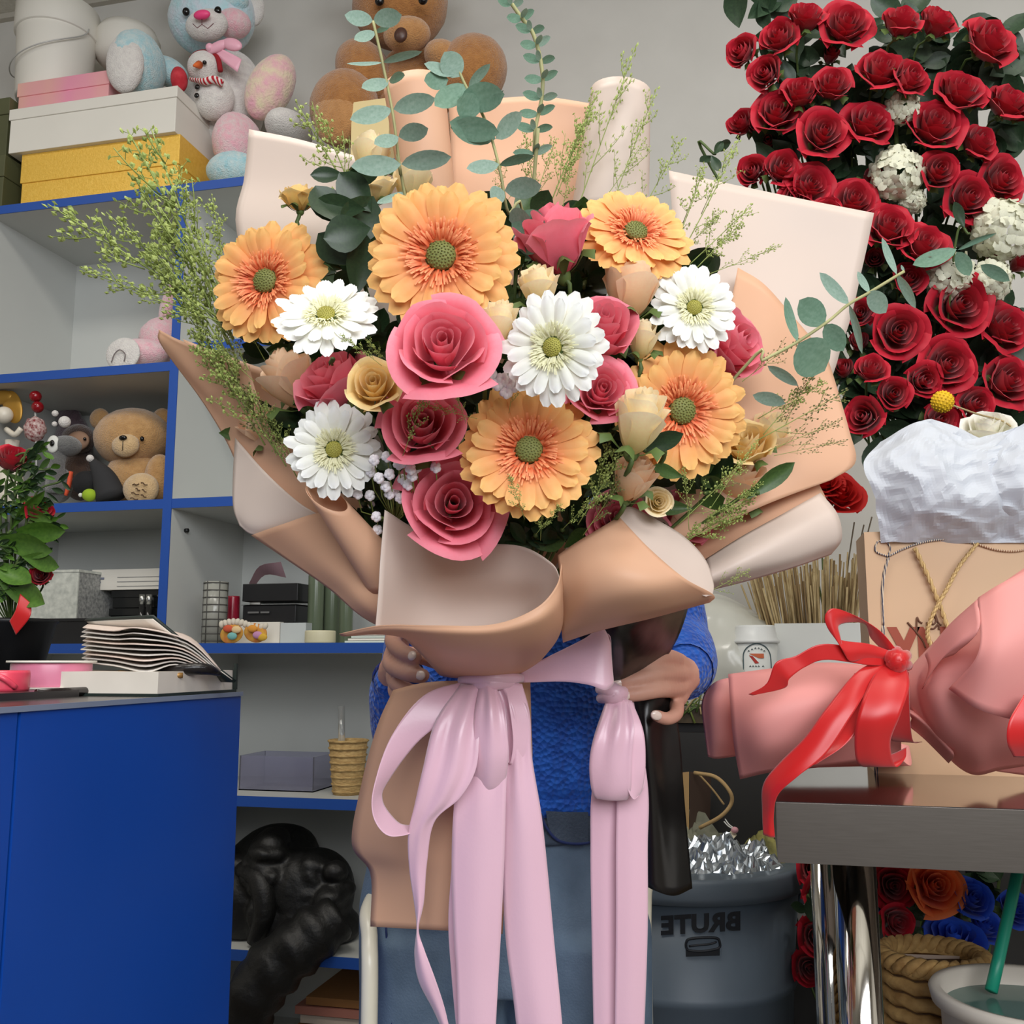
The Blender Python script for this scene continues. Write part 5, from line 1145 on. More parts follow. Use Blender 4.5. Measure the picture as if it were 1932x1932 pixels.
for k in range(4):
    x0, x1 = aty(652 + 6 * k, 1205, 2.43).x, aty(742 - 3 * k, 1205, 2.43).x
    mk('sheet', box(x0, x1, 2.425, 2.60, z3 + .006 * k, z3 + .006 * k + .005), mat('pale_paper_%d' % (k % 2), (rgb(206, 216, 208), rgb(232, 228, 218))[k % 2], .7), ps, smooth=False)
cm = thing('felt_mask', 'colourful felt mask with white fringe leaning on the shelf front', 'mask', aty(460, 1215, 2.42))
mk('mask_base', join(pball(437, 1196, 2.425, 24, 18, 6, rot=.2), pball(482, 1194, 2.425, 24, 18, 6, rot=-.2)), mat('yellow_felt', rgb(214, 172, 72), .9, rgb(200, 120, 60), 50), cm)
for (x, y, c_) in ((438, 1200, (120, 180, 176)), (430, 1186, (206, 90, 60)), (486, 1198, (196, 140, 180)), (476, 1186, (220, 150, 60)), (446, 1188, (230, 200, 150)), (495, 1202, (214, 170, 60))): mk('felt_patch', pball(x, y, 2.408, 10, 7, 4), mat('felt_%d' % x, rgb(*c_), .9), cm)
for k in range(12): mk('fringe_tuft', pball(418 + k * 7.5, 1178 - 5 * math.sin(k * .5), 2.425, 5, 7, 5, rot=.5 * math.sin(k)), mat('white_fringe', rgb(214, 206, 190), .9), cm)
# ---------------------------------------------------------------- cubby below: acrylic box and wicker pot
z4 = shelf_z(4)
M_acr = mat('clear_acrylic', rgb(206, 206, 226), .05, trans=.85, spec=.5)
xa, xb = aty(452, 1440, 2.50).x, aty(592, 1440, 2.50).x
t = thing('acrylic_box', 'clear acrylic tray standing empty on the lower shelf', 'box', ((xa + xb) / 2, 2.55, z4))
for g in (box(xa, xb, 2.50, 2.503, z4, z4 + .09), box(xa, xb, 2.64, 2.643, z4, z4 + .09)): mk('long_wall', g, M_acr, t, smooth=False)
for g in (box(xa, xa + .003, 2.503, 2.64, z4, z4 + .09), box(xb - .003, xb, 2.503, 2.64, z4, z4 + .09)): mk('short_wall', g, M_acr, t, smooth=False)
mk('base', box(xa, xb, 2.50, 2.643, z4, z4 + .003), M_acr, t, smooth=False)
cc_ = aty(655, 1497, 2.49); t = thing('wicker_pot', 'small tapered wicker pot holding a glass tube on the lower shelf', 'pot', (cc_.x, cc_.y, z4)); hh = aty(655, 1395, 2.49).z - z4
M_wick = mat('woven_straw', rgb(206, 174, 118), .85, rgb(172, 138, 86), 60, bump=.8, bscale=120, stretch=(1, 1, 3))
mk('pot_body', lathe([(.035, z4), (.038, z4 + .01), (.05, z4 + hh), (.046, z4 + hh), (.036, z4 + .02)], 28, Matrix.Translation((cc_.x, cc_.y, 0)), True, True), M_wick, t)
for k in range(8):
    rr = .037 + .0135 * k / 7; zz = z4 + .008 + (hh - .012) * k / 7
    mk('woven_band', tube([Vector((cc_.x + rr * math.cos(a * .3927), cc_.y + rr * math.sin(a * .3927), zz + .0012 * (a % 2))) for a in range(17)], .0032, 6, False), M_wick, t)
M_glass = mat('clear_glass_tube', rgb(236, 240, 240), .03, trans=.8)
solo('glass_tube', tube([Vector((cc_.x - .015, cc_.y, z4 + .03)), Vector((cc_.x - .022, cc_.y, z4 + hh + .085))], .009, 16), M_glass, 'clear glass tube standing in the wicker pot', 'glass tube')
# ---------------------------------------------------------------- black jacket
z5 = shelf_z(5)
M_jack = mat('black_puffer_nylon', rgb(20, 20, 20), .5, rgb(14, 14, 14), 8, bump=1.0, bscale=34, detail=5)
jk = thing('jacket', 'black puffer jacket bunched up on the low shelf, sleeve hanging down', 'jacket', aty(560, 1800, 2.5))
g = [pball(520, 1640, 2.60, 95, 78, 90, wob=.15, ws=9), pball(585, 1680, 2.55, 90, 80, 90, wob=.15, ws=9), pball(480, 1700, 2.55, 70, 90, 80, wob=.15, ws=9), pball(620, 1750, 2.54, 60, 45, 70, wob=.2, ws=12), pball(540, 1740, 2.52, 80, 60, 70, wob=.2, ws=12)]
gz = []
for q in g: gz.append(([Vector((v.x, min(max(v.y, 2.43), 2.79), max(v.z, z5 + .004))) for v in q[0]], q[1]))
g2 = []
rj = random.Random(3)
for q in range(26):
    a = rj.uniform(440, 660); b = rj.uniform(1590 + abs(a - 520) * .35, 1770); w = rj.uniform(22, 48)
    c = pball(a, b, 2.47 + rj.uniform(0, .06), w, w * rj.uniform(.45, .8), w, rot=rj.uniform(-.9, .9), wob=.2, ws=20)
    g2.append(([Vector((v.x, min(max(v.y, 2.42), 2.79), max(v.z, z5 + .004))) for v in c[0]], c[1]))
remesh(mk('jacket_body', join(*(gz + g2))[:2], M_jack, jk), .006, 3)
sl = tube([aty(640, 1725, 2.44), aty(590, 1765, 2.40), aty(530, 1815, 2.37), aty(480, 1880, 2.36), aty(450, 1960, 2.37)], [.05, .066, .07, .068, .055], 20, steps=30)
sv = []
for i, v in enumerate(sl[0]):
    ringi = i // 20; c = sum((sl[0][ringi * 20 + k] for k in range(20)), Vector()) / 20
    sv.append(c + (v - c) * (1 + .07 * math.sin(ringi * 1.25) + .16 * noise.noise(v * 16)))
mk('sleeve', (sv, sl[1]), M_jack, jk)
mk('collar', tube([aty(455, 1640, 2.48), aty(490, 1660, 2.44), aty(500, 1720, 2.43), aty(480, 1780, 2.43)], [.02, .03, .03, .02], 12, steps=16), M_jack, jk)
# ---------------------------------------------------------------- paper stack on the bottom board
z6 = shelf_z(6)
ps = thing('paper_stack', 'stack of brown and white paper packs on the bottom shelf board', 'paper', aty(620, 1960, 2.5))
x0, x1 = aty(560, 1900, 2.47).x, aty(700, 1900, 2.47).x
zt = aty(620, 1880, 2.47).z
n_ = 8
for k in range(n_):
    za = z6 + (zt - z6) * k / n_; zb = z6 + (zt - z6) * (k + 1) / n_ - .003
    mk('paper_pack', box(x0 + .02 * (k == 7) + .006 * (k % 3), x1 + .01 * (k % 2), 2.46 + .006 * (k % 2), 2.74, za, zb), (mat('kraft_pack', rgb(150, 104, 58), .7), mat('white_pack', rgb(196, 184, 170), .7), mat('rosy_pack', rgb(168, 110, 96), .7))[(k + 2) % 3 if k != 7 else 0], ps, smooth=False)

# ================================================================== ON THE BLUE COUNTER
M_page = mat('album_page', rgb(226, 218, 206), .6, rgb(216, 208, 196), 20)
M_cover = mat('dark_green_book_cloth', rgb(28, 40, 36), .5)
def on_c(px, py): return atz(px, py, CZ)
al = thing('album', 'open album with raised dark cover and fanned pages on the blue counter', 'album', (-.70, 1.04, CZ))
cv = [[(446, 1284, 1.17), (366, 1222, 1.16), (290, 1160, 1.15)], [(372, 1282, 1.25), (300, 1222, 1.24), (226, 1163, 1.23)], [(300, 1280, 1.33), (232, 1222, 1.32), (162, 1167, 1.31)]]
solidify(mk('raised_cover', patch(cv, 8, 8), M_cover, al), .003, 1.0)
lin = [[(x, y + 4, d - .002) for x, y, d in r] for r in cv]
solidify(mk('cover_lining', patch([[(438, 1282, 1.168), (362, 1226, 1.158), (288, 1168, 1.148)], [(368, 1282, 1.246), (298, 1226, 1.236), (224, 1170, 1.228)], [(300, 1282, 1.325), (232, 1226, 1.315), (164, 1173, 1.305)]], 8, 8), M_page, al), .001)
mk('book_block', box(-.86, CX - .006, CY1 - .17, CY1 - .012, CZ + .003, CZ + .026), M_page, al, smooth=False)
mk('lower_cover', box(-.865, CX - .002, CY1 - .175, CY1 - .008, CZ, CZ + .003), M_cover, al, smooth=False)
mk('spine', box(CX - .006, CX - .002, CY1 - .010, CY1 - .006, CZ + .003, CZ + .034), M_cover, al, smooth=False)
for k in range(9):
    y = 1262 - 8.2 * k; w = .004 * k
    pg = patch([[(152 + 2 * (k % 3), y - 12, 1.20 + w), (215, y - 6, 1.13 + w), (276 - 2 * k, y + 6 - k * 2.2, 1.09 + w), (330 + k * 3, y - 8 + k * 2.5, 1.12 + w), (392 + k * 3, 1268 - k * .5, 1.16)],
                [(165, y - 18, 1.27 + w), (225, y - 14, 1.22 + w), (285, y - 10, 1.19 + w), (335 + k * 3, y - 14 + k * 2.5, 1.20 + w), (390 + k * 3, 1265 - k * .5, 1.21)]], 20, 5)
    solidify(mk('page', pg, mat('album_page_%d' % (k % 3), (rgb(212, 206, 198), rgb(190, 184, 178), rgb(222, 204, 192))[k % 3], .6), al), .0012)
wl_ = thing('wallet', 'black leather wallet tucked under the album pages', 'wallet', (-.70, 1.0, CZ + .03))
mk('wallet_body', tube([at(225, 1272, 1.15), at(300, 1268, 1.13), at(380, 1262, 1.13), at(415, 1272, 1.15)], [.004, .009, .011, .004], 12, steps=18, flat=.6), mat('black_leather', rgb(26, 22, 22), .3, bump=.3, bscale=80), wl_)
mk('gold_edge', tube([at(225, 1270, 1.12), at(290, 1274, 1.105), at(345, 1274, 1.11)], .003, 8, steps=10), mat('brass_edge', rgb(170, 130, 76), .4, metal=.6), wl_)
nb = solo('notebook', box(-.93, -.70, .82, .95, CZ, CZ + .007), mat('dark_notebook', rgb(46, 42, 42), .3), 'thin dark notebook lying under the ribbon spool', 'notebook', smooth=False)
# pink ribbon spool
c = at(96, 1292, 1.13); c = Vector((c.x, c.y, CZ + .007))
sp_ = thing('ribbon_spool', 'pink satin ribbon spool with white flange on the counter', 'ribbon spool', c)
mk('flange', lathe([(.0, .0), (.046, .0), (.046, .0018), (.0, .0018)], 36, Matrix.Translation(c), False, False), M_wcard, sp_)
mk('ribbon_roll', lathe([(.042, .002), (.0425, .004), (.0425, .026), (.042, .028)], 36, Matrix.Translation(c)), mat('rose_satin', rgb(222, 130, 158), .3, sheen=.3), sp_)
mk('flange', lathe([(.0, .0), (.047, .0), (.047, .0022), (.0, .0022)], 36, Matrix.Translation(c + Vector((0, 0, .0285))), False, False), M_wcard, sp_)
c = at(2, 1290, 1.03); c = Vector((c.x, c.y, CZ + .007))
sp2 = thing('ribbon_spool', 'red and pink ribbon spool at the left frame edge', 'ribbon spool', c)
mk('ribbon_roll', lathe([(.026, .0), (.027, .003), (.027, .018), (.026, .021)], 28, Matrix.Translation(c)), mat('coral_satin', rgb(226, 74, 96), .3), sp2); mk('loose_end', tube([c + Vector((.0, -.026, .02)), c + Vector((.02, -.022, .014)), c + Vector((.026, -.01, .004))], .003, 6, steps=8), MATS['coral_satin'], sp2)
sc_ = thing('scissors', 'red handled scissors lying at the counter edge', 'scissors', at(40, 1300, .95))
P0 = [on_c(x, y) + Vector((0, 0, .008)) for x, y in ((-30, 1300), (20, 1303), (72, 1308))]
mk('handle', tube(P0, [.006, .0055, .0035], 10, steps=12), mat('red_plastic', rgb(226, 40, 40), .3), sc_); mk('handle', tube([p + Vector((-.03, .03, .002)) for p in P0], [.006, .0055, .0035], 10, steps=12), MATS['red_plastic'], sc_)
mk('blade', box(P0[0].x - .08, P0[0].x - .0, P0[0].y - .002, P0[0].y + .012, CZ + .004, CZ + .006), M_steel, sc_, smooth=False)
pn = thing('pen', 'black ballpoint pen with brass tip beside the album', 'pen', at(140, 1302, 1.05))
A, B = on_c(70, 1318) + Vector((0, 0, .005)), on_c(178, 1312) + Vector((0, 0, .005))
mk('barrel', tube([A, A.lerp(B, .5), A.lerp(B, .82)], .0048, 12), mat('black_lacquer', rgb(30, 22, 22), .25), pn); mk('tip', tube([A.lerp(B, .82), A.lerp(B, .9), B], [.005, .0042, .0012], 12), mat('brass', rgb(190, 154, 84), .25, metal=.9), pn)

# ================================================================== RED ROSE ARRANGEMENT ON THE LEFT
st_ = thing('pedestal', 'dark pedestal behind the counter carrying the small rose arrangement', 'pedestal', (-1.42, 1.72, 0))
pc = at(20, 1205, 2.05); pc = Vector((pc.x, pc.y, 0))
mk('column', lathe([(.12, 0), (.12, .02), (.05, .05), (.05, 1.0), (.11, 1.02), (.11, 1.035)], 24, Matrix.Translation(pc)), M_bk, st_)
pot = thing('flower_pot', 'black pot under the small red rose arrangement at the left', 'pot', pc + Vector((0, 0, 1.035)))
mk('pot_body', lathe([(.06, 1.035), (.085, 1.15), (.09, 1.155), (.086, 1.16), (.06, 1.05)], 24, Matrix.Translation(pc)), M_bk, pot); mk('soil', lathe([(.0, 1.145), (.08, 1.145)], 20, Matrix.Translation(pc), False, False), mat('floral_foam', rgb(40, 60, 34), .9), pot)
ROOT = pc + Vector((0, 0, 1.14))
T_red = rose_template('red_rose', OPEN, M_red, 8, 6, seed=21); T_red2 = rose_template('red_rose', HALF, M_red, 8, 6, seed=22); T_redb = rose_template('red_rose', BUD, M_red, 7, 6, seed=23)
for (px, py, w, n, lab) in [(26, 852, 66, (.35, .75, .5), 'red rose bud highest in the small arrangement at the left edge'), (78, 955, 60, (.55, .6, .5), 'wilted red rose in the middle of the small left arrangement'), (76, 1082, 46, (.3, .3, .9), 'small orange red rose low in the left arrangement')]:
    flower(T_red2, px, py, w * (1.2 if py < 900 else 1.1), 2.0, n, lab, .3, 'roses of the small left arrangement', 1.0, ROOT)
rn = random.Random(8)
M_lg = mat('fresh_green_leaf', rgb(92, 132, 48), .45, rgb(72, 112, 38), 16, thin=.15); L_lg = leaf_mesh('leaf', M_lg, .24, .14, .1, .25)
big = [((10, 1010, 2.0), (124, 1002, 1.95), 40, .2), ((-20, 1020, 2.0), (100, 1040, 1.95), 44, .4), ((40, 1050, 1.98), (112, 1070, 1.95), 34, .3), ((-10, 1090, 2.0), (85, 1140, 1.95), 46, .2), ((-20, 1060, 2.0), (60, 1100, 1.96), 40, -.3), ((20, 960, 2.0), (100, 985, 1.96), 22, .5), ((20, 1000, 2.0), (85, 925, 1.97), 20, .6)]
t = leafed_stem('leaf_branch', 'broad fresh green leaves low in the small left arrangement', 'leaves', [(20, 1000, 2.0), (10, 1080, 2.02), ROOT], [b + (L_lg,) for b in big], None, .003, M_stem, L_lg, .24)
for k in range(26):
    bx, by = rn.uniform(-30, 60), rn.uniform(880, 1130); tx, ty = bx + rn.uniform(10, 70), by + rn.uniform(-70, 10)
    L = []
    for j in range(7):
        s = j / 6; x, y = bx + (tx - bx) * s, by + (ty - by) * s; an = rn.uniform(-1, 1); ln = rn.uniform(18, 34)
        L.append(((x, y, 2.0), (x + ln * math.cos(an), y - ln * math.sin(an), 1.99), rn.uniform(6, 12), rn.uniform(-.6, .6), rn.choice((L_lg, L_sal, L_sal2, L_sal))))
    leafed_stem('leaf_branch', 'fine leafy sprig in the small left arrangement', 'leaves', [(tx, ty, 2.0), (bx, by, 2.0), ROOT], L, 'leafy sprigs of the small left arrangement', .002, M_stem, L_lg, .24)
M_rsat = mat('red_satin_ribbon', rgb(208, 22, 24), .36, rgb(196, 18, 20), 5, sheen=.3, spec=.6)
rr_ = thing('ribbon', 'short red ribbon end hanging from the small left arrangement', 'ribbon', at(40, 1190, 1.9))
strip('ribbon_tail', [((38, 1120, 1.97), (60, 1140, 1.97)), ((30, 1150, 1.96), (56, 1165, 1.96)), ((18, 1172, 1.96), (30, 1198, 1.96))], rr_, M_rsat)

# ================================================================== BACK COUNTER ON THE RIGHT
BY, BZ = 2.20, 0.975
M_char = mat('charcoal_laminate', rgb(46, 45, 44), .5, rgb(40, 39, 38), 4)
M_bwood = mat('brown_counter_edge', rgb(84, 70, 46), .5, rgb(64, 52, 34), 20)
bc = thing('back_counter', 'dark charcoal work counter along the back wall behind the bin', 'counter', (0.6, 2.5, 0))
mk('cabinet_body', box(-.38, 1.6, BY + .02, WALL_Y - .01, 0, BZ - .03), M_char, bc, smooth=False)
mk('worktop', box(-.40, 1.62, BY, WALL_Y - .005, BZ - .03, BZ), M_bwood, bc, smooth=False)
for k in range(4):
    x0 = -.37 + k * .49
    d_ = mk('door', box(x0, x0 + .48, BY + .004, BY + .02, .08, BZ - .05), M_char, bc, smooth=False)
    mk('handle', tube([(x0 + .42, BY - .012, .80), (x0 + .42, BY - .012, .70)], .005, 8), M_steel, d_)
def on_b(px, py): return atz(px, py, BZ)
# coffee cup
c = at(1428, 1290, 2.32); c = Vector((c.x, c.y, BZ)); k = mpp(1428, 1200, c.y); h = (aty(1428, 1180, c.y).z - BZ)
M_cup = mat('white_paper_cup', rgb(222, 224, 220), .5)
cup = thing('coffee_cup', 'white takeaway coffee cup with arched emblem on the back counter', 'cup', c)
R1 = 44 * k
mk('cup_body', lathe([(R1 * .70, 0), (R1 * .72, .004), (R1 * .93, h * .79)], 36, Matrix.Translation(c)), M_cup, cup)
mk('lid', lathe([(R1 * .96, h * .77), (R1 * 1.02, h * .78), (R1 * 1.02, h * .81), (R1 * .92, h * .83), (R1 * .84, h * .97), (R1 * .8, h), (0, h * .985)], 36, Matrix.Translation(c), True, False), mat('white_plastic_lid', rgb(232, 234, 232), .35), cup)
def cup_pt(px, py):
    p = aty(px, py, c.y - R1); zz = p.z - BZ; rr = R1 * (.72 + .21 * zz / (h * .79)) + .001
    a = math.asin(max(-1, min(1, ((px - 1428) * k) / rr)))
    q = a + YAW * 0 - .20
    return c + Vector((rr * math.sin(q + .26), -rr * math.cos(q + .26), zz))
M_prn = mat('dark_green_print', rgb(70, 92, 96), .6)
mk('emblem_arch', tube([cup_pt(x, y) for x, y in ((1403, 1275), (1403, 1250), (1404, 1232), (1412, 1220), (1427, 1214), (1442, 1219), (1451, 1232), (1453, 1250), (1453, 1275))], .0012, 6, steps=40), M_prn, cup)
for (pts_, cl) in ((((1413, 1233), (1440, 1233), (1440, 1242), (1431, 1242)), (214, 110, 70)), (((1413, 1236), (1420, 1238), (1431, 1251), (1424, 1252)), (190, 60, 50))):
    mk('emblem_flag', grid(lambda u, v, p_=pts_: cup_pt(*[(p_[0][i] * (1 - u) + p_[1][i] * u) * (1 - v) + (p_[3][i] * (1 - u) + p_[2][i] * u) * v for i in (0, 1)]), 6, 4), mat('emblem_%d' % cl[0], rgb(*cl), .6), cup, smooth=False)
for (x, y) in ((1413, 1228), (1419, 1225), (1425, 1223), (1431, 1223), (1436, 1225), (1441, 1228), (1415, 1257), (1420, 1257), (1425, 1257), (1430, 1257), (1438, 1257)):
    mk('emblem_letter', tube([cup_pt(x - 1.5, y + 1), cup_pt(x, y - 1.5), cup_pt(x + 1.5, y + 1)], .0007, 5), M_prn, cup)
c2 = on_b(1385, 1330); solo('cup_stub', lathe([(.022, 0), (.026, .05), (.027, .052), (0, .054)], 20, Matrix.Translation(Vector((c.x - .055, c.y + .02, BZ)))), mat('orange_cup', rgb(206, 110, 70), .5), 'small orange and white cup beside the coffee cup', 'cup')
# white box and dried stems
xb0, xb1 = aty(1462, 1200, 2.46).x, aty(1640, 1200, 2.46).x
zt = aty(1500, 1176, 2.46).z
wbx = thing('planter_box', 'white box vase full of dried beige stems on the back counter', 'vase', ((xb0 + xb1) / 2, 2.53, BZ))
for g in (box(xb0, xb1, 2.46, 2.464, BZ, zt), box(xb0, xb1, 2.596, 2.60, BZ, zt), box(xb0, xb0 + .004, 2.464, 2.596, BZ, zt), box(xb1 - .004, xb1, 2.464, 2.596, BZ, zt)): mk('side', g, M_cup, wbx, smooth=False)
mk('base', box(xb0, xb1, 2.46, 2.60, BZ, BZ + .004), M_cup, wbx, smooth=False)
rn = random.Random(12)
M_dry = mat('dried_stem', rgb(196, 176, 132), .8, rgb(160, 136, 94), 30); M_dry2 = mat('brown_dried_stem', rgb(136, 112, 76), .8)
ds = thing('dried_stems', 'thick bunch of dried beige stems standing in the white box', 'dried stems', ((xb0 + xb1) / 2, 2.53, BZ + .01))
for k_ in range(170):
    bx = rn.uniform(1470, 1610); f_ = (bx - 1540) / 62
    tx = 1530 + f_ * rn.uniform(85, 135); ty = rn.uniform(1040, 1110)
    A = aty(bx, 1215, 2.53 + rn.uniform(-.05, .05)); B = aty(tx, ty, 2.53 + rn.uniform(-.09, .07)); A.z = BZ + .01
    mk('dried_stem', tube([A, A.lerp(B, .5) + Vector((rn.uniform(-.004, .004), 0, 0)), B], rn.uniform(.0016, .0032), 5), rn.choice((M_dry, M_dry, M_dry2)), ds)
T_sola = rose_template('wood_rose', OPEN, mat('red_wood_petal', rgb(206, 26, 22), .7, thin=.1), 7, 6, seed=31, sepal=False)
for (px, py, w, lab) in ((1592, 922, 92, 'red dried wood rose on a thin stem, tallest in the white box'), (1560, 900, 74, 'red dried wood rose half hidden by the bouquet paper')):
    flower(T_sola, px, py, w, 2.36, (.1, .5, .8), lab, .3, 'red wood roses', .8, aty(1560, 1190, 2.53))
for (x, y) in ((1612, 985), (1630, 990), (1645, 975)): mk('tall_stem', tube([aty(x, y, 2.5), aty(1585 + (x - 1612) * .4, 1150, 2.53), aty(1560, 1200, 2.53)], .0018, 5, steps=8), mat('grey_brown_stem', rgb(120, 110, 92), .8), ds)
# cellophane heap
cel = thing('cellophane', 'crumpled clear white cellophane heap on the back counter behind the cup', 'cellophane', aty(1360, 1335, 2.5))
def crump(rows, amp, sc, nu=26, nv=26, seed=0.0, dirv=None):
    g = patch(rows, nu, nv); dv = dirv or -CF
    return [v + dv * amp * (noise.noise(v * sc + Vector((seed, 0, 0))) + .5 * abs(noise.noise(v * sc * 2.3 + Vector((seed, 3, 0))))) for v in g[0]], g[1], g[2]
M_cel = mat('milky_cellophane', rgb(206, 206, 196), .22, rgb(196, 196, 186), 6, spec=.6)
W = lambda x, y, Y: aty(x, y, Y)
mk('film', crump([[W(1250, 1330, 2.45), W(1320, 1335, 2.42), W(1400, 1338, 2.40), W(1470, 1338, 2.42)], [W(1260, 1240, 2.45), W(1320, 1240, 2.40), W(1400, 1250, 2.38), W(1465, 1260, 2.42)], [W(1290, 1150, 2.50), W(1340, 1145, 2.46), W(1400, 1160, 2.45), W(1450, 1190, 2.46)], [W(1320, 1118, 2.60), W(1360, 1122, 2.58), W(1400, 1140, 2.57), W(1440, 1165, 2.58)]], .014, 14, seed=2), M_cel, cel)
# scraps on the counter edge
sc2 = thing('stem_scraps', 'cut green stems and dried clippings on the counter edge', 'clippings', on_b(1290, 1345))
rn = random.Random(4)
for k_ in range(34):
    x, y = rn.uniform(1250, 1335), rn.uniform(1296, 1340); A = aty(x, y, 2.21 + rn.uniform(0, .06)); A.z = max(A.z, BZ + .003)
    B = A + Vector((rn.uniform(-.03, .04), rn.uniform(-.02, .01), rn.uniform(-.02, .015))); 
    if k_ % 3: B.z = max(B.z, BZ + .002)
    else: A.y = BY - .002; B.y = BY - .006; B.z = BZ - rn.uniform(.0, .03)
    mk('clipping', tube([A, A.lerp(B, .5) + Vector((0, 0, .004)), B], [.002, .0016, .0026], 5), rn.choice((M_dry, M_stem, M_ths)), sc2)

# ================================================================== BIG RED ROSE ARRANGEMENT
RC = at(1760, 1010, 1.80)
stand = thing('flower_stand', 'dark metal easel stand carrying the big red rose arrangement', 'stand', Vector((RC.x, RC.y, 0)))
for a in (0.4, 2.5, 4.6):
    mk('leg', tube([Vector((RC.x, RC.y, RC.z - .05)), Vector((RC.x + .05 * math.cos(a), RC.y + .05 * math.sin(a), .5)), Vector((RC.x + .14 * math.cos(a), RC.y + .10 * math.sin(a), 0))], .008, 8, steps=8), M_bk, stand)
mk('vase', lathe([(.03, RC.z - .12), (.055, RC.z - .04), (.06, RC.z + .02), (.05, RC.z + .02)], 24, Matrix.Translation((RC.x, RC.y, 0))), M_bk, stand)
RR = [(1391, 91, 68, -.8, .1), (1467, 57, 80, -.4, .3), (1526, 13, 78, 0, .8), (1604, 30, 92, 0, .3), (1709, 22, 82, .1, .7), (1780, 25, 80, .3, .7), (1884, 60, 96, .3, .4), (1439, 132, 72, -.6, .0), (1570, 95, 50, 0, .4),
      (1574, 145, 82, -.1, .4), (1671, 115, 88, 0, .5), (1729, 138, 80, .3, .2), (1823, 155, 90, .1, .5), (1916, 178, 84, .3, .6), (1513, 159, 76, -.1, .5), (1469, 199, 84, -.1, .3), (1393, 224, 62, -.7, .4), (1427, 232, 60, -.4, .1),
      (1560, 240, 88, 0, .15), (1648, 216, 88, .1, .4), (1773, 219, 100, 0, .35), (1860, 258, 80, .3, .3), (1449, 264, 60, -.3, 0), (1415, 317, 66, -.5, .1), (1482, 308, 80, .1, .2), (1536, 341, 84, .1, .2), (1617, 366, 86, 0, .3),
      (1779, 314, 82, 0, .1), (1904, 331, 84, .2, .1), (1840, 366, 88, .1, .1), (1840, 424, 58, .1, -.4), (1685, 415, 88, 0, .4), (1752, 449, 88, .1, .4), (1651, 486, 60, -.3, 0), (1823, 569, 106, 0, .05), (1701, 621, 92, -.1, .05),
      (1797, 683, 98, 0, .1), (1910, 607, 94, .2, .3), (1916, 712, 94, .2, .2), (1623, 783, 82, -.6, .1), (1647, 686, 70, -.1, .6), (1590, 690, 60, -.4, .4), (1750, 716, 76, 0, 0), (1782, 790, 80, 0, .1), (1623, 586, 62, -.3, .1), (1932, 490, 60, .2, .3),
      (1620, 640, 60, -.3, .3), (1690, 740, 70, -.1, .1), (1850, 760, 80, .1, .1), (1720, 520, 70, 0, .2), (1880, 480, 60, 0, 0), (1650, 330, 60, 0, .2), (1590, 450, 70, -.2, .2), (1500, 370, 70, -.2, 0), (1560, 400, 70, -.2, 0)]
rn = random.Random(6)
order = sorted(RR, key=lambda q: (round(q[1] / 60), q[0])); cx = 1680
ROWN = {}
for i, (px, py, w, nx, ny) in enumerate(RR):
    d = 1.66 + .05 * ((px - 1700) / 260) ** 2 + (.06 if w < 65 else 0) + rn.uniform(-.012, .012)
    vert = 'top' if py < 70 else 'upper' if py < 200 else 'middle' if py < 360 else 'lower' if py < 560 else 'bottom'
    hor = 'left edge' if px < 1480 else 'left part' if px < 1600 else 'centre' if px < 1740 else 'right part' if px < 1850 else 'right edge'
    key = vert + hor; ROWN.setdefault(key, []).append(i)
    mates = [j for j, q in enumerate(RR) if ('top' if q[1] < 70 else 'upper' if q[1] < 200 else 'middle' if q[1] < 360 else 'lower' if q[1] < 560 else 'bottom') == vert and ('left edge' if q[0] < 1480 else 'left part' if q[0] < 1600 else 'centre' if q[0] < 1740 else 'right part' if q[0] < 1850 else 'right edge') == hor]
    mates.sort(key=lambda j: RR[j][1]); pos = mates.index(i)
    rank = '' if len(mates) == 1 else ', ' + (('upper of two', 'lower of two') if len(mates) == 2 else ('highest of three', 'second of three', 'lowest of three') if len(mates) == 3 else ('highest of four', 'second of four', 'third of four', 'lowest of four') if len(mates) == 4 else ('highest of five', 'second of five', 'third of five', 'fourth of five', 'lowest of five') if len(mates) == 5 else ('highest of six', 'second of six', 'third of six', 'fourth of six', 'fifth of six', 'lowest of six'))[pos]
    T_ = T_red if w >= 84 else (T_red2 if w >= 62 else T_redb)
    row = {'top': 'topmost row', 'upper': 'upper rows', 'middle': 'middle rows', 'lower': 'lower rows', 'bottom': 'bottom rows'}[vert]
    flower(T_, px, py, w * 1.12, d, (nx, ny, .85), 'red rose at %s, %s of big arrangement%s' % (hor, row, rank), rn.uniform(0, 6), 'red roses of the big arrangement', .95, RC + Vector((rn.uniform(-.03, .03), rn.uniform(-.03, .03), 0)))
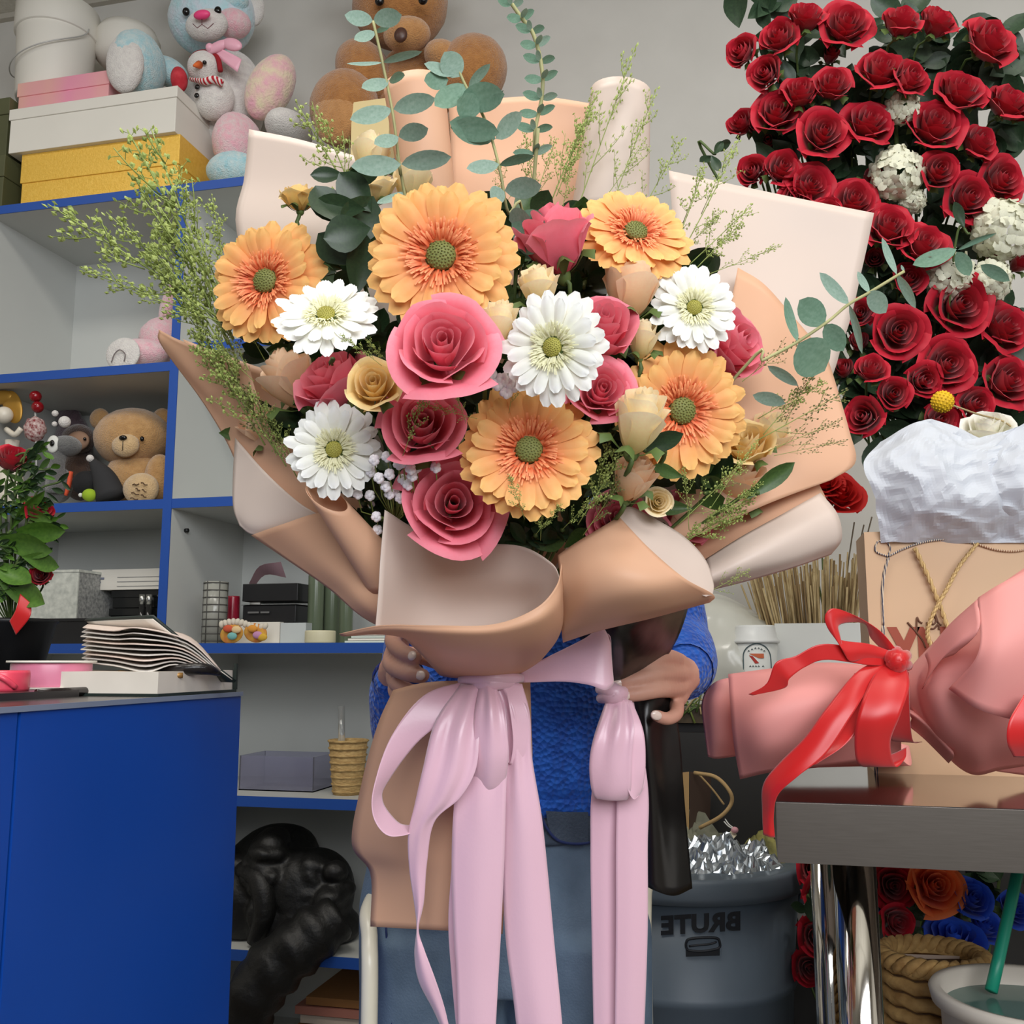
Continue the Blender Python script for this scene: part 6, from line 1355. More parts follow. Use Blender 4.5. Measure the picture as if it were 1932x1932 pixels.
# hydrangeas
M_hyd = mat('ivory_hydrangea_floret', rgb(228, 228, 206), .6, rgb(214, 214, 190), 12, thin=.2)
def floret():
    gs = []
    for q in range(4):
        M = Matrix.Rotation(q * math.pi / 2, 4, 'Z')
        def fn(u, v): t = u * 2 - 1; s = math.sin(math.pi * (.08 + .84 * v)) ** .6; return (t * .55 * s, .05 + v * .95, .12 * v - .15 * t * t)
        gs.append(xf(grid(fn, 2, 3), M))
    g = join(*gs); return mesh('floret', g[0], g[1], M_hyd, g[2])
FLO = floret()
for (px, py, w, lab) in ((1702, 205, 66, 'white hydrangea squeezed between red roses at the top'), (1690, 330, 104, 'ivory hydrangea in the middle of the red roses'), (1892, 435, 120, 'white hydrangea at the right edge of the red roses'), (1788, 520, 96, 'ivory hydrangea left of the lone open red rose'), (1868, 530, 80, 'ivory hydrangea right of the lone open red rose'), (1722, 380, 50, 'small pale hydrangea piece with dark leaf')):
    d = 1.70; P = at(px, py, d); R = w * d / FPX / 2
    t = thing('hydrangea', lab, 'hydrangea', P, 'hydrangeas of the big arrangement')
    I = INV[t.name]
    mk('stem', tube([P + CF * R, (P + RC) / 2 + CF * .05, RC], .004, 6, steps=6), M_stem, t)
    n_ = 34
    for j in range(n_):
        zz = 1 - 1.25 * (j + .5) / n_; rr = math.sqrt(max(0, 1 - zz * zz)); a = j * 2.39996
        nrm = (CR * rr * math.cos(a) + CU * rr * math.sin(a) - CF * zz).normalized()
        link('floret', FLO, t, I @ frame_z(P + nrm * R * .9, (nrm + Vector((rn.uniform(-.3, .3), rn.uniform(-.3, .3), rn.uniform(-.3, .3)))).normalized(), CU, rn.uniform(0, 6)) @ Matrix.Scale(R * rn.uniform(.28, .38), 4))
# leaves of the arrangement
M_rl = mat('rose_leaf', rgb(52, 76, 50), .45, rgb(38, 58, 40), 16, thin=.08); L_rl = leaf_mesh('leaf', M_rl, .30, .14, .08, .25)
def spray_at(px, py, d, n, label, group, spread=60, ln=(36, 62), lm=None, rt=None):
    L = []
    for j in range(n):
        a = rn.uniform(0, 6.283); q = rn.uniform(.1, 1) * spread; x, y = px + q * math.cos(a), py + q * math.sin(a); an = rn.uniform(0, 6.283); l = rn.uniform(*ln)
        L.append(((x, y, d + rn.uniform(-.02, .02)), (x + l * math.cos(an), y + l * math.sin(an), d + rn.uniform(-.03, .03)), l * .55, rn.uniform(-.7, .7), lm or L_rl))
    leafed_stem('leaf_branch', label, 'leaves', [(px, py, d), (px, py + 40, d + .03), rt or RC], L, group, .0025, M_stem, lm or L_rl, .30)
for (px, py) in ((1350, 290), (1440, 10), (1500, 110), (1560, 290), (1620, 170), (1700, 90), (1760, 80), (1850, 100), (1900, 130), (1620, 290), (1700, 290), (1880, 250), (1830, 300), (1730, 400), (1760, 480), (1660, 540), (1740, 580), (1870, 650), (1700, 690), (1850, 620), (1720, 770), (1660, 760), (1840, 800), (1900, 780), (1600, 620), (1680, 450), (1470, 260), (1530, 210), (1800, 740), (1640, 720)):
    spray_at(px, py, 1.76 if 1420 < px else 1.70, 14 if px > 1420 else 4, 'dark green rose leaves between the red roses' if px > 1420 else 'dark leaves sticking out left of the red roses', 'leaves of the big arrangement' if px > 1420 else None, 70 if px > 1420 else 22, (50, 90) if px > 1420 else (26, 36))
# extra euc-like pale leaves near centre right
leafed_stem('leaf_branch', 'pale silvery leaves in front of the ivory hydrangea', 'leaves', [(1830, 440, 1.64), (1800, 480, 1.66), RC], [((1805, 470, 1.64), (1722, 500, 1.63), 30, .4), ((1805, 475, 1.64), (1830, 520, 1.63), 28, .3), ((1806, 472, 1.64), (1880, 440, 1.63), 10, .6), ((1850, 500, 1.63), (1905, 530, 1.62), 24, .3), ((1820, 430, 1.64), (1800, 380, 1.63), 22, .5, L_rl)], None, .002, M_stem, L_euc2, .33)

# ================================================================== GIFT BAG WITH TISSUE
GY = 1.44; gx0 = aty(1640, 1200, GY).x; gz1 = aty(1642, 1012, GY).z; gx1 = gx0 + .30
M_bag = mat('tan_kraft_bag', rgb(204, 170, 136), .6, rgb(196, 162, 128), 5)
bag = thing('gift_bag', 'tan paper gift bag with printed rope border standing on the steel table', 'bag', ((gx0 + gx1) / 2, GY + .05, TZ))
for (g, n_) in ((box(gx0, gx1, GY, GY + .0015, TZ, gz1 + .006), 'front_panel'), (box(gx0, gx1, GY + .11, GY + .1115, TZ, gz1 + .006), 'back_panel'), (box(gx0, gx0 + .0015, GY + .0015, GY + .11, TZ, gz1 + .006), 'side_panel'), (box(gx1 - .0015, gx1, GY + .0015, GY + .11, TZ, gz1 + .006), 'side_panel'), (box(gx0 + .0015, gx1 - .0015, GY + .0015, GY + .11, TZ, TZ + .0015), 'base_panel')):
    fp = mk(n_, g, M_bag, bag, smooth=False)
    if n_ == 'front_panel': FPN = fp
def G(px, py): return aty(px, py, GY - .001)
M_rope = mat('navy_rope_print', rgb(70, 72, 92), .7, rgb(216, 200, 176), 110, kind='wave', stretch=(1, 1, 1)); M_rope2 = mat('brown_rope_print', rgb(150, 104, 80), .7, rgb(220, 196, 164), 110, kind='wave')
def flatrope(pts, m, r): return mk('rope_print', tube([G(*p) for p in pts], r, 6, steps=len(pts) * 6, flat=.35), m, FPN)
flatrope([(1666, 1180), (1664, 1120), (1668, 1080), (1676, 1052)], M_rope, .004)
flatrope([(1674, 1050), (1652, 1040), (1656, 1022), (1672, 1022), (1680, 1036), (1674, 1050)], M_rope, .0032)
flatrope([(1676, 1050), (1710, 1034), (1750, 1022), (1800, 1018), (1840, 1026)], M_rope, .004)
flatrope([(1840, 1026), (1880, 1038), (1920, 1040), (1960, 1030)], M_rope2, .004)
flatrope([(1650, 1500), (1662, 1300), (1666, 1180)], M_rope, .004)
V, F = text_geo('YN', .085, .004); c = G(1738, 1232)
mk('printed_word', ([c + Vector((v.x * .62, -.0005, v.y * 1.05)) for v in V], F), mat('rust_print', rgb(150, 70, 50), .7), FPN, smooth=False)
def ink(pts): mk('ink_stroke', tube([G(*p) + Vector((0, -.0006, 0)) for p in pts], .0012, 5, steps=len(pts) * 5), mat('brown_ink', rgb(100, 64, 44), .7), FPN)
ink([(1712, 1174), (1728, 1192), (1740, 1208), (1746, 1222)]); ink([(1729, 1196), (1730, 1166), (1734, 1172), (1740, 1176)]); ink([(1766, 1166), (1760, 1162), (1757, 1170), (1760, 1178), (1766, 1172), (1764, 1158), (1770, 1174), (1776, 1180)]); ink([(1748, 1174), (1752, 1184), (1762, 1186), (1770, 1178), (1772, 1188)])
M_hrope = mat('cream_twisted_rope', rgb(214, 184, 130), .8, rgb(170, 136, 84), 160, kind='wave', stretch=(1, 1, 1))
def handle(p0, pts, Yo):
    P = [aty(x, y, GY + Yo) for x, y in pts]
    for ph in (0, math.pi):
        Q = []
        n_ = 60
        for i in range(n_ + 1):
            u = i / n_; c = spl(P, u); Q.append(c + CR * .0016 * math.cos(u * 70 + ph) - CF * .0016 * math.sin(u * 70 + ph) + CU * .0006 * math.cos(u * 70 + ph))
        mk('rope_handle', tube(Q, .0019, 6), M_hrope, bag)
handle(None, [(1726, 1034), (1752, 1090), (1776, 1150), (1796, 1205), (1830, 1260), (1870, 1270), (1900, 1230)], -.008)
handle(None, [(1843, 1026), (1810, 1068), (1786, 1112), (1760, 1160), (1750, 1200), (1770, 1240)], -.013)
# tissue
M_tis = mat('white_tissue_paper', rgb(226, 230, 236), .6, rgb(216, 220, 228), 8, thin=.35, bump=.35, bscale=16)
tis = thing('tissue_paper', 'crumpled white tissue paper puffing out of the tan gift bag', 'tissue', ((gx0 + gx1) / 2, GY + .05, gz1))
def crease(p, seed):
    a = Vector((seed * 3.1, seed, 0)); h = 0.0
    for (sc, w) in ((9, 1.0), (19, .55), (41, .3)): h += w * (1 - 2.2 * abs(noise.noise(p * sc + a)))
    return h
def tsheet(rows, amp=.008, sc=16, seed=0):
    g = patch(rows, 44, 44); V = [v + (-CF + CU * .3) * amp * crease(v, seed) for v in g[0]]
    return solidify(mk('tissue_sheet', (V, g[1], g[2]), M_tis, tis, smooth=False), .0004)
tsheet([[aty(1655, 1030, 1.452), aty(1760, 1030, 1.452), aty(1850, 1030, 1.452), aty(1960, 1030, 1.452)], [aty(1648, 960, 1.43), aty(1750, 950, 1.40), aty(1850, 950, 1.40), aty(1960, 950, 1.42)], [aty(1622, 885, 1.43), aty(1730, 870, 1.40), aty(1830, 880, 1.41), aty(1950, 860, 1.43)], [aty(1660, 835, 1.46), aty(1740, 798, 1.45), aty(1820, 835, 1.46), aty(1950, 800, 1.47)]], .012, 14, 1)
tsheet([[aty(1700, 1030, 1.49), aty(1800, 1030, 1.50), aty(1960, 1030, 1.50)], [aty(1690, 900, 1.47), aty(1800, 900, 1.48), aty(1960, 900, 1.48)], [aty(1705, 815, 1.48), aty(1760, 800, 1.49), aty(1860, 850, 1.50)]], .012, 18, 5)
tsheet([[aty(1830, 1030, 1.46), aty(1900, 1030, 1.46), aty(1990, 1030, 1.46)], [aty(1840, 930, 1.42), aty(1910, 930, 1.41), aty(1990, 930, 1.42)], [aty(1866, 850, 1.44), aty(1930, 800, 1.43), aty(1990, 780, 1.44)]], .012, 15, 9)
T_wr = rose_template('white_rose', HALF, M_wrose, 8, 7, seed=41)
flower(T_wr, 1862, 790, 110, 1.50, (-.25, .75, .5), 'white rose rising from the tissue of the gift bag', .4, None, 1.1, aty(1840, 1000, 1.50))
cb = thing('craspedia', 'yellow ball shaped flower on a thin stem above the gift bag', 'flower', at(1900, 805, 1.49))
P = at(1778, 758, 1.47); g = [ball(P, .0155, None, None, 16, 10)]
for j in range(120):
    zz = 1 - 2 * (j + .5) / 120; r_ = math.sqrt(1 - zz * zz); a = j * 2.39996; g.append(ball(P + Vector((r_ * math.cos(a), r_ * math.sin(a), zz)) * .0152, .0018, None, None, 5, 3))
mk('flower_head', join(*g), mat('craspedia_yellow', rgb(226, 184, 24), .7, rgb(206, 160, 16), 60), cb); mk('stem', tube([P, at(1840, 780, 1.48), at(1910, 806, 1.50), aty(1960, 900, 1.49)], .0014, 6, steps=12), mat('straw_stem', rgb(170, 150, 110), .7), cb)

# ================================================================== PINK WRAPPED BOUQUET ON THE TABLE
M_pp = mat('salmon_pink_paper', rgb(240, 166, 160), .5, rgb(236, 160, 154), 3, thin=.2, spec=.35)
pw = thing('pink_wrapped_bouquet', 'bouquet in salmon pink paper lying on the steel table', 'bouquet', at(1700, 1440, 1.25))
def psheet(rows, m=M_pp, nu=22, nv=22): return solidify(mk('paper_sheet', patch(rows, nu, nv), m, pw), .0006)
psheet([[(1374, 1272, 1.16), (1450, 1262, 1.13), (1560, 1250, 1.13), (1700, 1262, 1.16)], [(1378, 1330, 1.13), (1450, 1330, 1.09), (1560, 1320, 1.09), (1700, 1300, 1.13)], [(1384, 1400, 1.13), (1450, 1400, 1.09), (1560, 1385, 1.10), (1700, 1345, 1.14)], [(1396, 1470, 1.155), (1460, 1456, 1.13), (1560, 1446, 1.14), (1700, 1428, 1.17)]])
psheet([[(1334, 1298, 1.20), (1370, 1280, 1.18), (1480, 1270, 1.18)], [(1324, 1330, 1.19), (1365, 1330, 1.16), (1480, 1330, 1.16)], [(1330, 1385, 1.19), (1365, 1390, 1.165), (1480, 1390, 1.17)], [(1336, 1428, 1.20), (1365, 1430, 1.19), (1480, 1410, 1.20)]])
psheet([[(1600, 1395, 1.20), (1650, 1370, 1.19), (1700, 1340, 1.19)], [(1560, 1432, 1.22), (1640, 1425, 1.22), (1700, 1420, 1.23)]], nu=8, nv=8)
psheet([[(1396, 1470, 1.156), (1460, 1456, 1.131), (1560, 1446, 1.141), (1700, 1428, 1.171)], [(1430, 1456, 1.22), (1500, 1450, 1.22), (1590, 1442, 1.23), (1700, 1432, 1.24)], [(1470, 1442, 1.30), (1540, 1442, 1.30), (1620, 1442, 1.30), (1720, 1442, 1.30)], [(1480, 1400, 1.34), (1550, 1395, 1.34), (1620, 1390, 1.34), (1710, 1380, 1.34)]])
# flared right end
psheet([[(1700, 1280, 1.17), (1740, 1235, 1.14), (1790, 1185, 1.12), (1850, 1130, 1.10), (1950, 1060, 1.10)], [(1705, 1310, 1.14), (1750, 1270, 1.08), (1800, 1240, 1.06), (1860, 1210, 1.05), (1960, 1180, 1.05)], [(1715, 1345, 1.14), (1760, 1340, 1.07), (1800, 1330, 1.05), (1870, 1310, 1.04), (1960, 1300, 1.04)], [(1740, 1385, 1.15), (1780, 1400, 1.10), (1830, 1410, 1.08), (1880, 1400, 1.08), (1960, 1400, 1.08)], [(1770, 1400, 1.19), (1800, 1440, 1.18), (1840, 1462, 1.17), (1890, 1452, 1.17), (1970, 1440, 1.17)]], nu=30, nv=26)
psheet([[(1745, 1235, 1.10), (1790, 1180, 1.06), (1845, 1130, 1.03)], [(1752, 1262, 1.07), (1800, 1215, 1.03), (1846, 1190, 1.01)], [(1740, 1300, 1.08), (1770, 1250, 1.05), (1800, 1235, 1.04)]], nu=14, nv=12)
psheet([[(1845, 1128, 1.03), (1890, 1100, 1.02), (1960, 1065, 1.02)], [(1846, 1230, 1.0), (1890, 1225, .99), (1960, 1210, .99)], [(1790, 1300, 1.04), (1850, 1340, 1.0), (1960, 1370, 1.0)]], nu=16, nv=16)
psheet([[(1705, 1335, 1.13), (1740, 1350, 1.12), (1790, 1400, 1.12)], [(1720, 1350, 1.12), (1750, 1372, 1.10), (1800, 1425, 1.10)], [(1715, 1370, 1.16), (1745, 1395, 1.16), (1790, 1440, 1.16)]], nu=12, nv=10)
psheet([[(1870, 1440, 1.18), (1920, 1430, 1.18), (1980, 1420, 1.18)], [(1880, 1455, 1.20), (1930, 1462, 1.22), (1980, 1468, 1.22)]], nu=8, nv=6)
rrb = thing('ribbon_bow', 'glossy red satin bow round the pink wrapped bouquet', 'ribbon', at(1690, 1300, 1.12))
def rstrip(name, rows, bow=0.0): return strip(name, rows, rrb, M_rsat, bow=bow)
rstrip('loop', [((1690, 1232, 1.09), (1690, 1248, 1.09)), ((1640, 1215, 1.07), (1630, 1245, 1.07)), ((1580, 1205, 1.06), (1600, 1245, 1.06)), ((1556, 1170, 1.06), (1585, 1200, 1.06)), ((1570, 1148, 1.06), (1586, 1178, 1.07)), ((1610, 1160, 1.07), (1630, 1176, 1.09)), ((1660, 1190, 1.08), (1644, 1205, 1.10)), ((1695, 1230, 1.09), (1680, 1240, 1.10))], .003)
rstrip('tail', [((1690, 1238, 1.09), (1690, 1255, 1.09)), ((1630, 1225, 1.07), (1640, 1255, 1.07)), ((1552, 1215, 1.06), (1560, 1245, 1.06)), ((1500, 1238, 1.06), (1520, 1258, 1.06)), ((1464, 1250, 1.055), (1490, 1280, 1.055)), ((1446, 1290, 1.06), (1480, 1298, 1.06)), ((1412, 1310, 1.065), (1420, 1312, 1.065))])
rstrip('tail', [((1680, 1240, 1.09), (1700, 1250, 1.09)), ((1620, 1265, 1.07), (1640, 1300, 1.06)), ((1560, 1335, 1.05), (1610, 1345, 1.04)), ((1520, 1390, 1.045), (1560, 1420, 1.03)), ((1470, 1440, 1.05), (1505, 1465, 1.03)), ((1440, 1480, 1.055), (1468, 1500, 1.04)), ((1438, 1530, 1.06), (1460, 1540, 1.05)), ((1440, 1575, 1.06), (1462, 1580, 1.055))], .003)
rstrip('tail', [((1612, 1270, 1.08), (1640, 1280, 1.08)), ((1580, 1350, 1.07), (1640, 1340, 1.06)), ((1530, 1420, 1.06), (1600, 1400, 1.05)), ((1490, 1452, 1.055), (1540, 1442, 1.045))])
rstrip('loop', [((1670, 1240, 1.09), (1705, 1245, 1.09)), ((1640, 1290, 1.06), (1716, 1290, 1.06)), ((1618, 1350, 1.045), (1700, 1345, 1.04)), ((1612, 1400, 1.05), (1680, 1400, 1.045)), ((1618, 1440, 1.06), (1690, 1446, 1.06)), ((1640, 1446, 1.08), (1708, 1430, 1.07)), ((1655, 1430, 1.10), (1710, 1410, 1.09))], .004)
rstrip('loop', [((1700, 1250, 1.10), (1715, 1270, 1.10)), ((1690, 1330, 1.09), (1716, 1330, 1.10)), ((1680, 1390, 1.11), (1722, 1396, 1.12)), ((1690, 1400, 1.15), (1740, 1400, 1.15))])
mk('knot', join(*[tube([at(a, b, 1.10), at((a + c_) / 2, (b + d_) / 2, 1.07), at(c_, d_, 1.10)], [.006, .010, .006], 10, steps=8) for (a, b, c_, d_) in ((1672, 1236, 1712, 1256), (1676, 1256, 1710, 1236), (1692, 1228, 1694, 1268))]), M_rsat, rrb)
sr = thing('ribbon', 'red satin ribbon end at the right frame edge on pink paper', 'ribbon', at(1925, 1390, 1.0))
strip('ribbon_end', [((1932, 1310, .98), (1985, 1310, .98)), ((1904, 1360, .97), (1985, 1360, .97)), ((1900, 1400, .97), (1985, 1400, .97)), ((1912, 1428, .98), (1985, 1430, .98))], sr, M_rsat)

# ================================================================== WASTE BIN
cc0 = at(1283, 1612, 1.93); BR = 232 * 1.93 / FPX; zr = cc0.z; cc0 = Vector((cc0.x, cc0.y, 0))
M_bin = mat('grey_blue_plastic', rgb(92, 104, 116), .45, rgb(86, 98, 110), 8, bump=.05, bscale=60)
bn = thing('waste_bin', 'large grey round waste bin full of foil and paper', 'bin', cc0)
mk('bin_body', lathe([(BR * .74, 0), (BR * .76, .01), (BR * .86, zr - .22), (BR * .885, zr - .215), (BR * .885, zr - .20), (BR * .865, zr - .195), (BR * .93, zr - .03), (BR * .91, zr - .03), (BR * .84, zr - .20), (BR * .72, .02)], 56, Matrix.Translation(cc0)), M_bin, bn)
mk('rim', lathe([(BR * .93, zr - .045), (BR * .99, zr - .042), (BR, zr - .03), (BR, zr - .008), (BR * .985, zr), (BR * .95, zr), (BR * .93, zr - .008)], 56, Matrix.Translation(cc0)), M_bin, bn)
def bin_pt(px, py, out=.0015):
    """pixel to the bin wall"""
    r = ray(px, py)
    rad = BR * .90
    for _ in range(6):
        A = r.x ** 2 + r.y ** 2; B = -2 * (r.x * cc0.x + r.y * cc0.y); Cq = cc0.x ** 2 + cc0.y ** 2 - rad ** 2
        t = (-B - math.sqrt(max(0, B * B - 4 * A * Cq))) / (2 * A); z = (CC + r * t).z
        rad = BR * (.865 + .065 * max(0, min(1, (z - (zr - .195)) / .165))) + out
    return CC + r * t
V, F = text_geo('BRUTE', 1.0, .045, 1.05)
w_ = max(v.x for v in V) - min(v.x for v in V); h_ = max(v.y for v in V) - min(v.y for v in V)
mk('printed_word', ([bin_pt(1323 - v.x / w_ * 150, 1742 - v.y / h_ * 37 - (-v.x) / w_ * 9 * -1 * -1) for v in V], [tuple(reversed(f)) for f in F]), mat('dark_bin_print', rgb(20, 24, 32), .6), bn, smooth=False)
DK_ = MATS['dark_bin_print']
mk('printed_logo', tube([bin_pt(x, y, .002) for x, y in ((1294, 1780), (1300, 1772), (1326, 1769), (1352, 1770), (1358, 1778), (1357, 1788), (1340, 1793), (1320, 1795), (1300, 1793), (1295, 1788), (1294, 1780))], .0022, 6, steps=60), DK_, bn)
mk('printed_logo', grid(lambda u, v: bin_pt(1294 + 64 * u, 1792 - 2 * u + 13 * v + (3 * math.sin(math.pi * u)) * (1 - v), .002), 16, 3), DK_, bn)
mk('printed_logo', tube([bin_pt(x, y, .002) for x, y in ((1300, 1785), (1320, 1783), (1340, 1781), (1352, 1777))], .0018, 6, steps=12), DK_, bn)
hx = cc0 + CR * BR * .93
hd_ = mk('side_handle', tube([hx + Vector((0, -.05, zr - .07)), hx + CR * .05 + Vector((0, -.04, zr - .09)), hx + CR * .05 + Vector((0, .04, zr - .09)), hx + Vector((0, .05, zr - .07))], .012, 10, steps=16), M_bin, bn)
hx2 = cc0 - CR * BR * .93
mk('side_handle', tube([hx2 + Vector((0, -.05, zr - .07)), hx2 - CR * .05 + Vector((0, -.04, zr - .09)), hx2 - CR * .05 + Vector((0, .04, zr - .09)), hx2 + Vector((0, .05, zr - .07))], .012, 10, steps=16), M_bin, bn)
tg = solo('paper_tag', patch([[(1500, 1716, 1.86), (1512, 1708, 1.86), (1524, 1702, 1.86)], [(1508, 1742, 1.86), (1524, 1730, 1.86), (1540, 1738, 1.86)], [(1518, 1764, 1.86), (1524, 1752, 1.86), (1536, 1742, 1.86)]], 6, 6), mat('grey_paper_tag', rgb(190, 192, 192), .6), 'small pale paper tag hanging at the bin handle', 'tag')
# rubbish
M_foil = mat('silver_foil_film', rgb(196, 204, 212), .18, rgb(150, 160, 170), 30, metal=.85)
rn = random.Random(9)
def heap(name, cx, cy, rx, ry, z0, hz, m, label, cat, amp=.05, sc=22, seed=0.0, n=46):
    def fn(u, v):
        x, y = (u - .5) * 2, (v - .5) * 2; q = min(1, math.hypot(x, y)); s = max(abs(x), abs(y), 1e-6) / max(math.hypot(x, y), 1e-6)
        x *= s; y *= s; q = min(1, math.hypot(x, y))
        p = Vector((x * rx, y * ry, 0)); hgt = hz * (1 - q ** 2.2)
        nn = noise.noise(p * sc + Vector((seed, 0, 0))) + .6 * abs(noise.noise(p * sc * 2.1 + Vector((0, seed, 0)))) + .35 * noise.noise(p * sc * 4.3)
        return cc0 + CR * (cx + p.x) + _fh * (cy + p.y) + Vector((0, 0, z0 + hgt + amp * nn * (1 - q ** 6)))
    return solo(name, grid(fn, n, n), m, label, cat, smooth=False)
base_r = thing('rubbish_bag', 'black rubbish bag lining filling the grey bin', 'bag', cc0 + Vector((0, 0, zr - .1)))
mk('bag_film', lathe([(BR * .80, zr - .25), (BR * .88, zr - .05), (BR * .6, zr - .03), (0, zr - .01)], 40, Matrix.Translation(cc0), True, False), M_blk, base_r)
heap('foil_wrap', BR * .25, -.03, BR * .66, BR * .60, zr - .035, .055, M_foil, 'crumpled silver film heaped in the waste bin', 'foil', .035, 26, 3.0)
heap('paper_scrap', -.02, .12, .16, .10, zr - .02, .075, mat('grey_green_paper', rgb(150, 150, 130), .7, rgb(110, 112, 96), 20), 'grey green paper scraps behind the foil in the bin', 'paper', .03, 30, 7.0, 24)
heap('leaf_waste', BR * .72, .03, .06, .09, zr - .03, .05, mat('yellow_green_waste', rgb(170, 164, 96), .7, rgb(84, 84, 40), 30), 'yellowish leaf cuttings at the right of the bin', 'clippings', .03, 40, 11.0, 20)
sc3 = thing('paper_strip', 'long cream paper strip with pink end lying on the foil', 'paper', at(1340, 1590, 1.95))
strip('strip', [((1290, 1612, 1.93), (1296, 1632, 1.90)), ((1330, 1594, 1.92), (1336, 1612, 1.89)), ((1365, 1580, 1.93), (1372, 1594, 1.90)), ((1384, 1562, 1.95), (1390, 1576, 1.93))], sc3, mat('cream_strip', rgb(204, 198, 176), .6))
mk('pink_end', pball(1386, 1566, at(1386, 1566, 1.93).y, 7, 6, 6), mat('pink_tip', rgb(206, 150, 160), .6), sc3)
kb = thing('kraft_bag', 'brown paper carrier bag with twine handle standing in the bin', 'bag', at(1310, 1560, 2.05))
mk('bag_front', patch([[(1240, 1462, 2.02), (1300, 1456, 2.0)], [(1250, 1560, 2.02), (1300, 1580, 2.0)], [(1250, 1650, 2.02), (1300, 1650, 2.0)]], 4, 6), mat('kraft_paper', rgb(190, 154, 104), .7), kb)
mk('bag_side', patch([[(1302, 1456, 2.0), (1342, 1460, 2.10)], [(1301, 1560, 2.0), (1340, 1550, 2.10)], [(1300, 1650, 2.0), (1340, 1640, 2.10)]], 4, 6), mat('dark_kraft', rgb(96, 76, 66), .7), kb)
mk('twine_handle', tube([at(1310, 1458, 2.0), at(1350, 1466, 1.97), at(1376, 1492, 1.95), at(1380, 1515, 1.95), at(1360, 1540, 1.95), at(1320, 1562, 1.97)], .0038, 8, steps=30), mat('paper_twine', rgb(176, 146, 100), .8), kb)
mk('twine_handle', tube([at(1316, 1458, 2.02), at(1345, 1490, 2.0), at(1366, 1518, 1.98)], .0022, 6, steps=10), MATS['paper_twine'], kb)
solo('twist_tie', tube([at(1366, 1550, 1.94), at(1376, 1560, 1.93), at(1390, 1566, 1.93), at(1376, 1556, 1.94), at(1368, 1545, 1.95)], .0012, 5, steps=16), M_cup, 'thin white twist tie on top of the bin heap', 'tie')

# ================================================================== FLOWERS STORED UNDER THE TABLE
bkx = at(1760, 1850, 1.62); bk_c = Vector((bkx.x, bkx.y, 0))
fb = thing('flower_bucket', 'black bucket under the table holding red, orange and blue roses', 'bucket', bk_c)
mk('bucket_body', lathe([(.13, 0), (.17, .42), (.172, .425), (.165, .425), (.13, .02)], 36, Matrix.Translation(bk_c)), M_bk, fb)
EN = bk_c + Vector((0, 0, .2))
T_or = rose_template('orange_rose', OPEN, M_orose, 8, 6, seed=51); T_bl = rose_template('blue_rose', HALF, M_brose, 8, 6, seed=52)
for (T_, px, py, w, d, n, lab) in [(T_red, 1690, 1672, 86, 1.62, (-.1, .3, .9), 'dark red rose under the table left of the orange rose'), (T_red2, 1700, 1742, 80, 1.58, (.1, .2, .9), 'red rose under the table below the dark red one'), (T_or, 1772, 1668, 108, 1.58, (0, .45, .8), 'bright orange rose under the steel table'),
      (T_bl, 1842, 1690, 90, 1.58, (.1, .6, .7), 'blue rose right of the orange rose under the table'), (T_bl, 1800, 1756, 130, 1.56, (-.1, .9, .3), 'largest blue rose seen from the side under the table'), (T_bl, 1868, 1742, 80, 1.60, (.2, .6, .6), 'blue rose beside the green pole under the table'), (T_bl, 1925, 1715, 80, 1.62, (.2, .4, .8), 'blue rose at the right frame edge under the table'),
      (T_red2, 1540, 1640, 84, 1.75, (-.1, .4, .8), 'red rose between bin and chrome table leg, upper left'), (T_red, 1560, 1690, 80, 1.72, (.1, .3, .8), 'red rose between bin and chrome table leg, lower'), (T_red2, 1568, 1610, 70, 1.74, (.1, .6, .7), 'red rose just under the table apron left of the leg'), (T_bl, 1570, 1818, 70, 1.66, (-.2, .4, .8), 'small blue rose left of the chrome leg'), (T_red2, 1545, 1770, 90, 1.74, (-.1, .2, .9), 'dim red rose low between bin and chrome leg'), (T_bl, 1662, 1706, 56, 1.66, (0, .3, .9), 'blue rose bud just right of the chrome leg'), (T_red2, 1530, 1830, 80, 1.78, (-.1, .2, .9), 'dim red rose lowest beside the bin')]:
    flower(T_, px, py, w, d, n, lab, .5, 'stored roses under the table', .95, EN + Vector((RND.uniform(-.06, .06), RND.uniform(-.06, .06), 0)))
for (px, py) in ((1850, 1640), (1880, 1660), (1740, 1720), (1600, 1730), (1540, 1700), (1900, 1690), (1760, 1740)):
    spray_at(px, py, 1.68, 7, 'leaves of the roses stored under the table', 'leaves under the table', 40, (36, 60), None, EN)
solo('cardboard_sheet', patch([[(1706, 1800, 1.42), (1770, 1802, 1.42), (1850, 1806, 1.42)], [(1704, 1850, 1.42), (1770, 1855, 1.42), (1850, 1860, 1.42)], [(1700, 1990, 1.42), (1770, 1990, 1.42), (1850, 1990, 1.42)]], 6, 6), mat('grey_cardboard', rgb(182, 160, 144), .7), 'pale cardboard sheet leaning behind the straw basket', 'cardboard')
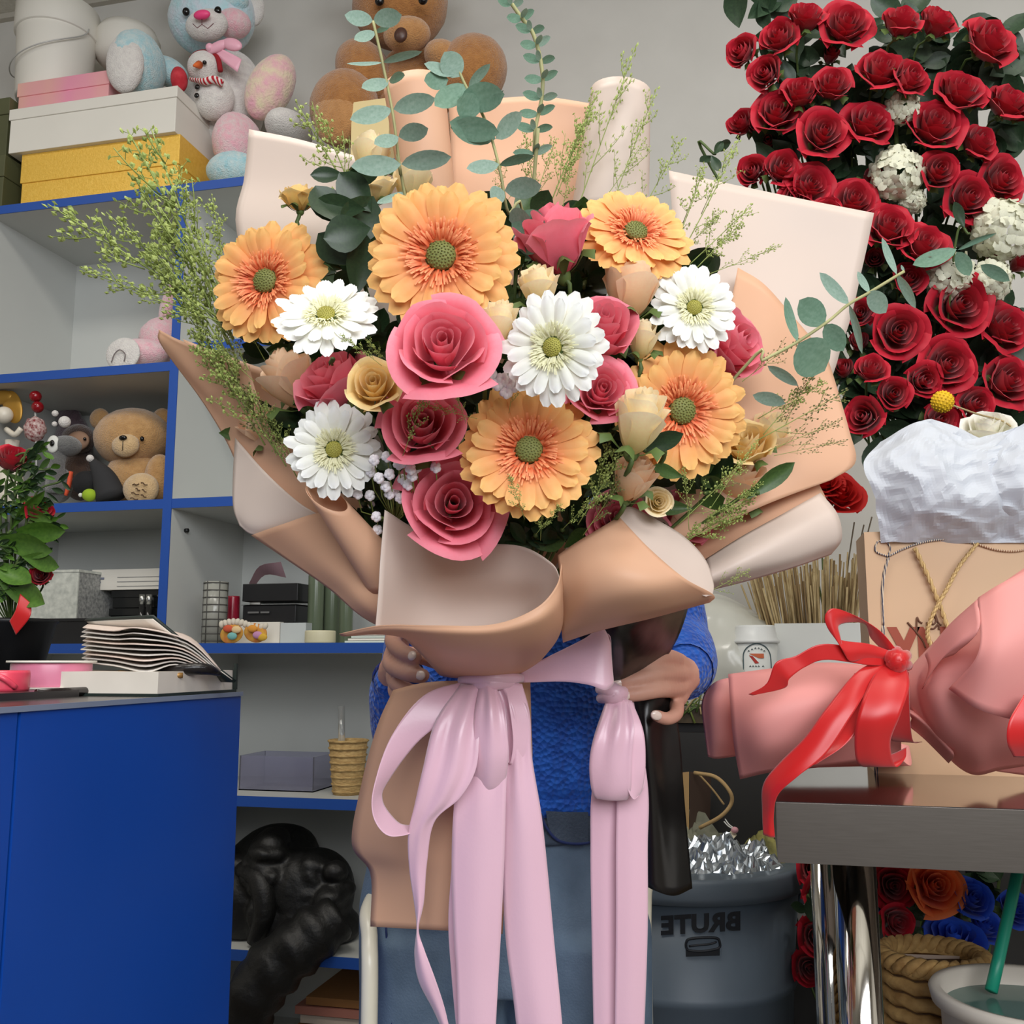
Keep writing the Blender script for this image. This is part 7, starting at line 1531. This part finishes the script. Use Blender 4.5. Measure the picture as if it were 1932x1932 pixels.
# straw basket
bs = at(1768, 1960, 1.38); bsc = Vector((bs.x, bs.y, 0)); bsz = at(1700, 1856, 1.28).z
M_straw = mat('raffia_straw', rgb(196, 158, 98), .8, rgb(150, 112, 62), 50, bump=.6, bscale=90)
bk3 = thing('straw_basket', 'woven straw basket beside the white pail under the table', 'basket', bsc)
nb_ = int(bsz / .02)
for k_ in range(nb_):
    zz = .012 + (bsz - .02) * k_ / (nb_ - 1); rr = .058 + .006 * k_ / nb_
    mk('woven_band', tube([Vector((bsc.x + rr * math.cos(a * math.pi / 12), bsc.y + rr * math.sin(a * math.pi / 12), zz + .003 * (a % 2))) for a in range(25)], .009, 8, False), M_straw, bk3)
P = []
for a in range(25):
    an = a * math.pi / 12; P.append(Vector((bsc.x + .066 * math.cos(an), bsc.y + .066 * math.sin(an), bsz)))
for ph in (0, 2.1, 4.2):
    Q = []
    for i in range(121):
        u = i / 120; c = spl(P, u); rd = Vector((c.x - bsc.x, c.y - bsc.y, 0)).normalized(); Q.append(c + rd * .007 * math.cos(u * 60 + ph) + Vector((0, 0, .007 * math.sin(u * 60 + ph))))
    mk('braided_rim', tube(Q, .007, 6, False), M_straw, bk3)
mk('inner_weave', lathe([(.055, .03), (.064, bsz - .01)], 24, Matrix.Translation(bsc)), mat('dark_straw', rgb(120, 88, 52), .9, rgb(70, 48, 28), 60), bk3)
# white pail
pz = at(1800, 1860, 1.15); pr = .115; pcx = at(1952, 1880, 1.20); pcv = Vector((pcx.x, pcx.y, 0)); pzr = pcx.z + .005
M_pail = mat('white_plastic_pail', rgb(214, 204, 190), .4)
pl_ = thing('pail', 'white plastic pail of greenish water at the lower right corner', 'pail', pcv)
mk('pail_body', lathe([(.09, 0), (.105, pzr - .02), (.115, pzr - .018), (.118, pzr - .004), (.115, pzr), (.104, pzr - .002), (.098, pzr - .05), (.085, .02)], 48, Matrix.Translation(pcv)), M_pail, pl_)
mk('water', lathe([(0, pzr - .022), (.1015, pzr - .022)], 40, Matrix.Translation(pcv), False, False), mat('murky_teal_water', rgb(96, 128, 118), .08, rgb(86, 116, 108), 6), pl_)
solo('green_pole', tube([at(1932, 1590, 1.34), at(1908, 1700, 1.31), at(1884, 1810, 1.27), at(1870, 1870, 1.25)], .0075, 12), mat('teal_pole', rgb(30, 150, 120), .4), 'teal green pole slanting behind the white pail', 'pole')
